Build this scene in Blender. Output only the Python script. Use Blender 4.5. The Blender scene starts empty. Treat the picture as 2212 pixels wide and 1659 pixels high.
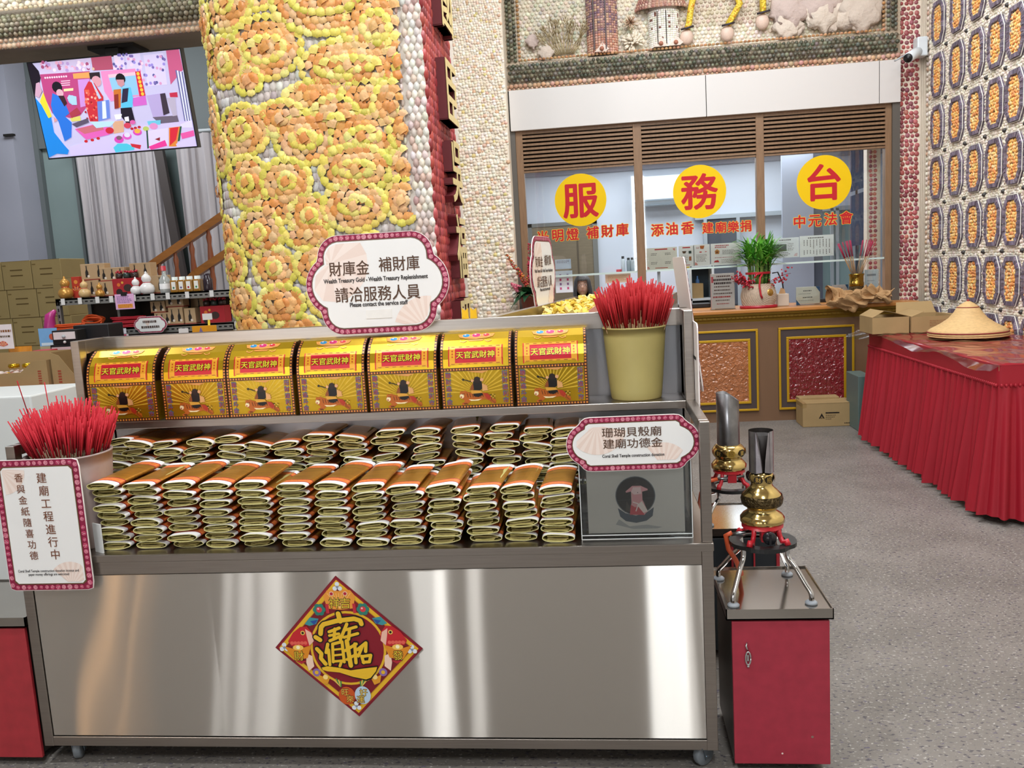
import bpy, bmesh, math, random
import numpy as np
from mathutils import Vector, Matrix, Euler
random.seed(7)
PI = math.pi
SC = bpy.context.scene
COL = SC.collection

# ------------------------------------------------------------------ camera
YAW, PITCH, ROLL, FPX, EYE = math.radians(-6.545), math.radians(7.773), math.radians(-3.290), 1832.7, 1.5
IW, IH = 2212.0, 1659.0
_cy, _sy, _cp, _sp, _cr, _sr = math.cos(YAW), math.sin(YAW), math.cos(PITCH), math.sin(PITCH), math.cos(ROLL), math.sin(ROLL)
FWD = Vector((_sy*_cp, _cy*_cp, -_sp))
_r0 = Vector((_cy, -_sy, 0)); _u0 = _r0.cross(FWD)
RGT = _r0*_cr + _u0*_sr
UPV = _u0*_cr - _r0*_sr
cam_data = bpy.data.cameras.new('camera')
cam_data.sensor_fit = 'HORIZONTAL'; cam_data.sensor_width = 36.0
cam_data.lens = 36.0*FPX/IW
cam_data.clip_start = 0.05; cam_data.clip_end = 100
cam = bpy.data.objects.new('camera', cam_data)
m = Matrix.Identity(4)
for i in range(3):
    m[i][0] = RGT[i]; m[i][1] = UPV[i]; m[i][2] = -FWD[i]
m[0][3], m[1][3], m[2][3] = 0, 0, EYE
cam.matrix_world = m
COL.objects.link(cam); SC.camera = cam

# ------------------------------------------------------------------ world, exposure
w = bpy.data.worlds.new('world'); SC.world = w; w.use_nodes = True
bg = w.node_tree.nodes['Background']
bg.inputs[0].default_value = (0.88, 0.94, 1.0, 1); bg.inputs[1].default_value = 0.95
SC.view_settings.view_transform = 'Standard'; SC.view_settings.look = 'None'
SC.view_settings.gamma = 1.0; SC.view_settings.use_curve_mapping = False
SC.view_settings.exposure = -0.02

# ------------------------------------------------------------------ area lights for unseen hall and office lamps
def area(name, loc, rot, sx, sy, power, col=(1, 1, 1)):
    d = bpy.data.lights.new(name, 'AREA'); d.shape = 'RECTANGLE'; d.size = sx; d.size_y = sy
    d.energy = power; d.color = col
    o = bpy.data.objects.new(name, d); o.location = loc; o.rotation_euler = rot
    COL.objects.link(o); return o
area('overhead_area_light', (-1.6, 1.2, 5.2), (0.18, 0, 0), .30, .5, 115, (.93, .97, 1))  # unseen lamp, kept narrow to draw a thin streak on the steel
area('overhead_area_light', (1.4, 3.4, 5.2), (0.1, 0, 0), 2.2, 1.2, 120, (.93, .97, 1))
area('overhead_area_light', (0.47, -1.6, 5.0), (0.5, 0, 0), .35, 1.2, 150, (.93, .97, 1))  # unseen lamp, placed to throw the right-hand streak on the steel
area('overhead_area_light', (-4.0, 4.2, 4.2), (0.2, 0, 0), 1.2, 1.0, 45, (.93, .97, 1))
area('office_area_light', (0.9, 10.0, 2.66), (0, 0, 0), 3.0, .8, 48, (.88, .94, 1))
area('office_area_light', (0.6, 8.5, 2.66), (0, 0, 0), 3.0, .6, 40, (.92, .95, 1))  # second office light, added near the glass to brighten the woman's face
area('overhead_area_light', (0.6, 5.6, 5.2), (-.1, 0, 0), 3.4, 1.0, 170, (.93, .97, 1))  # added overhead to brighten the back wall
area('shop_fill_light', (-4.4, 6.6, 3.9), (.35, 0, 0), 1.6, 0.8, 62, (.92, .96, 1))  # area light added to brighten the shop corner at left

# ------------------------------------------------------------------ helpers
def P(px, py, X=None, Y=None, Z=None):
    """point of the place seen at a pixel of the photograph, on the plane X=, Y= or Z="""
    d = FWD*FPX + RGT*(px-IW/2) + UPV*(IH/2-py)
    t = X/d.x if X is not None else (Y/d.y if Y is not None else (Z-EYE)/d.z)
    return Vector((0, 0, EYE)) + d*t

def lin(c):
    if isinstance(c, str):
        c = c.lstrip('#'); c = [int(c[i:i+2], 16)/255 for i in (0, 2, 4)]
    elif max(c) > 1.0: c = [v/255 for v in c]
    return tuple((v/12.92 if v <= .04045 else ((v+.055)/1.055)**2.4) for v in c[:3])

MATS = {}
def mat(name, col=None, rough=.5, metal=0.0, spec=.5, bump=0.0, bscale=60, var=0.0, vscale=8, attr=False,
        emit=0.0, coat=0.0, stretch=None, aniso=0.0, alpha=None, trans=0.0):
    if name in MATS: return MATS[name]
    mt = bpy.data.materials.new(name); mt.use_nodes = True; nt = mt.node_tree; N = nt.nodes; L = nt.links
    b = N['Principled BSDF']
    b.inputs['Roughness'].default_value = rough; b.inputs['Metallic'].default_value = metal
    b.inputs['Specular IOR Level'].default_value = spec
    b.inputs['Coat Weight'].default_value = coat
    b.inputs['Anisotropic'].default_value = aniso
    b.inputs['Transmission Weight'].default_value = trans
    if alpha is not None: b.inputs['Alpha'].default_value = alpha
    tc = N.new('ShaderNodeTexCoord')
    vec = tc.outputs['Object']
    if stretch:
        mp = N.new('ShaderNodeMapping'); mp.inputs['Scale'].default_value = stretch; L.new(vec, mp.inputs[0]); vec = mp.outputs[0]
    if attr:
        a = N.new('ShaderNodeVertexColor'); a.layer_name = 'col'; src = a.outputs[0]
    else:
        c = N.new('ShaderNodeRGB'); c.outputs[0].default_value = (*lin(col), 1); src = c.outputs[0]
    if var > 0:
        n = N.new('ShaderNodeTexNoise'); n.inputs['Scale'].default_value = vscale; n.inputs['Detail'].default_value = 5
        L.new(vec, n.inputs['Vector'])
        mr = N.new('ShaderNodeMapRange'); mr.inputs['From Min'].default_value = .3; mr.inputs['From Max'].default_value = .7
        mr.inputs['To Min'].default_value = 1-var; mr.inputs['To Max'].default_value = 1+var
        L.new(n.outputs[0], mr.inputs[0])
        mx = N.new('ShaderNodeMix'); mx.data_type = 'RGBA'; mx.blend_type = 'MULTIPLY'; mx.inputs[0].default_value = 1
        L.new(src, mx.inputs[6]); L.new(mr.outputs[0], mx.inputs[7]); src = mx.outputs[2]
    L.new(src, b.inputs['Base Color'])
    if emit > 0:
        L.new(src, b.inputs['Emission Color']); b.inputs['Emission Strength'].default_value = emit
    if bump > 0:
        n = N.new('ShaderNodeTexNoise'); n.inputs['Scale'].default_value = bscale; n.inputs['Detail'].default_value = 4
        L.new(vec, n.inputs['Vector'])
        bp = N.new('ShaderNodeBump'); bp.inputs['Strength'].default_value = bump; bp.inputs['Distance'].default_value = .01
        L.new(n.outputs[0], bp.inputs['Height']); L.new(bp.outputs[0], b.inputs['Normal'])
    MATS[name] = mt
    return mt

def thin_glass(name, tint=(.95, .98, 1), refl=.10, rough=.02):
    if name in MATS: return MATS[name]
    mt = bpy.data.materials.new(name); mt.use_nodes = True; nt = mt.node_tree; N = nt.nodes; L = nt.links
    N.remove(N['Principled BSDF'])
    t = N.new('ShaderNodeBsdfTransparent'); t.inputs[0].default_value = (*tint, 1)
    g = N.new('ShaderNodeBsdfGlossy'); g.inputs['Roughness'].default_value = rough
    fr = N.new('ShaderNodeFresnel'); fr.inputs[0].default_value = 1.45
    ml = N.new('ShaderNodeMath'); ml.operation = 'MULTIPLY_ADD'; ml.inputs[1].default_value = 1.0; ml.inputs[2].default_value = refl-.04
    ml.use_clamp = True
    mx = N.new('ShaderNodeMixShader')
    L.new(fr.outputs[0], ml.inputs[0]); L.new(ml.outputs[0], mx.inputs[0]); L.new(t.outputs[0], mx.inputs[1]); L.new(g.outputs[0], mx.inputs[2])
    L.new(mx.outputs[0], N['Material Output'].inputs[0])
    MATS[name] = mt; return mt

class MB:
    """collects shapes and links them as ONE mesh object"""
    def __init__(s):
        s.v = []; s.f = []; s.m = []; s.c = []; s.sm = []
        s.mi = 0; s.col = (1, 1, 1); s.smooth = False; s.M = None
    def mat(s, i): s.mi = i; return s
    def color(s, c): s.col = lin(c); return s
    def add(s, vs, fs, smooth=None, col=None, mi=None):
        o = len(s.v)
        if s.M is not None: vs = [s.M @ Vector(p) for p in vs]
        s.v += [tuple(p) for p in vs]
        sm = s.smooth if smooth is None else smooth
        c = s.col if col is None else lin(col)
        mi = s.mi if mi is None else mi
        for f in fs:
            s.f.append(tuple(i+o for i in f)); s.m.append(mi); s.c.append(c); s.sm.append(sm)
        return s
    def box(s, a, b, bev=0.0, **k):
        x0, y0, z0 = [min(a[i], b[i]) for i in range(3)]; x1, y1, z1 = [max(a[i], b[i]) for i in range(3)]
        if bev <= 0:
            vs = [(x, y, z) for z in (z0, z1) for y in (y0, y1) for x in (x0, x1)]
            return s.add(vs, [(0, 2, 3, 1), (4, 5, 7, 6), (0, 1, 5, 4), (2, 6, 7, 3), (0, 4, 6, 2), (1, 3, 7, 5)], **k)
        e = min(bev, (x1-x0)/2.01, (y1-y0)/2.01, (z1-z0)/2.01)
        bm = bmesh.new(); bmesh.ops.create_cube(bm, size=1)
        for v in bm.verts: v.co = Vector((x0+(v.co.x+.5)*(x1-x0), y0+(v.co.y+.5)*(y1-y0), z0+(v.co.z+.5)*(z1-z0)))
        bmesh.ops.bevel(bm, geom=bm.edges[:], offset=e, segments=2, affect='EDGES', profile=.5)
        return s.bm(bm, **k)
    def bm(s, bm, **k):
        bm.verts.ensure_lookup_table(); bm.verts.index_update()
        s.add([v.co.copy() for v in bm.verts], [[v.index for v in f.verts] for f in bm.faces], **k); bm.free(); return s
    def quad(s, a, b, c, d, **k): return s.add([a, b, c, d], [(0, 1, 2, 3)], **k)
    def prism(s, pts, vec, caps=True, **k):
        """closed polygon pts (3D) swept along vec"""
        n = len(pts); vec = Vector(vec)
        vs = [Vector(p) for p in pts]+[Vector(p)+vec for p in pts]
        fs = [(i, (i+1) % n, n+(i+1) % n, n+i) for i in range(n)]
        if caps: fs += [tuple(range(n))[::-1], tuple(range(n, 2*n))]
        return s.add(vs, fs, **k)
    def lathe(s, prof, c=(0, 0, 0), seg=24, axis='Z', sx=1, sy=1, **k):
        vs = []; fs = []; n = len(prof)
        for j in range(seg):
            a = 2*PI*j/seg
            for r, z in prof:
                x, y = r*math.cos(a)*sx, r*math.sin(a)*sy
                p = (x, y, z) if axis == 'Z' else ((x, z, y) if axis == 'Y' else (z, x, y))
                vs.append((c[0]+p[0], c[1]+p[1], c[2]+p[2]))
        for j in range(seg):
            for i in range(n-1):
                a, b = j*n+i, ((j+1) % seg)*n+i
                fs.append((a, b, b+1, a+1) if axis == 'Z' else (a, a+1, b+1, b))
        k.setdefault('smooth', True)
        return s.add(vs, fs, **k)
    def cyl(s, c, r, h, seg=20, axis='Z', r2=None, **k):
        r2 = r if r2 is None else r2
        return s.lathe([(0, 0), (r, 0), (r, 0), (r2, h), (r2, h), (0, h)], c, seg, axis, **k)
    def sphere(s, c, r, seg=14, sz=1.0, sx=1, sy=1, **k):
        pr = [(r*math.sin(PI*i/8), -r*sz*math.cos(PI*i/8)) for i in range(9)]
        return s.lathe(pr, c, seg, 'Z', sx, sy, **k)
    def tube(s, pts, r, seg=8, caps=True, rs=None, flat=None, **k):
        pts = [Vector(p) for p in pts]; n = len(pts); vs = []; fs = []
        up = Vector((0, 0, 1)); prev = None
        for i, p in enumerate(pts):
            t = (pts[min(i+1, n-1)]-pts[max(i-1, 0)]).normalized()
            if prev is None:
                a = t.cross(up)
                if a.length < .05: a = t.cross(Vector((0, 1, 0)))
                a.normalize()
            else:
                a = prev - t*prev.dot(t)
                a = a.normalized() if a.length > 1e-6 else t.orthogonal().normalized()
            prev = a; b = t.cross(a)
            rr = rs[i] if rs else r
            for j in range(seg):
                w_ = 2*PI*j/seg
                vs.append(p + a*(rr*math.cos(w_)) + b*(rr*(flat or 1)*math.sin(w_)))
        for i in range(n-1):
            for j in range(seg):
                fs.append((i*seg+j, i*seg+(j+1) % seg, (i+1)*seg+(j+1) % seg, (i+1)*seg+j))
        if caps: fs += [tuple(range(seg))[::-1], tuple(range((n-1)*seg, n*seg))]
        k.setdefault('smooth', True)
        return s.add(vs, fs, **k)
    def bar(s, a, b, w_, h, up=(0, 0, 1), **k):
        """square bar from a to b"""
        a = Vector(a); b = Vector(b); t = (b-a).normalized(); u = Vector(up)
        r = t.cross(u)
        if r.length < .01: r = t.cross(Vector((0, 1, 0)))
        r.normalize(); u = r.cross(t)
        q = [a-r*w_/2-u*h/2, a+r*w_/2-u*h/2, a+r*w_/2+u*h/2, a-r*w_/2+u*h/2]
        return s.prism(q, b-a, **k)
    def grid(s, fn, nu, nv, **k):
        vs = [fn(i/nu, j/nv) for j in range(nv+1) for i in range(nu+1)]
        fs = [(j*(nu+1)+i, j*(nu+1)+i+1, (j+1)*(nu+1)+i+1, (j+1)*(nu+1)+i) for j in range(nv) for i in range(nu)]
        k.setdefault('smooth', True)
        return s.add(vs, fs, **k)
    def build(s, name, mats, parent=None, world=False):
        me = bpy.data.meshes.new(name)
        v = np.array(s.v, dtype=np.float32).reshape(-1, 3)
        if world and parent is not None: v = v - np.array(parent.location, dtype=np.float32)
        me.from_pydata(v.tolist(), [], s.f)
        if not isinstance(mats, (list, tuple)): mats = [mats]
        for mm in mats: me.materials.append(mm)
        me.polygons.foreach_set('material_index', s.m)
        me.polygons.foreach_set('use_smooth', s.sm)
        if any(mm.name in ATTR for mm in mats):
            at = me.color_attributes.new('col', 'FLOAT_COLOR', 'CORNER')
            cnt = [len(f) for f in s.f]
            arr = np.repeat(np.array([(*c, 1) for c in s.c], dtype=np.float32), cnt, axis=0)
            at.data.foreach_set('color', arr.ravel())
        me.update()
        o = bpy.data.objects.new(name, me); COL.objects.link(o)
        if parent is not None: o.parent = parent
        return o
ATTR = set()
def amat(name, **k):
    mt = mat(name, attr=True, **k); ATTR.add(mt.name); return mt

def tag(o, label, cat, group=None, kind=None):
    o['label'] = label; o['category'] = cat
    if group: o['group'] = group
    if kind: o['kind'] = kind
    return o
def thing(name, label, cat, loc=(0, 0, 0), rz=0, group=None):
    o = bpy.data.objects.new(name, None); COL.objects.link(o); o.empty_display_size = .05
    o.location = loc; o.rotation_euler = (0, 0, rz); tag(o, label, cat, group); return o
def struct(o, label=None):
    o['kind'] = 'structure'
    if label: o['label'] = label
    return o
def dup(root, loc, rot=None, label=None, group=None, scale=None):
    r = root.copy(); COL.objects.link(r); r.location = loc
    if rot is not None: r.rotation_euler = rot
    if scale is not None: r.scale = scale
    if label: r['label'] = label
    if group: r['group'] = group
    for ch in list(root.children):
        c = ch.copy(); COL.objects.link(c); c.parent = r
        for g in list(ch.children):
            d = g.copy(); COL.objects.link(d); d.parent = c
    return r

# ------------------------------------------------------------------ lettering and flat print
_tx = {}
def text_geo(s, offset=0.0, extrude=0.0):
    key = (s, offset, extrude)
    if key not in _tx:
        c = bpy.data.curves.new('t', 'FONT'); c.body = s; c.offset = offset; c.extrude = extrude; c.resolution_u = 3
        o = bpy.data.objects.new('t', c); me = bpy.data.meshes.new_from_object(o)
        v = np.array([tuple(p.co) for p in me.vertices]) if len(me.vertices) else np.zeros((0, 3))
        f = [tuple(p.vertices) for p in me.polygons]
        bpy.data.objects.remove(o); bpy.data.curves.remove(c); bpy.data.meshes.remove(me)
        _tx[key] = (v, f)
    return _tx[key]

class Flat:
    """flat print on a surface: origin o, axes u (right) v (up) n (towards the reader)"""
    def __init__(s, mb, o, u, v, lift=.0006):
        s.mb = mb; s.o = Vector(o); s.u = Vector(u).normalized(); s.v = Vector(v).normalized(); s.n = s.u.cross(s.v); s.l = lift
        s.k = 0
    def p(s, x, y, z=0.0): return s.o + s.u*x + s.v*y + s.n*z
    def poly(s, pts, col=None, lay=1, **k):
        s.k = (s.k+1) % 48
        s.mb.add([s.p(x, y, lay*s.l+s.k*s.l*.018) for x, y in pts], [tuple(range(len(pts)))], col=col, smooth=False, **k)
    def rect(s, x0, y0, x1, y1, col=None, lay=1, **k): s.poly([(x0, y0), (x1, y0), (x1, y1), (x0, y1)], col, lay, **k)
    def disc(s, x, y, r, col=None, lay=1, n=14, ry=None, rot=0, **k):
        ry = r if ry is None else ry
        c, t = math.cos(rot), math.sin(rot); pts = []
        for i in range(n):
            a = 2*PI*i/n; dx, dy = r*math.cos(a), ry*math.sin(a)
            pts.append((x+dx*c-dy*t, y+dx*t+dy*c))
        s.poly(pts, col, lay, **k)
    def line(s, pts, w_, col=None, lay=1, **k):
        for (x0, y0), (x1, y1) in zip(pts[:-1], pts[1:]):
            d = math.hypot(x1-x0, y1-y0) or 1; ex, ey = (y0-y1)/d*w_/2, (x1-x0)/d*w_/2
            s.poly([(x0-ex, y0-ey), (x1-ex, y1-ey), (x1+ex, y1+ey), (x0+ex, y0+ey)], col, lay, **k)
    def text(s, t, x, y, h, col=None, lay=2, w_=None, offset=0.0, extrude=0.0, align='C', rot=0, **k):
        """text centred at x, y with line height h (CJK em); w_ squeezes the whole string to a width"""
        v, f = text_geo(t, 0.0, extrude)
        if not len(v): return
        v = v.copy(); lo, hi = v.min(0), v.max(0)
        cx = (lo[0]+hi[0])/2; cyy = .38
        sx = h if w_ is None else w_/max(1e-6, hi[0]-lo[0])
        ox = 0 if align == 'C' else (cx-lo[0] if align == 'L' else cx-hi[0])
        X = (v[:, 0]-cx+ox)*sx; Y = (v[:, 1]-cyy)*h
        c, q = math.cos(rot), math.sin(rot); rad = offset*h*.8
        nb = 1 if rad == 0 else (8 if offset > .04 else 6)
        for i in range(nb):      # thicken by laying the same glyph in a small ring
            ex, ey = (0, 0) if nb == 1 else (rad*math.cos(2*PI*i/nb), rad*math.sin(2*PI*i/nb))
            s.mb.add([s.p(x+a*c-b*q+ex, y+a*q+b*c+ey, lay*s.l+(zz+extrude)*h+i*.00001) for a, b, zz in zip(X, Y, v[:, 2])], f, col=col, smooth=False, **k)

def stamp(name, mats, centers, nrm, tang, rx, ry, hh, cols, parent=None, shape='dome', base=None, world=True):
    """many pebbles or shells as one mesh: numpy arrays of centres, normals, tangents, radii, heights, colours"""
    c = np.asarray(centers, float); n = np.asarray(nrm, float); t = np.asarray(tang, float)
    b = np.cross(n, t)
    if shape == 'dome':
        ang = np.arange(8)*2*PI/8
        ring = lambda r, h: [(r*math.cos(a), r*math.sin(a), h) for a in ang]
        tv = ring(1, -.15)+ring(.86, .5)+ring(.5, .87)+[(0, 0, 1)]
        tf = [(i, (i+1) % 8, 8+(i+1) % 8, 8+i) for i in range(8)]+[(8+i, 8+(i+1) % 8, 16+(i+1) % 8, 16+i) for i in range(8)]
        tri = [(16+i, 16+(i+1) % 8, 24) for i in range(8)]
        dark = None
    else:  # fan shell: hinge at -x, broad scalloped rim at +x
        K = 9; tv = [(-1, 0, .3)]; tf = []; tri = []
        for lvl, (r, h) in enumerate(((.55, 1.0), (.85, .75), (1, .05))):
            for i in range(K):
                a = (i/(K-1)-.5)*2.0
                rr = r*(1.0 if i % 2 == 0 else .93)
                x = -1 + 2*rr*math.cos(a)*1.0; y = 2*rr*math.sin(a)*.64
                tv.append((x, y, h*(1 if i % 2 == 0 else .72)*(1-.55*abs(i/(K-1)-.5))-(.0 if lvl < 2 else .1)))
        tri = [(0, 1+i, 2+i) for i in range(K-1)]
        for l in range(2):
            for i in range(K-1):
                a0 = 1+l*K+i; tf.append((a0, a0+K, a0+K+1, a0+1))
        tri = [(a, b_, c_) for a, b_, c_ in tri]
    tv = np.array(tv); nv = len(tv); N = len(c)
    rx = np.broadcast_to(rx, N); ry = np.broadcast_to(ry, N); hh = np.broadcast_to(hh, N)
    V = (c[:, None, :] + t[:, None, :]*(tv[None, :, 0, None]*rx[:, None, None]) + b[:, None, :]*(tv[None, :, 1, None]*ry[:, None, None])
         + n[:, None, :]*(tv[None, :, 2, None]*hh[:, None, None]))
    off = (np.arange(N)*nv)[:, None, None]
    Q = (np.array(tf)[None]+off).reshape(-1, 4); T = (np.array(tri)[None]+off).reshape(-1, 3)
    V = V.reshape(-1, 3)
    bv = []; bf = []; bc = []
    if base is not None: bv, bf, bc = base.v, base.f, base.c
    nb = len(bv)
    allv = np.concatenate([np.array(bv, float).reshape(-1, 3), V]) if nb else V
    if world and parent is not None: allv = allv-np.array(parent.location)
    loops = [np.array([i for f in bf for i in f], dtype=np.int64), (Q+nb).ravel(), (T+nb).ravel()]
    tot = np.concatenate([np.array([len(f) for f in bf], dtype=np.int64), np.full(len(Q), 4), np.full(len(T), 3)])
    L = np.concatenate(loops)
    me = bpy.data.meshes.new(name)
    me.vertices.add(len(allv)); me.vertices.foreach_set('co', allv.astype(np.float32).ravel())
    me.loops.add(len(L)); me.loops.foreach_set('vertex_index', L.astype(np.int32))
    me.polygons.add(len(tot)); st = np.concatenate([[0], np.cumsum(tot)[:-1]])
    me.polygons.foreach_set('loop_start', st.astype(np.int32)); me.polygons.foreach_set('loop_total', tot.astype(np.int32))
    sm = np.ones(len(tot), dtype=bool); sm[:len(bf)] = False
    me.polygons.foreach_set('use_smooth', sm)
    me.update(calc_edges=True)
    if not isinstance(mats, (list, tuple)): mats = [mats]
    for mm in mats: me.materials.append(mm)
    at = me.color_attributes.new('col', 'FLOAT_COLOR', 'CORNER')
    cc = np.asarray(cols, float)
    pc = np.concatenate([np.array(bc, float).reshape(-1, 3), np.repeat(cc, len(tf), 0), np.repeat(cc, len(tri), 0)])
    arr = np.repeat(np.concatenate([pc, np.ones((len(pc), 1))], 1), tot, 0).astype(np.float32)
    at.data.foreach_set('color', arr.ravel())
    me.validate(); me.update()
    o = bpy.data.objects.new(name, me); COL.objects.link(o)
    if parent is not None: o.parent = parent
    return o

def scatter(w_, h, r, rnd, rmin=None):
    """jittered hexagonal packing in a w x h rectangle: x, y, radius"""
    out = []; dy = r*1.72; j = 0; y = r*.4
    while y < h:
        x = (r if j % 2 else 0)
        while x < w_:
            out.append((x+rnd.uniform(-.25, .25)*r, y+rnd.uniform(-.25, .25)*r, r*rnd.uniform(.72, 1.12)))
            x += 2*r
        y += dy; j += 1
    return out
def pick(pal, rnd, jit=.06):
    c = lin(rnd.choice(pal)); k = 1+rnd.uniform(-jit, jit)*2
    return tuple(max(0, v*k*(1+rnd.uniform(-jit, jit))) for v in c)

# common materials
STEEL = mat('brushed_steel', '#a8a099', rough=.28, metal=1, var=.06, vscale=3, stretch=(2, 2, 60), aniso=.6)
STEELP = mat('polished_steel', '#b9b4ae', rough=.14, metal=1, var=.05, vscale=5)
CHROME = mat('chrome', '#d2d2d4', rough=.08, metal=1)
DARK = mat('dark_void', '#14110f', rough=.8)
PRINT = amat('print', rough=.45, spec=.3)
GLOSSP = amat('gloss_print', rough=.22, spec=.5)
SHELL = amat('shell', rough=.42, spec=.45, var=.10, vscale=120)
PLAST = amat('plastic', rough=.35)
PAPER = amat('paper', rough=.8, spec=.15, var=.03, vscale=30)
KRAFT = mat('kraft_cardboard', '#a48a62', rough=.85, spec=.1, var=.07, vscale=6)
WHITE = mat('white_paint', '#e4e2df', rough=.55)
# ================================================================== SETTING
rnd = random.Random(11)
# floor: speckled grey vinyl
def floor_mat():
    mt = bpy.data.materials.new('speckled_vinyl_floor'); mt.use_nodes = True; N = mt.node_tree.nodes; L = mt.node_tree.links
    b = N['Principled BSDF']; b.inputs['Roughness'].default_value = .45; b.inputs['Specular IOR Level'].default_value = .35
    tc = N.new('ShaderNodeTexCoord')
    def noise(sc, sx=1, sy=1, det=2):
        mp = N.new('ShaderNodeMapping'); mp.inputs['Scale'].default_value = (sx, sy, 1); L.new(tc.outputs['Object'], mp.inputs[0])
        n = N.new('ShaderNodeTexNoise'); n.inputs['Scale'].default_value = sc; n.inputs['Detail'].default_value = det; L.new(mp.outputs[0], n.inputs['Vector']); return n.outputs[0]
    def ramp(src, a, b_, c0, c1):
        r = N.new('ShaderNodeValToRGB'); r.color_ramp.elements[0].position = a; r.color_ramp.elements[1].position = b_
        r.color_ramp.elements[0].color = (*lin(c0), 1); r.color_ramp.elements[1].color = (*lin(c1), 1); L.new(src, r.inputs[0]); return r.outputs[0]
    def mix(f, a, c):
        m_ = N.new('ShaderNodeMix'); m_.data_type = 'RGBA'; L.new(f, m_.inputs[0]); L.new(a, m_.inputs[6])
        if isinstance(c, str): m_.inputs[7].default_value = (*lin(c), 1)
        else: L.new(c, m_.inputs[7])
        return m_.outputs[2]
    base = ramp(noise(3, det=5), .35, .65, '#6f6a64', '#7e7872')
    dk = ramp(noise(95, .55, 1), .60, .66, '#000000', '#ffffff')
    lt = ramp(noise(120, .6, 1), .62, .68, '#000000', '#ffffff')
    pu = ramp(noise(70, .5, 1.2), .66, .70, '#000000', '#ffffff')
    c = mix(dk, base, '#47434a'); c = mix(lt, c, '#aba6a0'); c = mix(pu, c, '#595266')
    L.new(c, b.inputs['Base Color'])
    return mt
g = MB(); g.box((-7, -6, -.1), (4.2, 12, 0)); struct(g.build('floor', floor_mat()))

PLASTER = mat('grey_blue_plaster', '#8f979c', rough=.75, var=.06, vscale=2.5)
PLASTER2 = mat('grey_green_plaster', '#7f908f', rough=.7, var=.05, vscale=2)
OFFW = mat('office_white_wall', '#d3d6de', rough=.7)
CREAMW = mat('cream_cement', '#ece0cd', rough=.9, bump=.3, bscale=90)
FASC = mat('fascia_white_panel', '#d6d2cf', rough=.35)
WOODF = mat('brown_wood_grain_frame', '#86674b', rough=.45, var=.12, vscale=10, stretch=(6, 6, .7))
WOODD = mat('dark_grey_frame', '#5b5650', rough=.5)

# unseen wall behind the camera, plus added glowing strips that streak the cart panel
STREAK = mat('streak_glow', '#f4f6f8', rough=.3, emit=11.0)  # emissive only to draw pale streaks on the brushed steel
STREAKW = mat('warm_streak_glow', '#ffc98e', rough=.3, emit=9.0)  # emissive only to draw warm streaks on the brushed steel
HALL = mat('hall_wall', '#85807b', rough=.8)
g = MB(); g.box((-7, -6.2, 0), (4.2, -6, 5.4)); struct(g.build('wall_front', HALL))
def streak_strip(n, x, w_, z0, z1, mt):  # added emissive strip in a frame, shaped to streak the cart panel
    f = MB(); f.box((x-w_/2-.06, -6, z0-.06), (x+w_/2+.06, -5.94, z1+.06)); o = struct(f.build('window_%d' % n, mat('alu_frame', '#b5b5b3', rough=.4, metal=.6)))
    p_ = MB(); p_.box((x-w_/2, -5.94, z0), (x+w_/2, -5.93, z1)); p_.build('pane', mt, o)
for n, (x, w_, mt) in enumerate(((-6.5, .20, STREAKW), (-6.1, .07, STREAKW), (-5.05, .10, STREAK), (-4.80, .16, STREAK), (-4.46, .28, STREAK), (-3.62, .09, STREAK), (-3.40, .09, STREAK), (-2.22, .16, STREAK), (-1.78, .16, STREAK), (.84, .13, STREAK), (1.06, .06, STREAK))):  # positions and widths chosen for the streaks on the cart panel
    streak_strip(n+4, x, w_, .15, 3.6, mt)

# back wall: pier of small shells left of the office, wall over the office, plain wall at left
g = MB()
g.box((-7.0, 8.25, 0), (-2.2, 8.45, 5.4), mi=0)
g.box((-2.6, 7.8, 0), (-.80, 8.4, 5.4), mi=1)
g.box((-.80, 8.05, 3.09), (2.62, 8.4, 5.4), mi=1)
g.box((2.615, 8.0, 0), (2.95, 8.4, 5.4), mi=1)
WB = struct(g.build('wall_back', [PLASTER2, CREAMW]))
# pebble and shell dressing
pal = ['#f0e4d0', '#ebdcc6', '#f4ebdc', '#e6d3ba', '#efdecd', '#f6efe3', '#e6d3c0']
acc = ['#e6bfa8', '#e0b896', '#decb8a', '#d6cbb6']
C = []; NRM = []; T = []; RX = []; H = []; CO = []
z = 0.9
while z < 4.0:
    r = .023 - .0035*(z-1.2)
    x = -1.75
    while x < -.81:
        rr = r*rnd.choice((.55, .8, .95, 1.0, 1.12)); C.append((x+rnd.uniform(-.3, .3)*r, 7.8, z+rnd.uniform(-.35, .35)*r)); RX.append(rr); H.append(rr*.62)
        CO.append(pick(acc if rnd.random() < .09 else pal, rnd, .05)); x += 1.62*r
    z += 1.45*r
for i in range(80):
    zz = .9+i*.034
    for yy in (7.82, 7.86, 7.90):
        pass
n_ = len(C); NRM = [(0, -1, 0)]*n_; T = [(1, 0, 0)]*n_
stamp('shell_dressing', SHELL, C, NRM, T, RX, RX, H, CO, WB)
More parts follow.
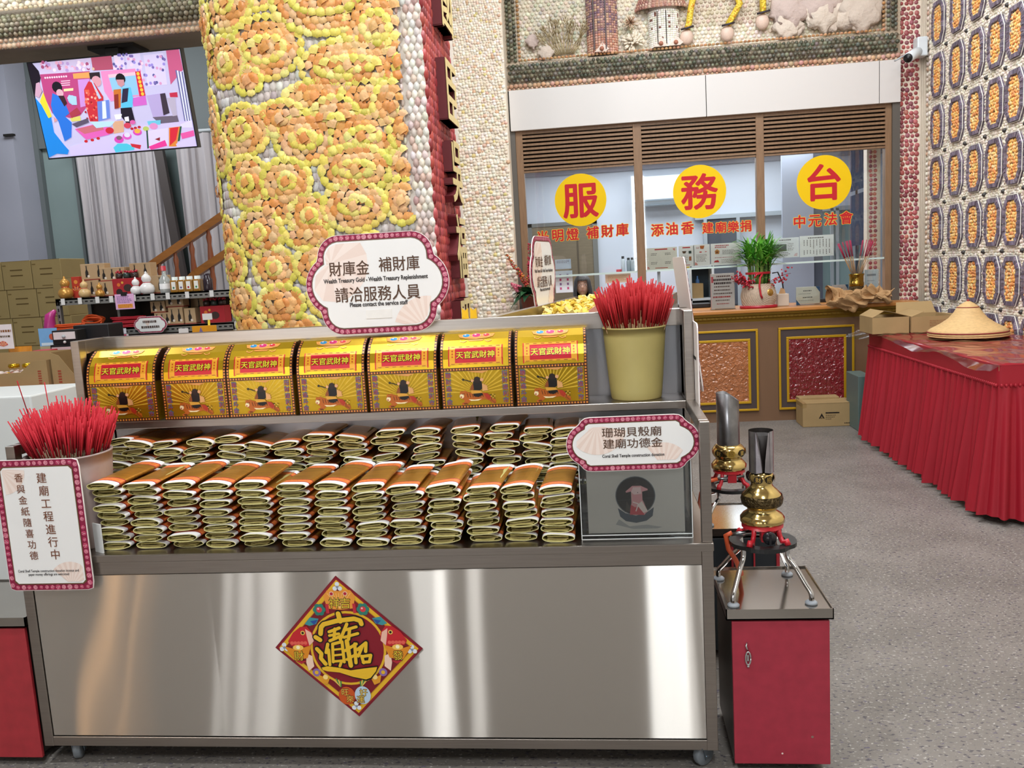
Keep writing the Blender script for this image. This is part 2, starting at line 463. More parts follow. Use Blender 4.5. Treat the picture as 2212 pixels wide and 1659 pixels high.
# red pebble strip beside the right corner
C = []; RX = []; H = []; CO = []; RY = []
palr = ['#a85a5a', '#96494e', '#b36668', '#8a464c', '#ba7066', '#9e5d66', '#ae5856']
z = .75
while z < 4.0:
    k = 0; x = 2.640+.012*(int(z*25) % 2)
    while x < 2.80:
        r = .021*rnd.uniform(.8, 1.15); C.append((x+rnd.uniform(-.004, .004), 8.0, z+rnd.uniform(-.006, .006))); RX.append(r*.96); RY.append(r*rnd.uniform(.85, 1.1)); H.append(.012); CO.append(pick(palr, rnd, .08)); x += .0405
    z += .0395
stamp('red_pebble_strip', SHELL, C, [(0, -1, 0)]*len(C), [(1, 0, 0)]*len(C), RX, RY, H, CO, WB)
g = MB()
for x in (2.80, 2.815, 2.83, 2.845): g.tube([(x, 7.995, .0), (x, 7.995, 4.2)], .006, seg=6)
g.build('rope_moulding', mat('pale_stone', '#d9ccba', rough=.7), WB)

# right wall with octagon ornaments
g = MB(); g.box((2.95, -6, 0), (3.1, 8.4, 5.4)); WR = struct(g.build('wall_right', mat('pale_mortar', '#ddd6c9', rough=.9)))
g = MB(); g.box((2.85, 3.0, 0), (2.95, 8.4, 4.6)); g.build('mortar_bed', mat('pale_mortar', '#ddd6c9'), WR)
ocy = [7.706, 7.318, 6.961, 6.638, 6.338, 6.05, 5.77, 5.49]
ocz = [.37+.42*k for k in range(10)]
XW = 2.85
def octo(cy, cz, hw, hh):
    k = .42*hw
    return [(cy-hw+k, cz+hh), (cy+hw-k, cz+hh), (cy+hw, cz+hh-k*1.6), (cy+hw, cz-hh+k*1.6), (cy+hw-k, cz-hh), (cy-hw+k, cz-hh), (cy-hw, cz-hh+k*1.6), (cy-hw, cz+hh-k*1.6)]
def inside(py, pz, cy, cz, hw, hh, m_=0):
    dy, dz = abs(py-cy), abs(pz-cz)
    return dy < hw+m_ and dz < hh+m_ and (dy/(hw+m_)+dz/(hh+m_)) < 1.66
ORN = MB(); ORN.mi = 0
C = []; RX = []; RY = []; H = []; CO = []; TT = []
palo = ['#f0b25c', '#f0bf78', '#ec9c58', '#f3cb7c', '#e29a5e', '#f4d49a']
for iy, cy in enumerate(ocy):
    hw = .121 if iy < 5 else .117
    for cz in ocz:
        hh = .170
        o8 = octo(cy, cz, hw, hh); i8 = octo(cy, cz, hw*.73, hh*.83)
        # tapering purple ring, chiselled
        nn = 8
        for a in range(nn):
            b_ = (a+1) % nn
            (y0, z0), (y1, z1), (u0, w0), (u1, w1) = o8[a], o8[b_], i8[a], i8[b_]
            seg = max(3, int(math.hypot(y1-y0, z1-z0)/.014))
            for s_ in range(seg):
                t0, t1 = s_/seg, (s_+.92)/seg
                q = [(y0+(y1-y0)*t, z0+(z1-z0)*t) for t in (t0, t1)]+[(u0+(u1-u0)*t, w0+(w1-w0)*t) for t in (t1, t0)]
                x = XW-.026-rnd.uniform(0, .006)
                ORN.prism([(x, yy, zz) for yy, zz in q], (.03, 0, 0), col=pick(['#6a5a70', '#5d4f66', '#77677c', '#54485c'], rnd))
                ORN.c[-6:] = [pick(['#7d7182', '#706575', '#8a7f8e', '#665c6b'], rnd)]*6
        for ring, rad in ((octo(cy, cz, hw*1.06, hh*1.04), .0035), (octo(cy, cz, hw*.75, hh*.845), .004)):
            pp = [(XW-.018, y_, z_) for y_, z_ in ring]
            ORN.tube(pp+[pp[0]], rad, seg=4, col='#e6e2da')
        dz_ = -hh*.81; row = 0
        while dz_ < hh*.81:
            dy_ = -hw*.67+(.011 if row % 2 else 0)
            while dy_ < hw*.69:
                if inside(cy+dy_, cz+dz_, cy, cz, hw*.71, hh*.83):
                    C.append((XW-.014, cy+dy_+rnd.uniform(-.004, .004), cz+dz_+rnd.uniform(-.006, .006))); RX.append(.0155*rnd.uniform(.7, 1.15)); RY.append(.0112*rnd.uniform(.75, 1.2)); H.append(.010); CO.append(pick(palo, rnd, .06)); 
                dy_ += .0225
            dz_ += .0235; row += 1
z = .0; j = 0
palc = ['#ece2d0', '#e3d8c4', '#f1e9dc', '#dbd0bc', '#eee5d8']
while z < 4.5:
    y = 5.2
    while y < 7.93:
        ok = not any(inside(y, z, cy, cz, (.121 if k < 5 else .117)*1.06, .178, .003) for k, cy in enumerate(ocy) if abs(cy-y) < .2 for cz in ocz if abs(cz-z) < .25)
        if ok:
            r = .0135*rnd.uniform(.7, 1.2); C.append((XW, y+rnd.uniform(-.005, .005), z+rnd.uniform(-.005, .005))); RX.append(r); RY.append(r); H.append(r*.8); CO.append(pick(palc, rnd, .05))
        y += .0205
    z += .0200; j += 1
for zz in np.arange(.05, 4.5, .042):
    for yy, r in ((7.965, .019), (7.90, .024)):
        C.append((XW, yy, zz+rnd.uniform(-.004, .004))); RX.append(r); RY.append(r*1.05); H.append(r*.8); CO.append(pick(palc+['#d7b59a'], rnd, .05))
for k in range(len(ocy)):
    for cz in ocz:
        ym = ocy[k]-(.165 if k < 3 else .15); C.append((XW, ym, cz+.21)); RX.append(.019); RY.append(.017); H.append(.030); CO.append(lin('#3a3633'))
n_ = len(C)
stamp('shell_ornaments', SHELL, C, [(-1, 0, 0)]*n_, [(0, 0, 1)]*n_, RX, RY, H, CO, WR, base=ORN)

# soffit beam at upper left, and side walls
g = MB()
BY0, BZ0 = 5.40, 3.10
g.box((-7, BY0, BZ0), (-1.1, BY0+.34, 5.2), mi=0)
TL = struct(g.build('trim_1', [mat('brown_grey_cement', '#8d8273', rough=.9, var=.1, vscale=5)]))
C = []; NR = []; RX = []; RY = []; H = []; CO = []
for x in np.arange(-4.7, -2.0, .034):
    for zz, ps, r in ((3.115, ['#c9a68a', '#d4b398', '#bf9c80', '#b78f76'], .019),):
        C.append((x+rnd.uniform(-.004, .004), BY0, zz)); NR.append((0, -1, 0)); RX.append(r); RY.append(r); H.append(.014); CO.append(pick(ps, rnd))
    C.append((x+.017, BY0, 3.15)); NR.append((0, -1, 0)); RX.append(.014); RY.append(.014); H.append(.012); CO.append(pick(['#c9a68a', '#cbb199'], rnd))
    for kk in range(6):
        a = math.radians(-50+kk*24)
        zc = 3.235+.07*math.sin(a); yc = BY0-.07*math.cos(a)+.03
        C.append((x+(.017 if kk % 2 else 0), yc, zc)); NR.append((0, -math.cos(a), math.sin(a))); RX.append(.0165); RY.append(.0165); H.append(.014)
        CO.append(pick(['#77705a', '#8a8268', '#948b74', '#6a6450', '#9c947c'], rnd, .08))
    C.append((x, BY0-.03, 3.33)); NR.append((0, -.8, .6)); RX.append(.015); RY.append(.012); H.append(.012); CO.append(pick(['#cbb08a', '#d8c6a6'], rnd))
n_ = len(C)
stamp('shell_cornice', SHELL, C, NR, [(1, 0, 0)]*n_, RX, RY, H, CO, TL)
C = []; RX = []; CO = []
for x, z, r in scatter(2.9, .9, .022, rnd):
    C.append((x-4.8, BY0-.002, z+3.35)); RX.append(r); CO.append(pick(['#e7dcc6', '#ddd0b8', '#efe7d8', '#d5c6ae'], rnd))
for cx, r in ((-4.18, .15), (-3.93, .13), (-4.55, .1), (-3.6, .06)):
    for k in range(60 if r > .1 else 20):
        a, q = rnd.uniform(0, 2*PI), r*math.sqrt(rnd.random()); C.append((cx+q*math.cos(a), BY0-.02, 3.42+abs(q*math.sin(a))*1.3)); RX.append(.02); CO.append(pick(['#8a3a3c', '#6d2a30', '#9c5050'] if r > .1 else ['#a69a92', '#6f6a78'], rnd))
n_ = len(C)
stamp('relief_shells', SHELL, C, [(0, -1, 0)]*n_, [(1, 0, 0)]*n_, RX, RX, np.array(RX)*.7, CO, TL)
g = MB()
g.box((-7.2, -6, 0), (-7, 8.5, 5.4)); struct(g.build('wall_left', PLASTER))
g = MB(); g.box((-7, 7.9, 0), (-5.62, 8.25, 4.2)); g.build('pilaster', mat('grey_lilac_plaster', '#9a9ca9', rough=.75, var=.04, vscale=2), WB)
g = MB(); g.box((-5.62, 8.2, 2.95), (-2.2, 8.3, 5)); 
for x in (-5.22,): g.box((x-.015, 8.2, 0), (x+.015, 8.26, 3.6))
g.box((-5.62, 8.19, 0), (-5.57, 8.26, 3.6))
g.build('wall_panel_trim', mat('grey_panel_trim', '#62696a', rough=.7), WB)
g = MB()
for px, py in ((66, 445), (52, 462), (40, 468)):
    p = P(px, py, Y=8.2); g.box((p.x-.02, 8.16, p.z-.02), (p.x+.02, 8.25, p.z+.02))
p = P(55, 465, Y=8.18); q = P(68, 445, Y=8.18); g.tube([p, q], .008)
p = P(20, 292, Y=7.88); g.box((p.x-.05, 7.86, p.z-.01), (p.x+.05, 7.9, p.z+.01))
g.build('wall_hooks', DARK, WB)
g = MB(); g.box((-7, -6, 5.3), (4.2, 12, 5.4)); struct(g.build('ceiling', mat('hall_ceiling', '#b9b1a8', rough=.9)))

# ------------------------------------------------------------------ column of yellow and orange scallops
CX0, CX1, CY0, CRAD = -2.02, -.82, 4.2, .36     # left tangent, right corner, front plane, rounding
def col_pt(s, off=0.0):
    """s = metres leftwards from the right front corner along the skin; returns point (x, y) and normal"""
    flat = CX1-(CX0+CRAD)
    if s <= flat: return (CX1-s, CY0-off), (0, -1)
    a = (s-flat)/CRAD
    if a < PI/2:
        n = (-math.sin(a), -math.cos(a)); return (CX0+CRAD+(CRAD+off)*n[0], CY0+CRAD+(CRAD+off)*n[1]), n
    y = CY0+CRAD+(a-PI/2)*CRAD; return (CX0-off, y), (-1, 0)
def col_s(px, py):
    p = P(px, py, Y=CY0); s = CX1-p.x; flat = CX1-(CX0+CRAD)
    if s > flat:
        u = min(.98, (s-flat)/(CRAD*.97)); s = flat+CRAD*math.asin(u)
    return s, p.z
smax = CX1-(CX0+CRAD)+CRAD*PI/2+.5
prof = [col_pt(s)[0] for s in np.linspace(0, smax, 40)]
prof = [(CX1, CY0+.72)]+prof+[(CX0, CY0+.9), (CX1, CY0+.9)]
g = MB(); g.prism([(x, y, 0) for x, y in prof], (0, 0, 4.6))
COLM = struct(g.build('trim_2', mat('column_mortar', '#cfc6bb', rough=.85)))
COLM['label'] = 'wide shell-covered column with yellow and orange swirls'
flatrun = smax
clouds = []  # s, z, ra, rb, layer
man = [(930, 0, 360, 215), (80, 110, 90, 150), (270, 10, 190, 180), (1260, 180, 210, 210), (1420, 420, 100, 170), (150, 330, 60, 150),
       (540, 320, 250, 200), (1090, 440, 330, 170), (430, 540, 90, 80), (140, 780, 110, 210), (870, 640, 220, 90), (1200, 640, 170, 100), (640, 790, 180, 110), (1380, 720, 130, 170),
       (260, 400, 165, 165), (380, 870, 200, 170), (210, 1000, 110, 150), (1010, 880, 200, 230), (800, 920, 210, 170), (1180, 910, 220, 160), (1450, 860, 90, 140),
       (1140, 1130, 240, 160), (1440, 1100, 90, 110), (150, 1250, 80, 160), (420, 1210, 170, 170), (680, 1210, 170, 150), (1440, 1330, 110, 150),
       (560, 1400, 180, 100), (840, 1430, 150, 140), (1130, 1370, 220, 160), (240, 1560, 130, 130), (500, 1550, 170, 170), (830, 1560, 160, 90),
       (300, 1760, 150, 140), (600, 1780, 150, 140), (900, 1760, 170, 150), (350, 2000, 160, 130), (650, 2020, 160, 130), (1000, 1980, 190, 130), (420, 2180, 150, 110), (760, 2190, 150, 100), (1250, 1700, 150, 150), (1300, 1950, 150, 140)]
for k, (cx, cy, ra, rb) in enumerate(man):
    s, z = col_s(400+cx*.3255, cy*.3255)
    m_ = .3255/430
    clouds.append((s, z, ra*m_, rb*m_))
rr = random.Random(5)
for k in range(26): clouds.insert(0, (rr.uniform(.05, smax), rr.uniform(.05, 1.1), rr.uniform(.10, .17), rr.uniform(.09, .13)))
for k in range(18): clouds.insert(0, (rr.uniform(.05, smax), rr.uniform(2.85, 3.6), rr.uniform(.10, .2), rr.uniform(.09, .15)))
for k in range(14): clouds.insert(0, (rr.uniform(1.3, smax), rr.uniform(.1, 3.0), rr.uniform(.08, .13), rr.uniform(.10, .16)))
EDGE = .115
C = []; NR = []; TG = []; RX = []; RY = []; H = []; CO = []
Yc = ['#f0dc72', '#ead767', '#f4e48a', '#e4d35e', '#efdc78', '#ddd05a']; Oc = ['#eab070', '#e6a058', '#f0c084', '#de944e', '#ebac66', '#eabb88']
def shell_at(s, z, ds, dz, size, color, lay, asp=1.0):
    if s < EDGE or z < 0 or z > 4.4: return
    (x, y), n = col_pt(s, .006+lay)
    d = math.hypot(ds, dz); ds, dz = ds/d, dz/d
    t = Vector((n[1]*ds*1.0, -n[0]*ds, dz)) if True else None
    # leftwards tangent along the skin is (n.y, -n.x): at the front n=(0,-1) -> (-1, 0)
    n3 = Vector((n[0], n[1], 0)); t = (t + n3*.10).normalized(); n3 = (n3 - t*n3.dot(t)).normalized()
    C.append((x, y, z)); NR.append(tuple(n3)); TG.append(tuple(t)); RX.append(size); RY.append(size*1.22*asp); H.append(size*.42); CO.append(color)
def covered(s, z, k):
    for j in range(k+1, len(clouds)):
        s2, z2, a2, b2 = clouds[j]
        if ((s-s2)/a2)**2+((z-z2)/b2)**2 < .86: return True
    return False
for k, (cs, cz, ra, rb) in enumerate(clouds):
    lay0 = .003*(k % 4); mn = min(ra, rb)
    sgn = rr.choice((-1, 1)); a0 = rr.uniform(0, 2*PI)
    # orange bed
    zz = -rb; row = 0
    while zz < rb:
        ss = -ra+(.02 if row % 2 else 0)
        while ss < ra:
            e = (ss/ra)**2+(zz/rb)**2
            if e < .80 and not covered(cs+ss, cz+zz, k):
                d = math.hypot(ss/ra**2, zz/rb**2)+1e-6
                shell_at(cs+ss+rr.uniform(-.004, .004), cz+zz+rr.uniform(-.004, .004), ss/ra**2+.1*d, zz/rb**2+.2*d, .0245*rr.uniform(.85, 1.15), pick(Oc, rr, .05), .002+lay0+.007*(1-e), rr.uniform(.9, 1.1))
            ss += .041
        zz += .036; row += 1
    # yellow rim, then yellow spirals inside it at equal steps
    def yring(A0, B0, A1, B1, t1, lay):
        a = 0
        while a < t1:
            u = a/t1; A = A0+(A1-A0)*u; B = B0+(B1-B0)*u; ang = a0+sgn*a
            ds, dz = math.cos(ang)*A, math.sin(ang)*B
            if not covered(cs+ds, cz+dz, k):
                shell_at(cs+ds, cz+dz, math.cos(ang)/A, math.sin(ang)/B, .0235*rr.uniform(.9, 1.1), pick(Yc, rr, .05), lay, rr.uniform(.95, 1.15))
            a += .045/max(.018, math.sqrt((A*math.sin(ang))**2+(B*math.cos(ang))**2))
    yring(ra*.95, rb*.95, ra*.95, rb*.95, 2*PI, .007+lay0)
    A, B, q_ = ra*.95-.074, rb*.95-.074, 0
    while min(A, B) > .020 and q_ < 3:
        yring(A, B, max(.018, A-.030), max(.018, B-.030), 2*PI*1.05, .013+.004*q_+lay0)
        A -= .080; B -= .080; q_ += 1
    shell_at(cs, cz, 1, .4, .026, pick(Oc, rr), .020+lay0) if not covered(cs, cz, k) else None
stamp('scallop_swirls', SHELL, C, NR, TG, RX, RY, H, CO, COLM, shape='fan')
# filler of pale grey mussels between swirls, cream edge band, red flank
C = []; NR = []; TG = []; RX = []; RY = []; H = []; CO = []
z = .02
while z < 4.4:
    s = EDGE
    while s < smax:
        if not covered(s, z, -1):
            (x, y), n = col_pt(s); C.append((x, y, z)); NR.append((n[0], n[1], 0)); TG.append((0, 0, 1)); RX.append(.03); RY.append(.02); H.append(.012); CO.append(pick(['#d3ccc6', '#c4bdb8', '#ded8cf', '#b9b0a9'], rr))
        s += .034
    z += .045
for i, z in enumerate(np.arange(.02, 4.4, .036)):
    for j in range(3):
        s = .012+.030*j+(.012 if i % 2 else 0); C.append((CX1-s, CY0, z)); NR.append((.1, -1, 0)); TG.append((0, 0, -1)); RX.append(.026); RY.append(.016); H.append(.014)
        CO.append(pick(['#e6ddd2', '#d9cdc2', '#efe8df', '#c9aaa0', '#ded6cf', '#d8c3b6'], rr))
    C.append((CX1-.118, CY0, z)); NR.append((0, -1, 0)); TG.append((0, 0, 1)); RX.append(.02); RY.append(.009); H.append(.012); CO.append(pick(['#d5c9bb', '#c2a28f'], rr))
for i, z in enumerate(np.arange(.02, 4.4, .042)):
    for j in range(16):
        y = CY0+.02+.045*j; 
        if y < CY0+.74:
            C.append((CX1, y+(.022 if i % 2 else 0), z)); NR.append((1, 0, .12)); TG.append((0, 0, -1)); RX.append(.038); RY.append(.027); H.append(.016)
            CO.append(pick(['#a33c3a', '#8f3034', '#b04a42', '#7f2c32', '#a8484c'], rr, .07))
NRn = [tuple(Vector(n).normalized()) for n in NR]
stamp('edge_shells', SHELL, C, NRn, TG, RX, RY, H, CO, COLM)
# raised characters on the red flank, faced with cream shells
for ch, zc in (('國', 2.91), ('臣', 2.43), ('吳', 2.03), ('福', 1.63), ('昭', 1.20)):
    g = MB(); f = Flat(g, (CX1+.012, CY0+.40, zc), (0, 1, 0), (0, 0, 1), lift=0)
    f.text(ch, 0, 0, .36, col='#7a2a30', w_=.30, offset=.022, extrude=.065, mi=0)
    f2 = Flat(g, (CX1+.012+.36*.13, CY0+.40, zc), (0, 1, 0), (0, 0, 1), lift=.0015)
    f2.text(ch, 0, 0, .36, col='#d9c48a', w_=.30, offset=.016, extrude=.004, mi=1)
    g.build('raised_character', [mat('dark_red_shell_side', '#6d262c', rough=.5), amat('cream_shell_face', rough=.45, var=.15, vscale=40)], COLM)
# ================================================================== STAINLESS OFFERING CART
def panel_mat():
    """horizontally brushed steel sheet, slightly oil-canned: lamps and added glowing strips smear into upright streaks"""
    mt = bpy.data.materials.new('brushed_steel_sheet'); mt.use_nodes = True; N = mt.node_tree.nodes; L = mt.node_tree.links
    N.remove(N['Principled BSDF'])
    b = N.new('ShaderNodeBsdfAnisotropic'); b.distribution = 'GGX'
    b.inputs['Color'].default_value = (*lin('#c4bfb8'), 1); b.inputs['Roughness'].default_value = .185; b.inputs['Anisotropy'].default_value = .93
    tg = N.new('ShaderNodeCombineXYZ'); tg.inputs[0].default_value = 1; L.new(tg.outputs[0], b.inputs['Tangent'])
    tc = N.new('ShaderNodeTexCoord')
    mp = N.new('ShaderNodeMapping'); mp.inputs['Scale'].default_value = (1.5, 1, .9); L.new(tc.outputs['Object'], mp.inputs[0])
    n = N.new('ShaderNodeTexNoise'); n.inputs['Scale'].default_value = 1.7; n.inputs['Detail'].default_value = 0; L.new(mp.outputs[0], n.inputs['Vector'])
    sx = N.new('ShaderNodeSeparateXYZ'); L.new(tc.outputs['Object'], sx.inputs[0])
    mr = N.new('ShaderNodeMapRange'); mr.inputs['From Min'].default_value = -1.0; mr.inputs['From Max'].default_value = -.45; mr.inputs['To Min'].default_value = .7; mr.inputs['To Max'].default_value = .10
    L.new(sx.outputs[0], mr.inputs[0])
    ad = N.new('ShaderNodeMath'); ad.operation = 'MULTIPLY'; L.new(n.outputs[0], ad.inputs[0]); L.new(mr.outputs[0], ad.inputs[1])
    bp = N.new('ShaderNodeBump'); bp.inputs['Strength'].default_value = .55; bp.inputs['Distance'].default_value = .022; L.new(ad.outputs[0], bp.inputs['Height'])
    L.new(bp.outputs[0], b.inputs['Normal'])
    g2 = N.new('ShaderNodeBsdfAnisotropic'); g2.inputs['Color'].default_value = (*lin('#d0c9c1'), 1); g2.inputs['Roughness'].default_value = .62; g2.inputs['Anisotropy'].default_value = 0
    mx = N.new('ShaderNodeMixShader'); mx.inputs[0].default_value = .5; L.new(b.outputs[0], mx.inputs[1]); L.new(g2.outputs[0], mx.inputs[2]); L.new(mx.outputs[0], N['Material Output'].inputs[0])
    return mt
SHEET = panel_mat()
cart = thing('offering_cart', 'long stainless steel two-tier cart on castors loaded with folded gold paper and gold boxes', 'cart', (-.785, 2.36, 0))
CX_0, CX_1, CF = -1.846, .275, 2.36
g = MB(); g.box((CX_0+.035, CF+.004, .102), (CX_1-.033, CF+.012, .632)); g.build('front_panel', SHEET, cart, True)
g = MB()
for x in (CX_0, CX_1-.032): 
    for y in (CF, 2.93): g.box((x, y, .066), (x+.032, y+.03, .674), bev=.002)
g.box((CX_0, CF+.002, .066), (CX_1, CF+.03, .098), bev=.002); g.box((CX_0+.032, CF+.002, .634), (CX_1-.032, CF+.03, .674), bev=.002)
g.box((CX_0, 2.93, .066), (CX_1, 2.955, .098)); 
g.build('lower_frame', STEEL, cart, True)
g = MB(); g.box((CX_0+.005, CF+.03, .10), (CX_0+.012, 2.93, .66)); g.box((CX_1-.012, CF+.03, .10), (CX_1-.005, 2.93, .66)); g.box((CX_0+.03, 2.94, .10), (CX_1-.03, 2.95, .66))
g.build('side_panel', STEEL, cart, True)
g = MB(); g.box((CX_0-.002, CF-.004, .674), (CX_1+.002, 2.958, .698), bev=.003); g.build('lower_shelf', STEEL, cart, True)
# upper frame
g = MB()
for x0, x1 in ((CX_0, CX_0+.03), (CX_1-.029, CX_1)):
    g.box((x0, 2.368, .698), (x1, 2.40, 1.046), bev=.002)            # front short post
    g.box((x0, 2.40, 1.014), (x1, 2.95, 1.046), bev=.002)            # arm back to the tall post
    g.box((x0, 2.75, 1.046), (x1, 2.79, 1.335), bev=.002)            # tall post
    g.box((x0, 2.79, 1.285), (x1, 2.93, 1.335), bev=.002)
    g.box((x0, 2.915, .698), (x1, 2.945, 1.335), bev=.002)
g.box((CX_0, 2.90, 1.278), (CX_1, 2.935, 1.335), bev=.002)
g.build('upper_frame', STEEL, cart, True)
g = MB(); g.box((CX_0+.03, 2.745, 1.020), (CX_1-.029, 2.93, 1.046), bev=.002); g.build('upper_shelf', STEEL, cart, True)
g = MB(); g.box((CX_0+.02, 2.915, .70), (CX_1-.02, 2.925, 1.28))
for x0, x1 in ((CX_0+.003, CX_0+.008), (CX_1-.008, CX_1-.003)): g.box((x0, 2.79, 1.05), (x1, 2.93, 1.29))
g.build('back_panel', mat('steel_back_sheet', '#8f8f93', rough=.35, metal=1), cart, True)
def castor(x, y, name, par, rot=0.0, r=.034):
    c = MB(); c.M = Matrix.Translation((x, y, 0)) @ Matrix.Rotation(rot, 4, 'Z')
    c.lathe([(0, -.012), (r*.9, -.012), (r, -.008), (r, .008), (r*.9, .012), (0, .012)], (0, 0, r), 18, 'Y')
    w_ = c.build('wheel', mat('grey_rubber', '#70767c', rough=.5), par, True)
    f = MB(); f.M = c.M
    for s_ in (-1, 1): f.prism([(-.016, s_*.017, r*2+.006), (.03, s_*.017, r*2+.006), (.012, s_*.017, r-.01), (-.01, s_*.017, r-.01)], (0, .002*s_, 0))
    f.box((-.03, -.026, r*2+.004-.008), (.036, .026, r*2+.004)); f.cyl((0, -.02, r), .006, .04, 10, 'Y')
    f.M = None; pl_ = par.location; f.v = [(a-pl_.x, b-pl_.y, c_-pl_.z) for a, b, c_ in f.v]; f.build('castor_fork', mat('zinc_plate', '#8d9aa5', rough=.3, metal=1), w_)
    w_.name = name
for x, y, r_ in ((-1.765, 2.41, 1.9), (.235, 2.40, .7), (-1.765, 2.88, 1.3), (.215, 2.88, 1.2)): castor(x, y, 'castor', cart, r_)

# ------------------------------------------------------------------ folded joss paper
KH = mat('khaki_joss_paper', '#b9ad6c', rough=.9, spec=.1, var=.10, vscale=90)
KH2 = mat('inner_joss_sheets', '#9a8b5a', rough=.9, spec=.1, var=.2, vscale=70)
EDG = mat('paper_cut_edge', '#dcd69a', rough=.8)
JW = mat('white_paper_border', '#efeceb', rough=.7)
JR = mat('crimson_print_line', '#9c1f33', rough=.5)
JO = mat('orange_print_band', '#d9763a', rough=.45, var=.25, vscale=160)
JG = mat('gold_foil', '#c98f3a', rough=.3, metal=.7, var=.18, vscale=14, stretch=(1, 6, 1))
JMATS = [JW, JR, JO, JG, EDG, KH]
def joss(seed, w_=.096, h=.024, L_=.27, open_=0):
    r_ = random.Random(seed)
    n = 26; lean = r_.uniform(-.25, .25); sag = r_.uniform(-.12, .22); pinch = r_.uniform(-.15, .25)
    def ring(sh):
        pts = []
        for i in range(n):
            a = 2*PI*i/n; c, s_ = math.cos(a), math.sin(a)
            x = math.copysign(abs(c)**.75, c); zz = math.copysign(abs(s_)**.85, s_)
            k = 1-.35*max(0, c)*(.5+lean)+.10*math.sin(3*a+seed)
            z = zz*k*.5 + (.5) - sag*(1-x*x)*.35*(zz > 0) + lean*.15*x*(zz > 0)
            X = x*(w_/2-sh); Z = (z-.5)*(h-2*sh)+h/2
            pts.append((X, max(sh, Z)))
        return pts
    o_, i_ = ring(0), ring(.0022)
    ys = [0, .025, .030, .054, .058, .060, L_*.45, L_-.058, L_-.054, L_-.030, L_-.025, L_]
    band = [0, 1, 2, 1, 3, 3, 3, 1, 2, 1, 0]
    wr = MB(); wr.smooth = True
    skew = r_.uniform(-.03, .03); tw = r_.uniform(-.004, .004)
    def pos(p, y, k): return (p[0]+skew*y+.0008*math.sin(30*y+seed), y, p[1]+tw*math.sin(y*9)*(p[1] > h/2))
    vs = [pos(p, y, 0) for y in ys for p in o_]
    for k in range(len(ys)-1):
        for i in range(n):
            j = (i+1) % n
            top = o_[i][1] > h*.5 or o_[i][0] > w_*.36
            wr.mi = band[k] if top else (0 if k in (0,) else 5)
            wr.add([vs[k*n+i], vs[k*n+j], vs[(k+1)*n+j], vs[(k+1)*n+i]], [(0, 1, 2, 3)], smooth=False)
    wr.mi = 4
    for i in range(n):
        j = (i+1) % n
        wr.add([pos(o_[i], 0, 0), pos(i_[i], 0, 0), pos(i_[j], 0, 0), pos(o_[j], 0, 0)], [(0, 1, 2, 3)], smooth=False)
        wr.mi = 5; wr.add([pos(i_[i], 0, 0), pos(i_[i], .06, 0), pos(i_[j], .06, 0), pos(i_[j], 0, 0)], [(0, 1, 2, 3)], smooth=False); wr.mi = 4
    # inner sheets: folded flaps with dark gaps between
    inn = MB()
    zb = .003
    nf = r_.choice((2, 3, 3))
    for k in range(nf):
        z0 = h*(.16+.60*k/nf); t = h*.22/nf*1.6
        xl = -w_*.40+r_.uniform(0, .01); xr = w_*(.40-.16*r_.random()); bend = r_.uniform(-.10, .10)*h
        q = []
        for u in np.linspace(0, 1, 7): q.append((xl+(xr-xl)*u, z0+bend*math.sin(PI*u)+(u-.5)*h*.10*r_.uniform(-1, 1)))
        poly = [(x, .001+.002*k, z) for x, z in q]+[(x, .001+.002*k, min(h-.003, z+t)) for x, z in q[::-1]]
        inn.mi = k % 2; inn.prism(poly, (0, L_-.01, 0))
    if open_:
        inn.mi = 0; inn.prism([(-.01, -.002, h*.2), (w_*.28, -.002, h*.42), (w_*.29, -.002, h*.50), (-.012, -.002, h*.3)], (0, .1, 0))
    wm = wr.build('wrapper', JMATS); im = inn.build('inner_sheets', [KH, KH2])
    for o in (wm, im): COL.objects.unlink(o)
    return wm, im
JV = [joss(s_, h=.0235+.001*(s_ % 3), open_=s_ in (3, 6)) for s_ in range(10)]
def put_joss(x, y, z, v, rz, rx, label, group, ry=0):
    t = thing('joss_paper_bundle', label, 'joss paper', (x, y, z), 0, group); t.rotation_euler = (rx, ry, rz)
    for o in JV[v]:
        c = o.copy(); COL.objects.link(c); c.parent = t
ordn = lambda n: {1: 'first', 2: 'second', 3: 'third', 4: 'fourth', 5: 'fifth', 6: 'sixth', 7: 'seventh', 8: 'eighth', 9: 'ninth', 10: 'tenth', 11: 'eleventh', 12: 'twelfth', 13: 'thirteenth', 14: 'fourteenth', 15: 'fifteenth'}[n]
rj = random.Random(21)
front_px = [(255, 9), (329, 9), (406, 8), (484, 8), (562, 9), (646, 8), (729, 8), (809, 8), (887, 7), (966, 8), (1047, 7), (1129, 7), (1208, 7)]
for ci, (px, nl) in enumerate(front_px):
    x0 = P(px, 1180, Y=2.42).x
    ztop = P(px, 1036+(px-255)*.012, Y=2.41).z
    pitch = (ztop-.699)/nl
    for k in range(nl):
        top = k == nl-1
        lev = 'topmost' if top else ('lowest' if k == 0 else ordn(k+1)+' from the bottom')
        lab = 'gold joss paper bundle, %s of the %s front stack from the left' % (lev, ordn(ci+1))
        ry = -.10*min(1, k/nl)*(ci > 6)+rj.uniform(-.04, .04)
        put_joss(x0+rj.uniform(-.008, .008)-(.012 if top else 0)*(ci < 3), 2.385+rj.uniform(0, .03)+(.0 if not top else -.008), .6995+pitch*k, rj.randrange(10), (rj.uniform(-.05, .05) if not top else rj.uniform(-.10, .06)), 0 if not top else rj.uniform(-.02, .03), lab, 'joss paper bundles of the front stacks', ry)
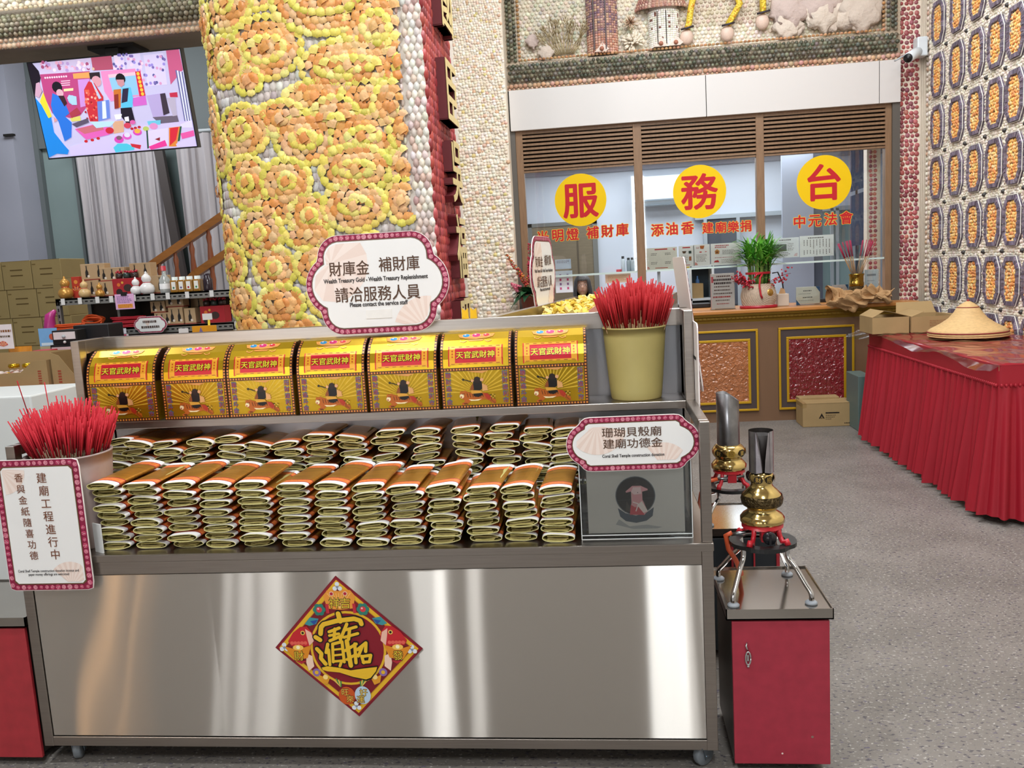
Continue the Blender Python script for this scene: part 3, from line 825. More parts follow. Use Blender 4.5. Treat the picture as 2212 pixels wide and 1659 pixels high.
back_px = [(215, 950), (255, 943), (300, 948), (362, 950), (432, 945), (500, 937), (560, 952), (625, 948), (690, 932), (765, 936), (838, 924), (925, 922), (1008, 915), (1085, 912), (1160, 918), (1222, 922)]
used_x = []
bi = 0
for ci, (px, py) in enumerate(back_px[1:]):
    p = P(px, py+8, Y=2.74); ztop = p.z+.012
    nl = max(4, int(round((ztop-.699)/.0265))); pitch = (ztop-.699)/nl
    for k in range(nl):
        lev = 'topmost' if k == nl-1 else ('lowest' if k == 0 else ordn(k+1)+' from the bottom')
        lab = 'gold joss paper bundle, %s of the %s rear stack from the left' % (lev, ordn(ci+1))
        put_joss(p.x+rj.uniform(-.014, .014), 2.715+rj.uniform(-.012, .012), .6995+pitch*k, rj.randrange(10), rj.uniform(-.10, .10), 0, lab, 'joss paper bundles of the rear stacks', rj.uniform(-.16, .16) if k > 3 else 0)

# ------------------------------------------------------------------ gold treasure chests
GOLD = amat('gold_foil_card', rough=.24, metal=.72, spec=.5, var=.05, vscale=6)
def chest():
    t = thing('treasure_chest', '', 'gift box', (0, 0, 0), 0, 'gold treasure chests in a row on the upper shelf')
    W = .236; hw = W/2
    prof = [(0, .136), (.004, .165), (.016, .196), (.040, .224), (.072, .244), (.105, .247), (.128, .236), (.146, .205), (.15, .136)]
    b = MB(); b.color('#b8921a'); b.box((-hw, 0, 0), (hw, .15, .136)); b.build('body', GOLD, t)
    l = MB(); l.color('#d0aa24')
    for (y0, z0), (y1, z1) in zip(prof[:-1], prof[1:]): l.quad((-hw, y0, z0), (hw, y0, z0), (hw, y1, z1), (-hw, y1, z1))
    for s_ in (-1, 1): l.add([(s_*hw, y, z) for y, z in prof], [tuple(range(len(prof)))], col='#5a3a28')
    l.build('lid', GOLD, t)
    p = MB()
    f = Flat(p, (0, 0, 0), (1, 0, 0), (0, 0, 1), lift=.0004)
    # sunburst
    for k in range(-9, 10):
        a = PI/2+k*.165; a2 = a+.055
        cx, cy = 0, .05
        def hit(a):
            c, s_ = math.cos(a), math.sin(a); tt = 9
            if abs(c) > 1e-6: tt = min(tt, (hw-.014)/abs(c))
            if s_ > 0: tt = min(tt, (.124-cy)/s_)
            if s_ < 0: tt = min(tt, (.012-cy)/s_)
            return (cx+c*tt, cy+s_*tt)
        f.poly([(cx, cy), hit(a), hit(a2)], '#d2b033', 1)
    # border strips with studs
    def strip(fl, x0, y0, x1, y1):
        fl.rect(x0, y0, x1, y1, '#4a2418', 2)
        if abs(x1-x0) > abs(y1-y0):
            n = int(abs(x1-x0)/.0095); 
            for i in range(n): fl.disc(x0+(i+.5)*(x1-x0)/n, (y0+y1)/2, .0032, '#e58f3c', 3, 7)
        else:
            n = max(1, int(abs(y1-y0)/.0095))
            for i in range(n): fl.disc((x0+x1)/2, y0+(i+.5)*(y1-y0)/n, .0032, '#e58f3c', 3, 7)
    strip(f, -hw, 0, hw, .010); strip(f, -hw, .125, hw, .136); strip(f, -hw, .010, -hw+.010, .125); strip(f, hw-.010, .010, hw, .125)
    for sx, txt in ((-1, '賺財進斗金'), (1, '招財進利市')):
        for i, ch in enumerate(txt):
            y = .112-.0225*i
            f.text(ch, sx*(hw-.024), y+.0012, .0200, '#20709a', 4, offset=.03)
            f.text(ch, sx*(hw-.0235), y-.001, .0195, '#a8231c', 5)
    # deity riding a tiger (plain shapes)
    tg = '#b8601a'; tl = '#f3e2b4'; bk = '#17120f'; fl = '#e0a878'
    f.poly([(-.056, .036), (-.050, .052), (-.036, .056), (-.016, .050), (.014, .052), (.034, .046), (.044, .034), (.060, .026), (.062, .014), (.052, .012), (.040, .022), (.026, .028), (.002, .024), (-.022, .024), (-.034, .014), (-.050, .010), (-.054, .016), (-.042, .024)], tg, 4)
    f.poly([(-.030, .030), (-.010, .028), (.014, .030), (.002, .024), (-.022, .024)], tl, 5)
    f.disc(-.047, .045, .0125, tg, 5, 12); f.disc(-.052, .041, .0075, tl, 6, 10); f.disc(-.050, .048, .0017, bk, 7, 6); f.disc(-.044, .049, .0017, bk, 7, 6); f.disc(-.054, .038, .0028, '#a82a20', 7, 6); f.disc(-.041, .056, .004, tg, 6, 7); f.disc(-.054, .055, .0035, tg, 6, 7)
    for k in range(10): f.line([(-.034+.0085*k, .050-.0006*k), (-.031+.0085*k, .036)], .0017, '#3a1c0c', 6)
    for k in range(4): f.line([(-.046+.003*k, .018), (-.043+.003*k, .013)], .0015, '#3a1c0c', 6); f.line([(.046+.004*k, .028-.003*k), (.044+.004*k, .022-.003*k)], .0015, '#3a1c0c', 6)
    f.poly([(.022, .048), (.034, .048), (.046, .036), (.038, .026), (.028, .034)], '#b0331f', 7)
    f.poly([(-.014, .050), (.016, .050), (.020, .044), (.004, .036), (-.012, .040)], bk, 8)
    f.poly([(-.022, .060), (.012, .058), (.018, .050), (-.018, .048)], '#d8a03a', 8)
    f.poly([(-.012, .090), (.016, .090), (.020, .066), (.010, .058), (-.012, .060)], bk, 8)
    f.poly([(-.020, .072), (-.012, .084), (-.010, .062), (-.024, .060)], '#8c4a1c', 8); f.poly([(.018, .082), (.034, .074), (.036, .058), (.018, .056)], '#dca66a', 8)
    f.disc(.002, .094, .011, '#2a1c18', 8, 10); f.disc(.018, .094, .006, fl, 8, 8); f.disc(-.014, .092, .005, fl, 8, 8)
    f.line([(-.018, .088), (-.044, .097)], .003, bk, 8); f.disc(-.044, .096, .004, bk, 8, 7)
    f.poly([(-.032, .124), (-.010, .120), (.020, .116), (.042, .124)], '#d99a5a', 6)
    for k in range(9): f.disc(.046+.006*(k % 3), .030+.006*(k//3)+.002*(k % 2), .0016, '#f2dc7a' if k % 2 else '#2a2010', 8, 6)
    # lid banner on the sloping facets
    def facet(i, j=None):
        (y0, z0), (y1, z1) = prof[i], prof[i+1]
        v = Vector((0, y1-y0, z1-z0)); return Flat(p, (0, y0, z0), (1, 0, 0), v, lift=.0004), v.length
    fa, la = facet(0); fb, lb = facet(1); fc, lc = facet(2); fd, ld = facet(3)
    for fx, ln in ((fa, la), (fb, lb), (fc, lc), (fd, ld)): strip(fx, -hw, 0, -hw+.009, ln); strip(fx, hw-.009, 0, hw, ln)
    fa.rect(-.086, .010, .086, la, '#e9a52c', 2); fb.rect(-.086, 0, .086, lb, '#e9a52c', 2); fc.rect(-.086, 0, .086, .012, '#e9a52c', 2)
    fa.rect(-.068, .016, .068, la, '#c8202f', 3); fb.rect(-.068, 0, .068, lb, '#c8202f', 3); fc.rect(-.068, 0, .068, .004, '#c8202f', 3)
    for s_ in (-1, 1):
        for fx, y0, y1 in ((fa, .006, la), (fb, 0, lb), (fc, 0, .012)):
            fx.rect(s_*.088-.003, y0, s_*.088+.003, y1, '#c8321f', 4); fx.rect(s_*.0855-.0008, y0, s_*.0855+.0008, y1, '#f2c84a', 5)
        for k in range(3): fb.disc(s_*.077, .007+.010*k, .0028, '#c0421f', 4, 6)
    for k in range(7): fa.rect(-.075+.025*k-.006, .0115, -.075+.025*k+.006, .0130, '#7a3418', 4); fc.rect(-.075+.025*k-.006, .008, -.075+.025*k+.006, .0095, '#7a3418', 4)
    for i, ch in enumerate('天官武財神'):
        x = -.052+.026*i
        fb.text(ch, x, .0125, .0270, '#2a1a0c', 5, offset=.055); fb.text(ch, x-.0003, .0128, .0262, '#f0dc3a', 6, offset=.012)
    # jewelled plaque on top
    fd.poly([(-.062, .030), (-.056, .014), (-.036, .006), (0, .002), (.036, .006), (.056, .014), (.062, .030)], '#e39a4a', 3)
    fc.poly([(-.030, lc), (-.02, lc-.006), (.02, lc-.006), (.030, lc)], '#d88a3e', 3)
    for x, c, rx in ((-.034, '#2f8fc4', .012), (0, '#d02f72', .014), (.034, '#d8343c', .011)):
        fd.disc(x, .022, rx*1.15, '#f0c9a0', 4, 14, ry=rx*.8); fd.disc(x, .022, rx, c, 5, 14, ry=rx*.68); fd.disc(x-.003, .025, rx*.3, '#f4dbe4', 6, 8, ry=rx*.2)
    for s_ in (-1, 1): fc.line([(s_*.030, lc-.004), (s_*.040, lc-.010), (s_*.052, lc-.006), (s_*.050, lc-.002)], .0025, '#e8a35a', 4)
    p.build('printed_decoration', amat('foil_print', rough=.3, metal=.25, spec=.5), t)
    return t
C0 = chest()
edges = [(197, 345), (357, 497), (498, 640), (648, 795), (800, 950), (957, 1110), (1117, 1272)]
names = ['leftmost gold treasure-chest box with lid banner, half behind the red incense sticks', 'gold treasure-chest box with tiger picture, second from the left', 'gold treasure-chest box with tiger picture, third from the left',
         'middle gold treasure-chest box of the seven, fourth from the left', 'gold treasure-chest box with tiger picture, third from the right', 'gold treasure-chest box with tiger picture, second from the right', 'rightmost gold treasure-chest box, next to the olive incense pot']
for i, (a, b) in enumerate(edges):
    xa, xb = P(a, 885-(a-200)*.022, Y=2.765).x, P(b, 885-(a-200)*.022, Y=2.765).x
    o = C0 if i == 0 else dup(C0, (0, 0, 0))
    o.location = ((xa+xb)/2, 2.757, 1.0465); o.scale = ((xb-xa)/.236*.995, 1, 1); o.rotation_euler = (0, 0, random.Random(i).uniform(-.012, .012)); o['label'] = names[i]

# ------------------------------------------------------------------ incense pots and sticks
def pot(name, label, c, rb, rt, h, mt, group=None):
    t = thing(name, label, 'incense pot', c)
    g = MB(); pr = [(0, 0), (rb*.97, 0), (rb, .004)]
    for k in range(1, 9): pr.append((rb+(rt-rb)*(k/8)**.9, h*k/8))
    pr += [(rt+.002, h-.004), (rt+.001, h+.002), (rt-.006, h+.002), (rt-.010, h-.006), (rb+(rt-rb)*.6-.01, h*.55), (0, h*.55)]
    g.lathe(pr, (0, 0, 0), 40); g.build('pot_wall', mt, t)
    s_ = MB(); s_.lathe([(0, 0), (rb+(rt-rb)*.6-.012, 0)], (0, 0, h*.56), 24); s_.build('sand_fill', mat('incense_ash', '#8a8478', rough=.95), t)
    return t
OLIVE = mat('olive_stoneware', '#b4a566', rough=.45, var=.07, vscale=9)
MAUVE = mat('mauve_grey_stone', '#a5948f', rough=.5, var=.08, vscale=14)
rp = (.092, 2.848, 1.0465)
pot('incense_pot', 'olive green tapered pot full of red incense sticks on the upper shelf', rp, .084, .104, .238, OLIVE)
lp = (-1.716, 2.478, .6985)
pot('incense_pot', 'mauve grey stone pot full of red incense sticks at the left end of the cart', lp, .100, .128, .30, MAUVE)
STR = mat('red_incense_coating', '#b3161e', rough=.75); STP = mat('pink_red_incense_coating', '#c01c2e', rough=.75); STT = mat('bare_bamboo_stick', '#a5825c', rough=.8); STG = mat('grey_brown_incense', '#8f7c62', rough=.85)
def stick_mesh(L_, split, r, mA, mB):
    g = MB(); g.mi = 0; g.tube([(0, 0, 0), (0, 0, split)], r*.75, seg=5); g.mi = 1; g.tube([(0, 0, split), (0, 0, L_)], r, seg=5)
    o = g.build('incense_stick', [mB, mA]); COL.objects.unlink(o); return o
def sticks(c, hpot, rt, L_, split, spread, n, mA, mB, label, group, seed, lift, stuff_n, zvar):
    r_ = random.Random(seed); base = [stick_mesh(L_, split+dv, .0019, mA, mB) for dv in (-.012, 0, .012)]
    def place():
        a, q = r_.uniform(0, 2*PI), math.sqrt(r_.random())
        q = min(q, .97); bx, by = .43*rt*q*math.cos(a), .43*rt*q*math.sin(a)
        dx, dy = spread*q*math.cos(a)+r_.uniform(-.03, .03), spread*q*math.sin(a)*.8+r_.uniform(-.03, .03)
        return (bx, by), (dx, dy), lift+r_.uniform(-zvar, zvar)-.03*q*q
    for k in range(n):
        (bx, by), (dx, dy), z = place()
        o = base[k % 3].copy(); COL.objects.link(o); o.location = (c[0]+bx, c[1]+by, c[2]+z)
        o.rotation_euler = Vector((0, 0, 1)).rotation_difference(Vector((dx, dy, 1)).normalized()).to_euler()
        tag(o, label, 'incense stick', group)
    g = MB()
    for k in range(stuff_n):
        (bx, by), (dx, dy), z = place(); z -= .012
        d = Vector((dx, dy, 1)).normalized(); b = Vector((c[0]+bx, c[1]+by, c[2]+z)); sp = split+r_.uniform(-.012, .012)
        g.mi = 0; g.tube([b, b+d*sp], .0015, seg=4); g.mi = 1; g.tube([b+d*sp, b+d*(L_-.012)], .0019, seg=4)
    o = g.build('incense_bundle', [mB, mA]); tag(o, label.replace('red-tipped incense stick', 'densely packed red-tipped incense sticks').replace('thin pink-red incense stick', 'densely packed pink-red incense sticks'), 'incense sticks', kind='stuff')
sticks(rp, .238, .104, .285, .175, .36, 150, STR, STT, 'red-tipped incense stick with bare bamboo end in the olive green pot', 'incense sticks in the olive pot', 3, .112, 420, .013)
sticks(lp, .30, .128, .265, .148, .44, 150, STP, STG, 'thin pink-red incense stick in the mauve grey stone pot', 'incense sticks in the mauve pot', 4, .20, 420, .022)
# a few longer sticks standing out of the left pot
for (x0, y0), (x1, y1) in (((112, 915), (96, 826)), ((50, 862), (37, 823))):
    a, b = P(x0, y0, Y=2.47), P(x1, y1, Y=2.42)
    g = MB(); a2 = a-(b-a)*1.2; g.tube([(0, 0, 0), b-a2], .0016, seg=5); o = g.build('incense_stick', STP); o.location = a2
    tag(o, 'long single incense stick rising out of the left pot, %s one' % ('right-hand' if x0 > 60 else 'left-hand'), 'incense stick', 'incense sticks in the mauve pot')
# ================================================================== SHELL-BORDERED SIGNS
def sdf_rr(x, y, hw, hh, r):
    qx, qy = abs(x)-hw+r, abs(y)-hh+r
    return math.hypot(max(qx, 0), max(qy, 0))+min(max(qx, qy), 0)-r
class Plaque:
    def __init__(s, hw, hh, r, lobe=None): s.a = (hw, hh, r); s.lobe = lobe
    def sdf(s, x, y):
        d = sdf_rr(x, y, *s.a)
        if s.lobe: d = min(d, math.hypot(abs(x)-s.lobe[0], y)-s.lobe[1])
        return d
    def outline(s, d=0.0, n=96):
        out = []
        for i in range(n):
            a = 2*PI*i/n; c, q = math.cos(a), math.sin(a); lo, hi = 0, 1.0
            for _ in range(26):
                m_ = (lo+hi)/2
                if s.sdf(c*m_, q*m_) < -d: lo = m_
                else: hi = m_
            out.append((c*lo, q*lo))
        return out
def fan(f, x, y, r, rot, lay, pal=('#f3dfd6', '#ecd2c8'), spread=1.9, n=15):
    for i in range(n):
        a0, a1 = rot-spread/2+spread*i/n, rot-spread/2+spread*(i+1)/n; am = (a0+a1)/2
        f.poly([(x, y), (x+r*math.cos(a0), y+r*math.sin(a0)), (x+r*1.04*math.cos(am), y+r*1.04*math.sin(am)), (x+r*math.cos(a1), y+r*math.sin(a1))], pal[i % 2], lay)
    for q in (.45, .7): f.line([(x+r*q*math.cos(rot-spread/2+spread*k/8), y+r*q*math.sin(rot-spread/2+spread*k/8)) for k in range(9)], r*.03, '#e9cfc2', lay+1)
def clipfan(f, pl, x, y, r, rot, lay, spread, n=18):
    """faded printed shell kept inside the white field"""
    pal = ('#f5e4da', '#eed8cc')
    for i in range(n):
        a0, a1 = rot-spread/2+spread*i/n, rot-spread/2+spread*(i+1)/n
        def span(a):
            ins = [r*k/40 for k in range(41) if pl.sdf(x+r*k/40*math.cos(a), y+r*k/40*math.sin(a)) < -.026]
            return (ins[0], ins[-1]) if ins else None
        s0, s1 = span(a0), span(a1)
        if not s0 or not s1: continue
        c0, q0, c1, q1 = math.cos(a0), math.sin(a0), math.cos(a1), math.sin(a1)
        f.poly([(x+s0[0]*c0, y+s0[0]*q0), (x+s0[1]*c0, y+s0[1]*q0), (x+s1[1]*c1, y+s1[1]*q1)]+([(x+s1[0]*c1, y+s1[0]*q1)] if s1[0] > 0 or s0[0] > 0 else []), pal[i % 2], lay)
def sign(name, label, loc, pl, lines, fans, rz=0, bw=.021, seed=1, rot=None, group=None, th=.004):
    t = thing(name, label, 'sign', loc, rz, group)
    if rot: t.rotation_euler = rot
    rs_ = random.Random(seed)
    g = MB(); g.color('#8e1f42'); o = pl.outline(); g.prism([(x, 0, y) for x, y in o], (0, th, 0)); 
    o2 = pl.outline(-.0018); g.color('#f4ece8'); g.prism([(x, .0008, y) for x, y in o2], (0, th, 0))
    g.build('board', PRINT, t)
    b = MB(); f = Flat(b, (0, 0, 0), (1, 0, 0), (0, 0, 1), lift=.0004)
    mid = pl.outline(bw*.45, 400); L_ = 0; pts = []
    step = bw*.86
    for (x0, y0), (x1, y1) in zip(mid, mid[1:]+mid[:1]):
        L_ += math.hypot(x1-x0, y1-y0)
        if L_ >= step:
            L_ = 0; pts.append((x1, y1))
    for x, y in pts:
        r_ = bw*rs_.uniform(.30, .42); a = rs_.uniform(0, 2*PI); c0 = rs_.choice(['#d66a86', '#c9506f', '#e08a9c', '#d8788e', '#c2466a'])
        f.disc(x, y, r_, c0, 2, 9)
        for k in range(4): f.line([(x-r_*.7*math.cos(a), y-r_*.7*math.sin(a)), (x+r_*.85*math.cos(a+.5*(k-1.5)), y+r_*.85*math.sin(a+.5*(k-1.5)))], r_*.13, '#efb7c2' if k % 2 else '#a8375a', 3)
    b.build('shell_border', GLOSSP, t)
    w_ = MB(); f = Flat(w_, (0, 0, 0), (1, 0, 0), (0, 0, 1), lift=.0004)
    f.poly(pl.outline(bw*.90), '#6e5238', 4); f.poly(pl.outline(bw*1.06), '#f1f0ee', 5)
    for fx, fy, fr, fro, fs in fans: clipfan(f, pl, fx, fy, fr, fro, 6, fs)
    w_.build('white_field', GLOSSP, t)
    l = MB(); f = Flat(l, (0, 0, 0), (1, 0, 0), (0, 0, 1), lift=.0004)
    for txt, x, y, h, w2, col, off in lines: f.text(txt, x, y, h, col, 8, w_=w2, offset=off)
    l.build('lettering', PRINT, t)
    return t
BR = '#5a4030'; GY = '#3a3433'
main_pl = Plaque(.200, .168, .075, (.145, .103))
main_lines = [('財庫金', -.092, .056, .052, .140, BR, .012), ('補財庫', .082, .063, .052, .140, BR, .012), ('Wealth Treasury Gold - Wealth Treasury Replenishment', -.003, .017, .0205, .362, GY, .035),
              ('請洽服務人員', 0, -.033, .054, .296, BR, .012), ('Please contact the service staff',   .002, -.067, .0205, .202, GY, .035)]
main_fans = [(-.155, .075, .13, .2, 6.2), (.165, -.165, .115, 2.25, 2.2)]
s1 = sign('notice_sign', 'white quatrefoil sign with red shell border reading Wealth Treasury Gold, above the gold boxes', (-.7685, 2.842, 1.474), main_pl, main_lines, main_fans, seed=2)
g = MB(); g.color('#f4f2ee'); g.box((-.045, -.0035, -.118), (.045, -.0026, -.088)); g.build('blank_tape_patch', PAPER, s1)
g = MB(); g.box((-.05, .0055, -.16), (.05, .048, -.145)); g.build('clip_bracket', STEEL, s1)
small_pl = Plaque(.152, .078, .030, (.128, .061))
s3 = sign('donation_sign', 'white quatrefoil sign with shell border reading Coral Shell Temple construction donation, on the acrylic box', (.0615, 2.402, .9845), small_pl,
     [('珊瑚貝殼廟', -.002, .034, .030, .168, BR, .012), ('建廟功德金', 0, .001, .030, .168, BR, .012), ('Coral Shell Temple construction donation', .0, -.034, .0125, .176, GY, .03)],
     [(-.10, .055, .085, -1.5, 2.6), (.085, -.075, .075, 1.1, 2.2)], bw=.0165, seed=3)
s3.rotation_euler = (0, -.004, 0)
left_pl = Plaque(.1375, .205, .014)
vt = [('香', -.058, .152), ('與', -.056, .117), ('金', -.054, .082), ('紙', -.051, .047), ('隨', -.049, .012), ('喜', -.047, -.023), ('功', -.045, -.058), ('德', -.043, -.093)]
vt2 = [('建', .016, .150), ('廟', .018, .110), ('工', .020, .070), ('程', .022, .030), ('進', .024, -.011), ('行', .026, -.051), ('中', .028, -.091)]
s2 = sign('donation_sign', 'white rectangular sign with shell border and two character columns, at the cart left end', (-1.731, 2.338, .803), left_pl,
     [(c, x, y, .029, None, '#7a4a34', .010) for c, x, y in vt]+[(c, x, y, .034, None, '#7a4a34', .010) for c, x, y in vt2]+
     [('Coral Shell Temple construction donation incense and', -.002, -.142, .0115, .200, GY, .014), ('paper money offerings are welcomed', -.002, -.153, .0115, .134, GY, .014)],
     [(-.112, .175, .075, -1.0, 3.0), (.07, -.19, .075, 1.2, 2.4)], bw=.0205, seed=4)
g = MB(); g.box((-.03, .004, -.12), (.03, .0175, -.11)); g.build('clip_bracket', STEEL, s2)
# same sign on the second cart, turned almost edge-on, and one on this cart's right end seen from behind its edge
s4 = sign('notice_sign', 'quatrefoil shell-bordered sign turned almost edge-on, on the second cart behind', (-.2725, 3.9, 1.4645), main_pl, main_lines, main_fans, rz=math.radians(81), seed=5)
g = MB(); g.box((-.05, .005, -.16), (.05, .05, -.145)); g.build('clip_bracket', STEEL, s4)
s5 = sign('notice_sign', 'flat pale sign hung on the outside of the cart right end post, seen edge-on', (.281, 2.815, 1.16), Plaque(.165, .137, .022), [], [], rz=math.radians(90), seed=6)
g = MB(); g.box((-.12, .004, .02), (-.06, .0055, .03)); g.build('mounting_tab', DARK, s5)
s6b = sign('notice_sign', 'tall pale sign leaning behind the cart right end, seen edge-on', (.302, 3.20, 1.27), Plaque(.24, .235, .02), [], [], rz=math.radians(90), seed=8)
s6b.rotation_euler = (math.radians(-6.5), 0, math.radians(90))
g = MB(); g.box((-.22, .004, -.2), (-.20, .06, -.18)); g.build('clip_bracket', STEEL, s6b)

# ------------------------------------------------------------------ white card beside the left pot
t = MB(); t.color('#d9dad9'); t.box((-.022, 0, 0), (.022, .004, .092)); o = t.build('price_card', PAPER); o.location = (-1.592, 2.385, .6985); o.rotation_euler = (0, 0, -.5)
tag(o, 'small white card standing between the left sign and the paper stacks', 'card')

# ------------------------------------------------------------------ acrylic donation box
ACR = thin_glass('clear_acrylic', (.93, .95, .95), refl=.07)
x0, x1, y0, y1, z0, z1 = -.096, .224, 2.412, 2.688, .6985, 1.0
db = thing('donation_box', 'clear acrylic donation box with a round dark window and folded pink note, on the cart', 'donation box', ((x0+x1)/2, y0, z0))
z1 = 1.005
g = MB(); t_ = .007
g.box((x0, y0, z0), (x1, y0+t_, z1)); g.box((x0, y1-t_, z0), (x1, y1, z1)); g.box((x0, y0, z0), (x0+t_, y1, z1)); g.box((x1-t_, y0, z0), (x1, y1, z1)); g.box((x0, y0, z0), (x1, y1, z0+.012))
g.build('acrylic_walls', ACR, db, True)
g = MB(); g.box((x0-.002, y0-.002, z1), (x1+.002, y1+.002, z1+.006)); g.build('acrylic_lid', ACR, db, True)
g = MB(); zz = z1+.0066; xm = (x0+x1)/2
g.box((xm-.045, y0+.13, zz), (xm+.05, y0+.134, zz+.001))
for a, b in (((x0, y0, z1+.006), (x1, y0, z1+.006)), ((x0, y0, z1), (x0, y1, z1)), ((x1, y0, z1), (x1, y1, z1)), ((x1, y0, z0), (x1, y0, z1)), ((x0, y0, z0), (x0, y0, z1)), ((x0, y0, z0+.012), (x1, y0, z0+.012)), ((x0, y0, z0), (x1, y0, z0))):
    g.bar(a, b, .0022, .0022)
g.build('polished_edge', mat('frosted_acrylic_edge', '#e2e6e6', rough=.3), db, True)
g = MB(); g.box((x0+.02, y0+.016, z0+.013), (x1-.02, y0+.018, z1-.01)); g.box((x0+.02, y0+.018, z0+.013), (x0+.022, y1-.02, z1-.01)); g.box((x1-.022, y0+.018, z0+.013), (x1-.02, y1-.02, z1-.01))
g.build('mirror_liner', mat('grey_mirror_liner', '#d2ccc4', rough=.35, metal=.2), db, True)
cw, cz = .064, .823
g = MB(); f = Flat(g, (cw, y0+.0155, cz), (1, 0, 0), (0, 0, 1), lift=.0004)
f.disc(0, 0, .058, '#6b7076', 1, 32); f.disc(0, 0, .0555, '#15171a', 2, 32)
f.poly([(-.03, -.045), (-.026, -.015), (-.018, -.03), (-.012, -.05)], '#3d3634', 3); f.poly([(.012, -.03), (.02, -.012), (.028, -.022), (.022, -.04)], '#4d4844', 3)
f.poly([(-.052, -.014), (.052, -.008), (.052, -.006), (-.052, -.012)], '#2c2f33', 3)
g.build('round_window', PRINT, db, True)
g = MB(); g.color('#3f4954'); f = Flat(g, (cw, y0+.0155, cz-.066), (1, 0, 0), (0, 0, 1), lift=.0004)
f.poly([(-.052, .030), (-.046, .004), (-.030, -.010), (0, -.016), (.030, -.010), (.048, .004), (.052, .030), (.03, .014), (0, .006), (-.03, .014)], '#4a5561', 1)
f.poly([(-.05, -.004), (-.02, -.026), (.03, -.022), (.075, -.030), (.06, -.034), (-.01, -.034), (-.06, -.02)], '#a9a8a6', 1)
g.build('liner_marks', PRINT, db, True)  # blue-grey arc and pale patch below the round window
nt = thing('folded_banknote', 'pink banknote folded into a little shirted figure inside the acrylic box', 'banknote', (cw+.004, y0+.012, cz-.056))
g = MB(); f = Flat(g, (cw+.004, y0+.0135, cz), (1, 0, 0), (0, 0, 1), lift=.0005)
f.poly([(-.022, -.056), (.020, -.058), (.030, -.046), (.016, -.012), (.016, .012), (.032, .016), (.032, .020), (.012, .030), (-.012, .030), (-.032, .014), (-.030, .010), (-.014, .014), (-.014, -.008)], '#e3a3a6', 1)
f.poly([(-.022, -.056), (.020, -.058), (.012, -.030), (-.006, -.034), (-.018, -.026)], '#c9545c', 2); f.poly([(-.016, .012), (-.010, .026), (.012, .026), (.014, .006), (-.008, .004)], '#f1d2d2', 2)
f.poly([(0, -.028), (.014, -.016), (.030, -.046), (.018, -.052)], '#efe0d8', 2); f.line([(-.012, -.018), (.004, -.024), (-.004, -.046)], .003, '#f3e3df', 3)
f.poly([(-.010, .030), (.002, .040), (.014, .030)], '#3d3a3a', 2); f.disc(.003, .010, .0014, '#2b2220', 3, 6)
g.build('note_print', PAPER, nt, True)
g = MB(); g.box((cw-.012, y0+.0135, cz-.05), (cw+.018, y0+.0155, cz+.02)); g.build('note_fold', mat('pink_note_paper', '#dfb1b1', rough=.8), nt, True)
g = MB(); g.box((x0+.004, y0+.02, z1+.0062), (x0+.034, y0+.16, z1+.0075)); 
o = tag(g.build('gold_paper_packet', mat('yellow_gold_packet', '#d9b21f', rough=.3, metal=.3)), 'yellow gold printed packet lying on the left edge of the acrylic box lid', 'packet')
GB = MB(); f = Flat(GB, (x0+.004, y0+.02, z1+.0075), (1, 0, 0), (0, 1, 0), lift=.0003)
f.rect(.008, .02, .022, .08, '#3e5a86', 1); f.rect(.006, .09, .024, .12, '#b03c2a', 1); f.rect(.010, .03, .020, .05, '#e8d9a0', 2); GB.build('packet_print', PRINT, o)

# ------------------------------------------------------------------ diamond good-luck sticker on the cart front
dl = thing('luck_sticker', 'red and gold diamond good-luck sticker on the cart front', 'sticker', (-.815, 2.3625, .394))
K = .2295/763
def dm(x, y): return ((x-868)*K, -(y-840)*K)
g = MB(); f = Flat(g, (0, 0, 0), (1, 0, 0), (0, 0, 1), lift=.00035)
cor = [(800, 92), (1632, 862), (922, 1588), (104, 842)]
cx_, cy_ = sum(p[0] for p in cor)/4, sum(p[1] for p in cor)/4
def dia(k): return [dm(cx_+(x-cx_)*k, cy_+(y-cy_)*k) for x, y in cor]
g.color('#7d1526'); g.prism([(x, .0002, y) for x, y in dia(1)], (0, .0006, 0))
f.poly(dia(.975), '#8e1a28', 1); f.poly(dia(.945), '#e3b32a', 2); f.poly(dia(.875), '#c48a2a', 3); f.poly(dia(.862), '#7c1722', 4)
def blob(pts, col, lay): f.poly([dm(*p) for p in pts], col, lay)
f.disc(*dm(868, 850), .118, '#e3b32a', 5, 40); f.disc(*dm(868, 850), .1105, '#831524', 6, 40)
# top fan with characters, flowers
blob([(660, 300), (700, 240), (770, 230), (820, 250), (870, 230), (940, 240), (985, 300), (960, 430), (820, 445), (690, 430)], '#e8973a', 7)
for k in range(9): f.line([dm(820, 430), dm(700+30*k, 270)], .002, '#f2c06a', 8)
for x in (745, 885): f.disc(*dm(x, 275), .007, '#f0d0b0', 8); f.disc(*dm(x, 275), .005, '#b5203a', 9)
for i, ch in enumerate('祥吉'): f.text(ch, *dm(768+110*i, 372), .036, '#2b1a10', 9, offset=.05); f.text(ch, *dm(768+110*i, 372), .035, '#e9c93a', 10)
for x in (690, 968): f.poly([dm(x-18, 380), dm(x+14, 380), dm(x+18, 480), dm(x-14, 480)], '#c02a3a', 8)
for x in (605, 1055):
    for k in range(6): f.disc(dm(x, 440)[0]+.011*math.cos(k*1.047), dm(x, 440)[1]+.011*math.sin(k*1.047), .009, '#2f7a6c', 8)
    f.disc(*dm(x, 440), .009, '#d83a44', 9); f.disc(*dm(x-8, 430), .003, '#f3b8b8', 10)
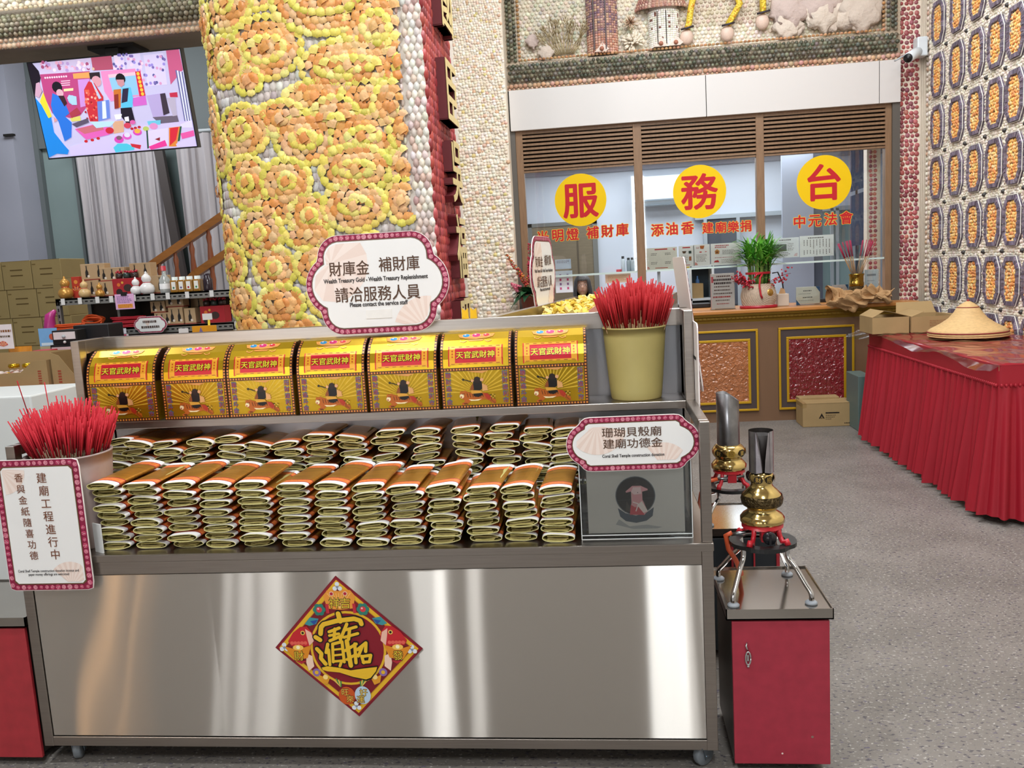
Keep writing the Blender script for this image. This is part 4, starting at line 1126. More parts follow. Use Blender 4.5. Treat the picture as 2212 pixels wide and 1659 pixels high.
for sx in (1, -1):
    X = lambda x: x if sx == 1 else 2*868-x-6
    blob([(X(440), 590), (X(500), 520), (X(590), 535), (X(560), 590), (X(490), 610)], '#3f8f96', 7); blob([(X(500), 560), (X(580), 545), (X(540), 600)], '#2b4f9a', 8)
    # fish
    blob([(X(250), 770), (X(310), 680), (X(390), 620), (X(460), 615), (X(515), 690), (X(520), 760), (X(470), 830), (X(280), 820)], '#c3232c', 8)
    blob([(X(440), 640), (X(500), 680), (X(520), 770), (X(470), 820), (X(450), 720)], '#ecb9a4', 9); f.disc(*dm(X(412), 682), .007, '#e9c860', 10); f.disc(*dm(X(412), 682), .004, '#1c1412', 11)
    for k in range(5): f.disc(*dm(X(290+35*k), 790), .006, '#e06050', 9, 8)
    blob([(X(200), 820), (X(330), 860), (X(490), 815), (X(440), 950), (X(310), 975)], '#dd8a22', 10); f.disc(*dm(X(350), 838), .017, '#f4c65a', 11, 14, ry=.009); f.disc(*dm(X(350), 835), .006, '#fff2c8', 12)
    f.text('財' if sx == 1 else '發', *dm(X(352), 925), .033, '#2b1a10', 12, offset=.05); f.text('財' if sx == 1 else '發', *dm(X(352), 925), .032, '#e9c93a', 13)
    blob([(X(310), 980), (X(430), 980), (X(370), 1015)], '#b52a34', 9); blob([(X(430), 900), (X(490), 930), (X(500), 1040), (X(440), 1090), (X(420), 1000)], '#f0cdb8', 9)
    f.disc(*dm(X(520), 1105), .013, '#8a6aa8', 9); f.disc(*dm(X(520), 1105), .006, '#e3b32a', 10)
    blob([(X(540), 1130), (X(600), 1160), (X(650), 1170), (X(620), 1240), (X(560), 1215)], '#e09a2a', 9); f.disc(*dm(X(608), 1155), .008, '#f8d98a', 10)
    for k in range(4): f.line([dm(X(760), 1260), dm(X(690+25*k), 1170+14*abs(k-1))], .004, '#3f8a4a' if k % 2 else '#e3c05a', 9)
f.disc(*dm(815, 1355), .026, '#c8541f', 10, 20, ry=.029); f.disc(*dm(980, 1350), .025, '#b9cfe2', 10, 20, ry=.029)
for ch, x, y in (('旺', 800, 1315), ('來', 845, 1390), ('好', 990, 1320), ('運', 955, 1395)): f.text(ch, *dm(x, y), .026, '#2b1a10', 11, offset=.05); f.text(ch, *dm(x, y), .025, '#e9c050', 12)
for x, y in ((812, 205), (905, 1470), (205, 838), (1525, 870)):
    for k in range(3): f.disc(dm(x, y)[0]+.009*math.cos(1.57+k*2.09), dm(x, y)[1]+.009*math.sin(1.57+k*2.09), .007, '#dfe6ec', 9); 
    f.disc(*dm(x, y), .004, '#8a94a8', 10)
# the joined lucky character, thick gold strokes over a black outline
strokes = [([(600, 690), (612, 620), (640, 590), (780, 555), (960, 535), (1020, 555), (1030, 590)], 48), ([(800, 480), (815, 560)], 50),
 ([(690, 670), (800, 630)], 32), ([(752, 640), (735, 745)], 32), ([(690, 710), (790, 690)], 28), ([(690, 765), (810, 715)], 32),
 ([(880, 590), (830, 690), (800, 750)], 34), ([(850, 655), (975, 620)], 30), ([(905, 640), (885, 750)], 34), ([(840, 730), (985, 690)], 30),
 ([(665, 800), (640, 890)], 34), ([(668, 860), (668, 1020)], 32), ([(715, 800), (705, 990)], 30), ([(715, 800), (815, 775), (820, 990)], 32), ([(715, 860), (815, 850)], 22), ([(712, 920), (815, 910)], 22), ([(705, 985), (820, 975)], 26), ([(790, 990), (770, 1035)], 28),
 ([(865, 770), (885, 1030)], 46), ([(840, 870), (960, 800)], 32), ([(850, 965), (950, 910)], 30), ([(945, 800), (940, 1000)], 34),
 ([(970, 860), (1060, 790), (1050, 880)], 34), ([(1020, 830), (970, 930)], 30), ([(1005, 930), (1020, 1000)], 32), ([(1005, 935), (1100, 920), (1080, 990), (1015, 995)], 32),
 ([(545, 725), (590, 755)], 46), ([(548, 850), (590, 900), (580, 950), (625, 1010)], 42)]
sweep = [(580, 1050), (640, 1035), (760, 1052), (880, 1080), (1020, 1060), (1155, 1045), (1140, 1090), (1080, 1160), (1030, 1178), (900, 1150), (760, 1102), (640, 1090), (590, 1075)]
for wadd, col, lay in ((26, '#15100c', 14), (0, '#e8b92c', 16)):
    for pts, w0 in strokes:
        f.line([dm(*p) for p in pts], (w0+wadd)*K, col, lay)
        for p in pts: f.disc(*dm(*p), (w0+wadd)*K/2, col, lay, 10)
    c0 = (870, 1105); blob([(c0[0]+(x-c0[0])*(1+wadd*.0016), c0[1]+(y-c0[1])*(1+wadd*.009)) for x, y in sweep], col, lay)
g.build('sticker_print', amat('sticker_print', rough=.4, spec=.4), dl)

# ------------------------------------------------------------------ red cabinets with burners
REDL = mat('mottled_red_laminate', '#a02b3d', rough=.5, var=.10, vscale=26)
REDD = mat('mottled_dark_red_laminate', '#a22c34', rough=.45, var=.12, vscale=24)
def cabinet(label, x, w_, d, mt, handle):
    t = thing('stove_cabinet', label, 'cabinet', (x, 2.36, 0), 0)
    g = MB(); h = w_/2
    g.box((-h+.012, .012, .03), (h-.012, d, .468)); g.build('carcass', mat('dark_steel_carcass', '#6b625d', rough=.4, metal=.8), t)
    g = MB(); g.box((-h+.012, 0, .026), (h-.002, .012, .464), bev=.002); dr = g.build('door', mt, t)
    if handle:
        g = MB(); hx = -h+.055
        pts = [(hx+.007*math.cos(a), -.006, .355+.020*math.sin(a)+.0) for a in np.linspace(0, 2*PI, 20)]
        g.tube(pts, .0028, seg=6); g.box((hx-.003, -.004, .345), (hx+.003, 0, .365), bev=.001)
        g.tube([(hx, -.003, .378), (hx-.004, -.010, .388), (hx-.006, -.010, .396), (hx-.002, -.004, .402)], .003, seg=6); g.sphere((hx, -.004, .331), .005)
        g.build('latch_handle', CHROME, dr)
    g = MB(); g.box((-h-.004, -.006, .470), (h+.008, d+.006, .474)); g.box((-h-.004, -.006, .470), (h+.008, -.003, .502)); g.box((-h-.004, d+.003, .470), (h+.008, d+.006, .502)); g.box((-h-.004, -.006, .47), (-h-.001, d+.006, .502)); g.box((h+.005, -.006, .47), (h+.008, d+.006, .502))
    g.box((-h-.002, -.003, .474), (h+.006, d+.003, .497)); g.build('steel_top', STEELP, t)
    for k, (a, b) in enumerate(((-h+.05, .05), (h-.05, .05), (-h+.05, d-.05), (h-.05, d-.05))):
        c = MB(); c.lathe([(0, -.01), (.011, -.01), (.012, 0), (.011, .01), (0, .01)], (a, b, .012), 14, 'Y'); c.box((a-.016, b-.014, .024), (a+.016, b+.014, .031)); c.build('castor', DARK, t)
    return t
cb = cabinet('red laminate cabinet with steel top at the right end of the cart', .452, .285, .33, REDL, True)
g = MB(); g.color('#d8a4a8'); f = Flat(g, (.01, -.0005, .13), (1, 0, 0), (0, 0, 1)); f.disc(.08, -.018, .004, '#8b6f66', 1, 8); f.disc(-.005, -.07, .003, '#f0d8d0', 1, 8); g.build('chipped_spots', PRINT, cb)
cb2 = cabinet('red laminate cabinet at the left edge, beside the end of the cart', -2.03, .345, .33, REDD, False)
cb3 = cabinet('second stove cabinet behind the right end of the cart, with the taller burner', .452, .29, .33, mat('dark_navy_front', '#23282d', rough=.4), False); cb3.location = (.455, 3.10, 0)
g = MB(); 
for x_ in (-.145, .133): g.box((x_, -.008, .026), (x_+.012, 0, .468))
g.box((-.03, -.012, .03), (-.022, -.003, .464)); g.box((.05, -.012, .03), (.056, -.003, .464))
g.build('red_edge_trim', mat('red_trim', '#a3252f', rough=.5), cb3)

BRASS = mat('polished_brass', '#dcc07c', rough=.14, metal=1)
BRZ = mat('dark_carved_bronze', '#5a4c34', rough=.35, metal=1, bump=1.0, bscale=120, var=.6, vscale=110)
IRON = mat('red_cast_iron', '#bb1f2c', rough=.35)
BLKI = mat('black_iron_ring', '#1d1e1f', rough=.35)
SHLD = mat('heat_blued_steel', '#a3a0a8', rough=.25, metal=1, var=.25, vscale=18)
SOOT = mat('sooty_steel', '#241d1a', rough=.6, metal=.2)
def stand(label, cx, cy, zt, zr, feet, loc):
    t = thing('burner_stand', label, 'stand', loc)
    L = Vector(loc)
    g = MB()
    for (fx, fy), (ax, ay) in feet:
        a = Vector((ax, ay, zr)); b = Vector((fx, fy, zt))
        mid1 = a+Vector((0, 0, -.035)); mid2 = a*.25+b*.75; mid2.z = zt+.055; mid3 = b+Vector((0, 0, .03))
        ctl = [a, mid1, (mid1+mid2)/2+Vector((0, 0, .003)), mid2, mid3, b]
        sm = []
        for i in range(len(ctl)-1):
            p0 = ctl[max(i-1, 0)]; p1 = ctl[i]; p2 = ctl[i+1]; p3 = ctl[min(i+2, len(ctl)-1)]
            for k in range(6):
                u = k/6; sm.append(.5*((2*p1)+(p2-p0)*u+(2*p0-5*p1+4*p2-p3)*u*u+(3*p1-p0-3*p2+p3)*u**3))
        sm.append(b)
        q = MB(); q.tube([p-L for p in sm], .0075, seg=10); lg = q.build('leg', CHROME, t)
        q = MB(); q.lathe([(0, 0), (.017, 0), (.018, .004), (.014, .008), (.008, .010), (0, .010)], tuple(b-L), 14); q.build('foot_washer', mat('grey_plastic_washer', '#8b9096', rough=.5), lg)
    g = MB(); n = 48; ro = .097
    rad = lambda a: ro*(1-.10*max(0, math.cos(3*(a-PI/2)))**2*0-.07*max(0, math.cos(4*a+PI))**3)
    top = []; 
    for i in range(n):
        a = 2*PI*i/n; top.append((cx-L.x+rad(a)*math.cos(a), cy-L.y+rad(a)*math.sin(a)))
    inn = [(cx-L.x+.066*math.cos(2*PI*i/n), cy-L.y+.066*math.sin(2*PI*i/n)) for i in range(n)]
    vs = [(x, y, zr-L.z+.004) for x, y in top]+[(x, y, zr-L.z+.004) for x, y in inn]+[(x, y, zr-L.z-.008) for x, y in top]+[(x, y, zr-L.z-.002) for x, y in inn]
    fs = []
    for i in range(n):
        j = (i+1) % n; fs += [(i, j, n+j, n+i), (i, 2*n+i, 2*n+j, j), (n+i, n+j, 3*n+j, 3*n+i), (2*n+i, 3*n+i, 3*n+j, 2*n+j)]
    g.add(vs, fs, smooth=False); g.build('ring_plate', BLKI, t)
    return t
def burner(label, cx, cy, zb, prof, ring_r, shield, seed, zr, tall=False):
    t = thing('gas_burner', label, 'gas burner', (cx, cy, zr+.004))
    zo = zr+.004; Z = lambda z: z-zo
    g = MB()
    for k, a in enumerate((-2.2, -.75, .9, 2.4)):
        c, s_ = math.cos(a), math.sin(a)
        pts = [(.052*c, .052*s_, Z(zb)-.004), (.056*c, .056*s_, Z(zb)-.028), (.066*c, .066*s_, Z(zb)-.048), (.080*c, .080*s_, .012), (.084*c, .084*s_, .0)]
        g.tube(pts, .008, seg=6, rs=[.0075, .0075, .008, .009, .010])
    g.cyl((0, 0, Z(zb)-.012), .060, .012, 28); g.box((-.012, -.055, Z(zb)-.045), (.020, -.02, Z(zb)-.01))
    g.build('cast_iron_legs', IRON, t)
    g = MB(); g.lathe([(0, 0)]+[(r, z-zb) for r, z in prof]+[(0, prof[-1][1]-zb)], (0, 0, Z(zb)), 36); br = g.build('brass_body', BRASS, t)
    return t, br, Z
SR = .5
fr = [((.332, 2.392), (.372, 2.455)), ((.552, 2.402), (.500, 2.455)), ((.532, 2.630), (.490, 2.550)), ((.318, 2.602), (.378, 2.545))]
stand('black ring stand on four bent chrome legs on the right-hand red cabinet', .436, 2.50, .4975, .655, fr, (.436, 2.50, .4975))
pr = [(.060, .713), (.064, .717), (.064, .730), (.057, .739), (.044, .748), (.041, .754), (.048, .763), (.057, .773), (.0595, .786), (.055, .800), (.044, .812), (.034, .821), (.030, .829), (.033, .838), (.0365, .848), (.034, .858), (.028, .866)]
b1, br1, Z1 = burner('brass gourd-shaped gas burner with open sooty wind shield, on the right-hand cabinet', .436, 2.50, .713, pr, .06, None, 1, .655)
g = MB(); g.lathe([(.0552, .7665), (.0592, .773), (.0615, .786), (.0578, .7985)], (0, 0, Z1(0)), 36); g.build('carved_band', BRZ, br1)
g = MB()
for k, ch in enumerate(('財', '招', '寶', '進')):
    a = -PI/2-.42+k*PI/2*.55; n = Vector((math.cos(a), math.sin(a), 0)); u = Vector((-n.y, n.x, 0))
    f = Flat(g, n*.0362+Vector((0, 0, Z1(.848))), u, (0, 0, 1), lift=.0006); f.disc(0, 0, .0135, '#2e261c', 1, 12, ry=.0115); f.text(ch, 0, 0, .017, '#d9b45a', 2)
g.build('character_badge', amat('bronze_print', rough=.35, metal=.5), br1)
# wind shield: tube cut away at the front
g = MB(); n = 22; a0, a1 = math.radians(-90+35), math.radians(270-35)
def shield(g, r, zlo, zhi, th, cut=True):
    n = 30
    for j in range(n):
        A, B = a0+(a1-a0)*j/n, a0+(a1-a0)*(j+1)/n
        g.add([(r*math.cos(A), r*math.sin(A), zlo), (r*math.cos(B), r*math.sin(B), zlo), (r*math.cos(B), r*math.sin(B), zhi), (r*math.cos(A), r*math.sin(A), zhi)], [(0, 1, 2, 3)], smooth=True)
shield(g, .0352, Z1(.866), Z1(.990), .001); g.mi = 1; shield(g, .0340, Z1(.866), Z1(.990), .001)
for s_ in (-1, 1):
    q = [(.0345*math.cos(PI*1.5+s_*a), .0345*math.sin(PI*1.5+s_*a), z) for a, z in ((.62, Z1(.866)), (.62, Z1(.99)), (.45, Z1(.985)), (.16, Z1(.905)), (.10, Z1(.870)))]
    g.mi = 0; g.add(q, [(0, 1, 2, 3, 4)])
ws = g.build('wind_shield', [SHLD, SOOT], t if False else b1)
g = MB(); g.lathe([(0, 0), (.012, 0), (.010, .01), (.008, .022), (.011, .034), (.014, .042), (.028, .112), (.0265, .112), (0, .06)], (0, 0, Z1(.866)), 18); g.build('flame_nozzle', SOOT, b1)
def knob(t, x, y, z, ax, par=None):
    g = MB(); g.lathe([(0, 0), (.019, 0), (.020, .006), (.018, .016), (.0, .018)], (0, 0, 0), 22, 'Y')
    g.box((-.0035, .014, -.017), (.0035, .023, .017), bev=.0015)
    o = g.build('control_knob', mat('black_bakelite', '#15151a', rough=.25), t); o.location = (x, y, z); o.rotation_euler = (0, 0, ax); return o
knob(b1, .008, -.060, Z1(.684), PI)
g = MB(); g.tube([(-.02, -.01, Z1(.688)), (-.07, -.015, Z1(.684)), (-.092, -.01, Z1(.680))], .006, seg=8); g.build('gas_pipe', mat('zinc_pipe', '#8d8f90', rough=.3, metal=1), b1)
g = MB(); g.tube([(-.090, -.01, Z1(.684)), (-.108, -.008, Z1(.676)), (-.100, 0, Z1(.63)), (-.075, .03, Z1(.585)), (-.055, .06, Z1(.53)), (-.05, .14, Z1(.5055))], .0075, seg=8); g.build('orange_gas_hose', mat('orange_hose', '#d0552a', rough=.5), b1)

fr = [((.355, 3.15), (.40, 3.21)), ((.56, 3.15), (.51, 3.21)), ((.56, 3.36), (.51, 3.31)), ((.345, 3.36), (.40, 3.31))]
stand('black ring stand on chrome legs behind the cart end, under the taller burner', .455, 3.26, .4975, .620, fr, (.455, 3.26, .4975))
pr = [(.062, .690), (.066, .694), (.066, .708), (.058, .718), (.050, .726), (.048, .731), (.056, .740), (.0625, .752), (.062, .766), (.054, .778), (.045, .786)]
b2, br2, Z2 = burner('brass gas burner with tall slanted grey metal chimney tube, behind the cart end', .447, 3.26, .690, pr, .06, None, 2, .620)
g = MB()
for k in range(4):
    a = -PI/2-.75+k*.75*1.0
    n = Vector((math.cos(a), math.sin(a), 0)); u = Vector((-n.y, n.x, 0)); f = Flat(g, n*.0628+Vector((0, 0, Z2(.758))), u, (0, 0, 1), lift=.0006); f.disc(0, 0, .017, '#2e261c' if k % 2 == 0 else '#b9963f', 1, 14, ry=.0145); f.text('財招寶進'[k], 0, 0, .02, '#d9b45a' if k % 2 == 0 else '#6a4f1c', 2)
g.build('character_badge', MATS['bronze_print'], br2)
g = MB(); r_ = .0425
n = 28; vs = []; fs = []
for i in range(n):
    a = 2*PI*i/n; x, y = r_*math.cos(a), r_*math.sin(a); zt = Z2(.985)-max(0, x/r_+.1)*.030
    vs += [(x, y, Z2(.782)), (x, y, zt), (x*.96, y*.96, zt), (x*.96, y*.96, Z2(.80))]
for i in range(n):
    j = (i+1) % n
    for k in range(3): fs.append((4*i+k, 4*j+k, 4*j+k+1, 4*i+k+1))
g.add(vs, fs, smooth=True); g.build('chimney_tube', mat('dull_galvanised', '#7d7c7e', rough=.35, metal=1, var=.25, vscale=20), b2)
knob(b2, .068, -.03, Z2(.665), PI/2+.4+PI)
g = MB(); g.tube([(.05, -.04, Z2(.668)), (-.03, -.05, Z2(.662)), (-.06, -.05, Z2(.66))], .006, seg=8); g.tube([(-.012, -.05, Z2(.664)), (-.012, -.056, Z2(.678)), (-.018, -.056, Z2(.686))], .0018, seg=5); g.build('gas_pipe', MATS['zinc_pipe'], b2)
g = MB(); g.tube([(-.05, -.05, Z2(.661)), (-.09, -.05, Z2(.652)), (-.11, -.02, Z2(.60)), (-.115, .05, Z2(.5145))], .0075, seg=8); g.build('orange_gas_hose', MATS['orange_hose'], b2)

# white cabinet at the far left edge
g = MB(); g.color('#cfd3d1'); g.box((-2.95, 2.9, 0), (-2.13, 3.25, 1.133), bev=.006); o = tag(g.build('white_cabinet', mat('white_enamel', '#d3d6d4', rough=.4)), 'plain white cabinet at the left edge behind the pink-red incense', 'cabinet')
# ================================================================== SERVICE OFFICE
YW = 8.0
FR = WOODF
# fascia
g = MB(); xs = [-.79, .963, 2.436, 2.615]
for a, b in zip(xs, xs[1:]): g.box((a+.003, 7.93, 2.732), (b-.003, 8.05, 3.088), bev=.002)
struct(g.build('trim_3', FASC))['label'] = 'white fascia panels above the office windows'
g = MB(); g.box((-.79, 7.95, 2.735), (2.615, 8.04, 3.085)); g.build('joint_backing', DARK, bpy.data.objects['trim_3'])
# frame posts
posts = [(-.754, -.690), (.311, .386), (1.393, 1.462), (2.499, 2.552)]
g = MB()
for a, b in posts: g.box((a, 7.97, 1.02), (b, 8.05, 2.732), bev=.003)
g.box((-.753, 7.973, 2.701), (2.551, 8.049, 2.7315)); g.box((-.69, 7.985, 2.360), (2.50, 8.045, 2.378)); 
g.mi = 1; g.box((-.80, 7.96, 0), (-.754, 8.05, 2.732)); g.box((2.552, 7.95, 0), (2.615, 8.05, 2.732))
FRM = struct(g.build('trim_4', [FR, WOODD])); FRM['label'] = 'brown window posts of the service office'
GL = thin_glass('window_glass', (.96, .99, 1), refl=.06)
bays = [(-.690, .311), (.386, 1.393), (1.462, 2.499)]
for n, (a, b) in enumerate(bays):
    f = MB()
    ns = 9; z0, z1 = 2.378, 2.700
    for k in range(ns):
        z = z0+(k+.5)*(z1-z0)/ns
        f.prism([(a, 7.975, z-.013), (a, 8.02, z+.004), (a, 8.02, z+.016), (a, 7.975, z+.006)], (b-a, 0, 0))
    w = struct(f.build('window_%d' % (n+1), FR))
    d = MB(); d.box((a, 8.022, z0), (b, 8.03, z1)); d.build('louvre_backing', mat('louvre_gap', '#2f231b', rough=.9), w)
    p = MB(); p.box((a, 8.006, 1.405), (b, 8.012, 2.366)); p.build('pane', GL, w)
# decals on the panes
YEL = '#eec40e'; RD = '#c3262f'
DEC = amat('window_decal', rough=.5, spec=.2)
for ch, px, py in (('服', 1254, 432), ('務', 1511, 414), ('台', 1780, 394)):
    p = P(px, py, Y=8.004); g = MB(); f = Flat(g, p, (1, 0, 0), (0, 0, 1), lift=.0008)
    f.disc(0, 0, .2375, YEL, 1, 64); 
    f.text(ch, 0, .0, .335, RD, 2, offset=.030)
    f.rect(-.236*.8, -.001, -.236*.8+.0005, 0, YEL, 1)
    tag(g.build('window_sticker', DEC), 'round yellow sticker with one red character on the %s office pane' % {'服': 'left', '務': 'middle', '台': 'right'}[ch], 'sticker')
row = [('光', 1172, 512), ('明', 1205, 508), ('燈', 1237, 506), ('補', 1280, 502), ('財', 1312, 499), ('庫', 1344, 496), ('添', 1420, 497), ('油', 1451, 494), ('香', 1485, 492), ('建', 1529, 492), ('廟', 1557, 491), ('樂', 1584, 490), ('捐', 1611, 488),
       ('中', 1727, 479), ('元', 1760, 476), ('法', 1794, 473), ('會', 1828, 470)]
words = [('光明燈', 'three-character word at the left of the left pane', row[0:3]), ('補財庫', 'three-character word at the right of the left pane', row[3:6]), ('添油香', 'three-character word at the left of the middle pane', row[6:9]), ('建廟樂捐', 'four-character word on the middle pane above the green plant', row[9:13]), ('中元法會', 'four-character word under the sticker on the right pane', row[13:17])]
for wtxt, lbl, chs in words:
    p0 = P(chs[0][1], chs[0][2], Y=8.004); g = MB()
    for ch, px, py in chs:
        p = P(px, py, Y=8.004); f = Flat(g, p, (1, 0, 0), (0, 0, 1), lift=.0008); h = .118 if ch not in '建廟樂捐' else .105
        f.text(ch, 0, 0, h, '#f2c73e', 1, offset=.075); f.text(ch, 0, 0, h, RD, 3, offset=.030)
    tag(g.build('window_lettering', DEC), 'red yellow-edged lettering, '+lbl, 'lettering')

# relief picture above the office
rl = random.Random(31)
rf = thing('shell_relief', 'framed shell relief picture above the office with coral, towers and bird legs', 'wall relief', (.9, 8.05, 3.1))
C = []; NR = []; RX = []; RY = []; H = []; CO = []
def peb(x, y, z, n, r, h, pal, asp=1.0):
    C.append((x, y, z)); NR.append(n); RX.append(r); RY.append(r*asp); H.append(h); CO.append(pick(pal, rl, .08))
gp = ['#6d6a55', '#5c5a48', '#7d7a66', '#545746', '#8a8672', '#6a6f63', '#77706a', '#4c4d40']
pp = ['#c8a68c', '#bf9678', '#d2b29a', '#b98c74', '#cba183', '#c99a8a']
op = ['#b98a5c', '#c79a6e', '#a97a4e', '#bf8f70', '#9c7a52']
for x in np.arange(-.80, 2.61, .041):
    peb(x+rl.uniform(-.006, .006), 7.96, 3.125+rl.uniform(-.004, .004), (0, -.94, -.34), .022, .015, pp)
    peb(x+.02, 7.955, 3.098, (0, -.9, -.43), .012, .01, pp)
for k in range(5):
    a = math.radians(-48+k*24); z = 3.235+.085*math.sin(a); y = 7.985-.085*math.cos(a)+.02; r = .0185
    for x in np.arange(-.77+(.018 if k % 2 else 0), 2.58, .036): peb(x+rl.uniform(-.003, .003), y, z, (0, -math.cos(a), math.sin(a)), r*rl.uniform(.85, 1.1), .017, gp)
for x in np.arange(-.66, 2.47, .034): peb(x, 7.955, 3.345, (0, -.8, .6), .016, .014, op, .7); 
for z in np.arange(3.35, 4.3, .036):
    for k in range(3):
        peb(-.77+.030*k, 7.93+.02*abs(k-1), z+(.018 if k % 2 else 0), ((k-1)*.5, -.85, 0), .018, .016, gp); peb(2.575-.030*k, 7.93+.02*abs(k-1), z+(.018 if k % 2 else 0), ((1-k)*.5, -.85, 0), .018, .016, gp)
    peb(-.672, 7.955, z, (.5, -.8, 0), .015, .013, op); peb(2.478, 7.955, z, (-.5, -.8, 0), .015, .013, op)
    peb(-.815, 7.965, z, (-.3, -.9, 0), .016, .012, pp)
base = MB(); base.color('#b7a58e'); base.box((-.83, 7.97, 3.09), (2.615, 8.05, 3.33)); base.box((-.82, 7.96, 3.3), (-.68, 8.05, 4.35)); base.box((2.485, 7.96, 3.3), (2.615, 8.05, 4.35))
NRn = [tuple(Vector(n).normalized()) for n in NR]
stamp('pebble_frame', SHELL, C, NRn, [(1, 0, 0) if abs(n[0]) < .3 else (0, 0, 1) for n in NRn], RX, RY, H, CO, rf, base=base)
C = []; NR = []; RX = []; RY = []; H = []; CO = []
for x, z, r in scatter(3.16, 1.0, .019, rl): peb(-.68+x, 8.045, 3.33+z, (0, -1, 0), r, r*.7, ['#dcd2bd', '#e6ddca', '#cfc6b2', '#d9d3c2', '#c9c4b4'] if x < 1.35 else (['#c9b8a4', '#bfae9a', '#d3c4b0'] if z > .18 else ['#e4dccb', '#dcd3bf', '#ece6d8']))
base = MB(); base.color('#cbbfa9'); base.box((-.7, 8.045, 3.3), (2.5, 8.06, 4.35))
stamp('shell_background', SHELL, C, NR, [(1, 0, 0)]*len(C), RX, RY, H, CO, rf, base=base)
g = MB()                       # coral bush
def branch(p, d, L_, r, dep):
    q = p+d*L_; g.tube([p, (p+q)/2+Vector((rl.uniform(-.004, .004), 0, 0)), q], r, seg=5, rs=[r, r*.9, r*.75])
    if dep == 0: return
    for k in range(2 if dep > 1 else 3):
        dd = (d+Vector((rl.uniform(-.55, .55), rl.uniform(-.5, .1), rl.uniform(-.1, .35)))).normalized(); branch(q, dd, L_*rl.uniform(.62, .85), r*.72, dep-1)
for k in range(13):
    a = (k-6)*.13; branch(Vector((-.27+.012*(k-6), 8.01, 3.38)), Vector((math.sin(a), -.12, math.cos(a))).normalized(), .11*(1-.03*abs(k-6)), .006, 4)
g.build('coral_bush', mat('tan_coral', '#a8966f', rough=.8), rf, True)
C = []; NR = []; RX = []; RY = []; H = []; CO = []; base = MB()     # tower
def tower(cx, w_, z0, z1, pal, d=.06):
    base.color('#8c6a62'); base.lathe([(w_*.5, z0), (w_*.5, z1)], (cx, 8.03, 0), 24, sy=.7, smooth=True)
    for z in np.arange(z0, z1, .021):
        for a in np.arange(-PI+.15, -.1, .2):
            n = Vector((math.cos(a), math.sin(a), 0)); C.append((cx+w_*.5*n.x, 8.03+w_*.35*n.y, z)); NR.append(tuple(n)); RX.append(.013); RY.append(.013); H.append(.007); CO.append(pick(pal(z), rl, .08))
tower(.075, .27, 3.36, 4.3, lambda z: (['#c99a86', '#b9806a', '#d0a58e'] if z < 3.52 else ['#8d6f78', '#a07a74', '#7f6470', '#b48a7a', '#c4a08a']))
for dx in (-.075, .03): base.tube([(.075+dx, 8.03-.098*math.sqrt(max(0, 1-(dx/.135)**2))-.004, z) for z in (3.38, 3.7, 4.3)], .006, seg=5, col='#4a4146')
n_ = len(C); stamp('shell_tower', SHELL, C, NR, [(0, 0, 1)]*n_, RX, RY, H, CO, rf, base=base)
C = []; NR = []; RX = []; RY = []; H = []; CO = []; base = MB()
cx = .62
base.color('#e6e0d4'); base.lathe([(.14, 3.36), (.125, 3.62), (.12, 3.75)], (cx, 8.03, 0), 24, sy=.7, smooth=True)
base.color('#b98d7c'); base.lathe([(.22, 3.69), (.13, 3.93), (.10, 4.3)], (cx-.02, 8.03, 0), 24, sy=.55, smooth=True)
for z in np.arange(3.70, 4.25, .022):
    for a in np.arange(-PI+.1, -.05, .16):
        rr_ = .225-(z-3.70)*.40 if z < 3.93 else .135; n = Vector((math.cos(a), math.sin(a)*.8, .3)).normalized(); C.append((cx-.02+rr_*math.cos(a), 8.03+rr_*.56*math.sin(a), z)); NR.append(tuple(n)); RX.append(.015); RY.append(.015); H.append(.008); CO.append(pick(['#c2a08c', '#b98976', '#cfb09a', '#a8766a'], rl))
for z in np.arange(3.38, 3.68, .018):
    for a in np.arange(-PI+.15, -.1, .16): C.append((cx+.133*math.cos(a), 8.03+.093*math.sin(a), z)); NR.append((math.cos(a), math.sin(a), 0)); RX.append(.011); RY.append(.011); H.append(.006); CO.append(pick(['#e9e4d8', '#ded8ca', '#f0ece2'] if rl.random() > .06 else ['#7a4a3e'], rl))
for dx in (-.06, .015): base.tube([(cx+dx, 7.93, z) for z in (3.38, 3.5, 3.66)], .004, seg=4, col='#4a4440')
for x_ in (-.02, .5, .63):
    base.color('#d8c6b8'); base.prism([(x_+.12, 7.93, 3.36), (x_+.02, 7.93, 3.36), (x_+.06, 7.93, 3.40), (x_+.09, 7.93, 3.44), (x_+.15, 7.93, 3.38)], (0, .05, 0)); base.sphere((x_+.085, 7.93, 3.385), .02, col='#a86a54')
n_ = len(C); stamp('shell_house', SHELL, C, NR, [(0, 0, 1)]*n_, RX, RY, H, CO, rf, base=base)
g = MB()
for k in range(60):           # finger coral heads
    a, q = rl.uniform(0, 2*PI), rl.uniform(.02, .10); d = Vector((math.cos(a)*q, -.06+q*.3, math.sin(a)*q)); c = Vector((.34, 8.02, 3.44)); g.tube([c+d*.25, c+d*.8, c+d*1.05], .009, seg=6, rs=[.005, .010, .008], col='#e4d8c4')
for k in range(40):
    a, q = rl.uniform(0, 2*PI), rl.uniform(.02, .08); d = Vector((math.cos(a)*q, -.06, math.sin(a)*q)); c = Vector((.33, 8.02, 3.60)); g.tube([c+d*.2, c+d], .005, seg=5, col='#b08f74' if q < .05 else '#cdb79c')
g.build('coral_heads', SHELL, rf, True)
g = MB()
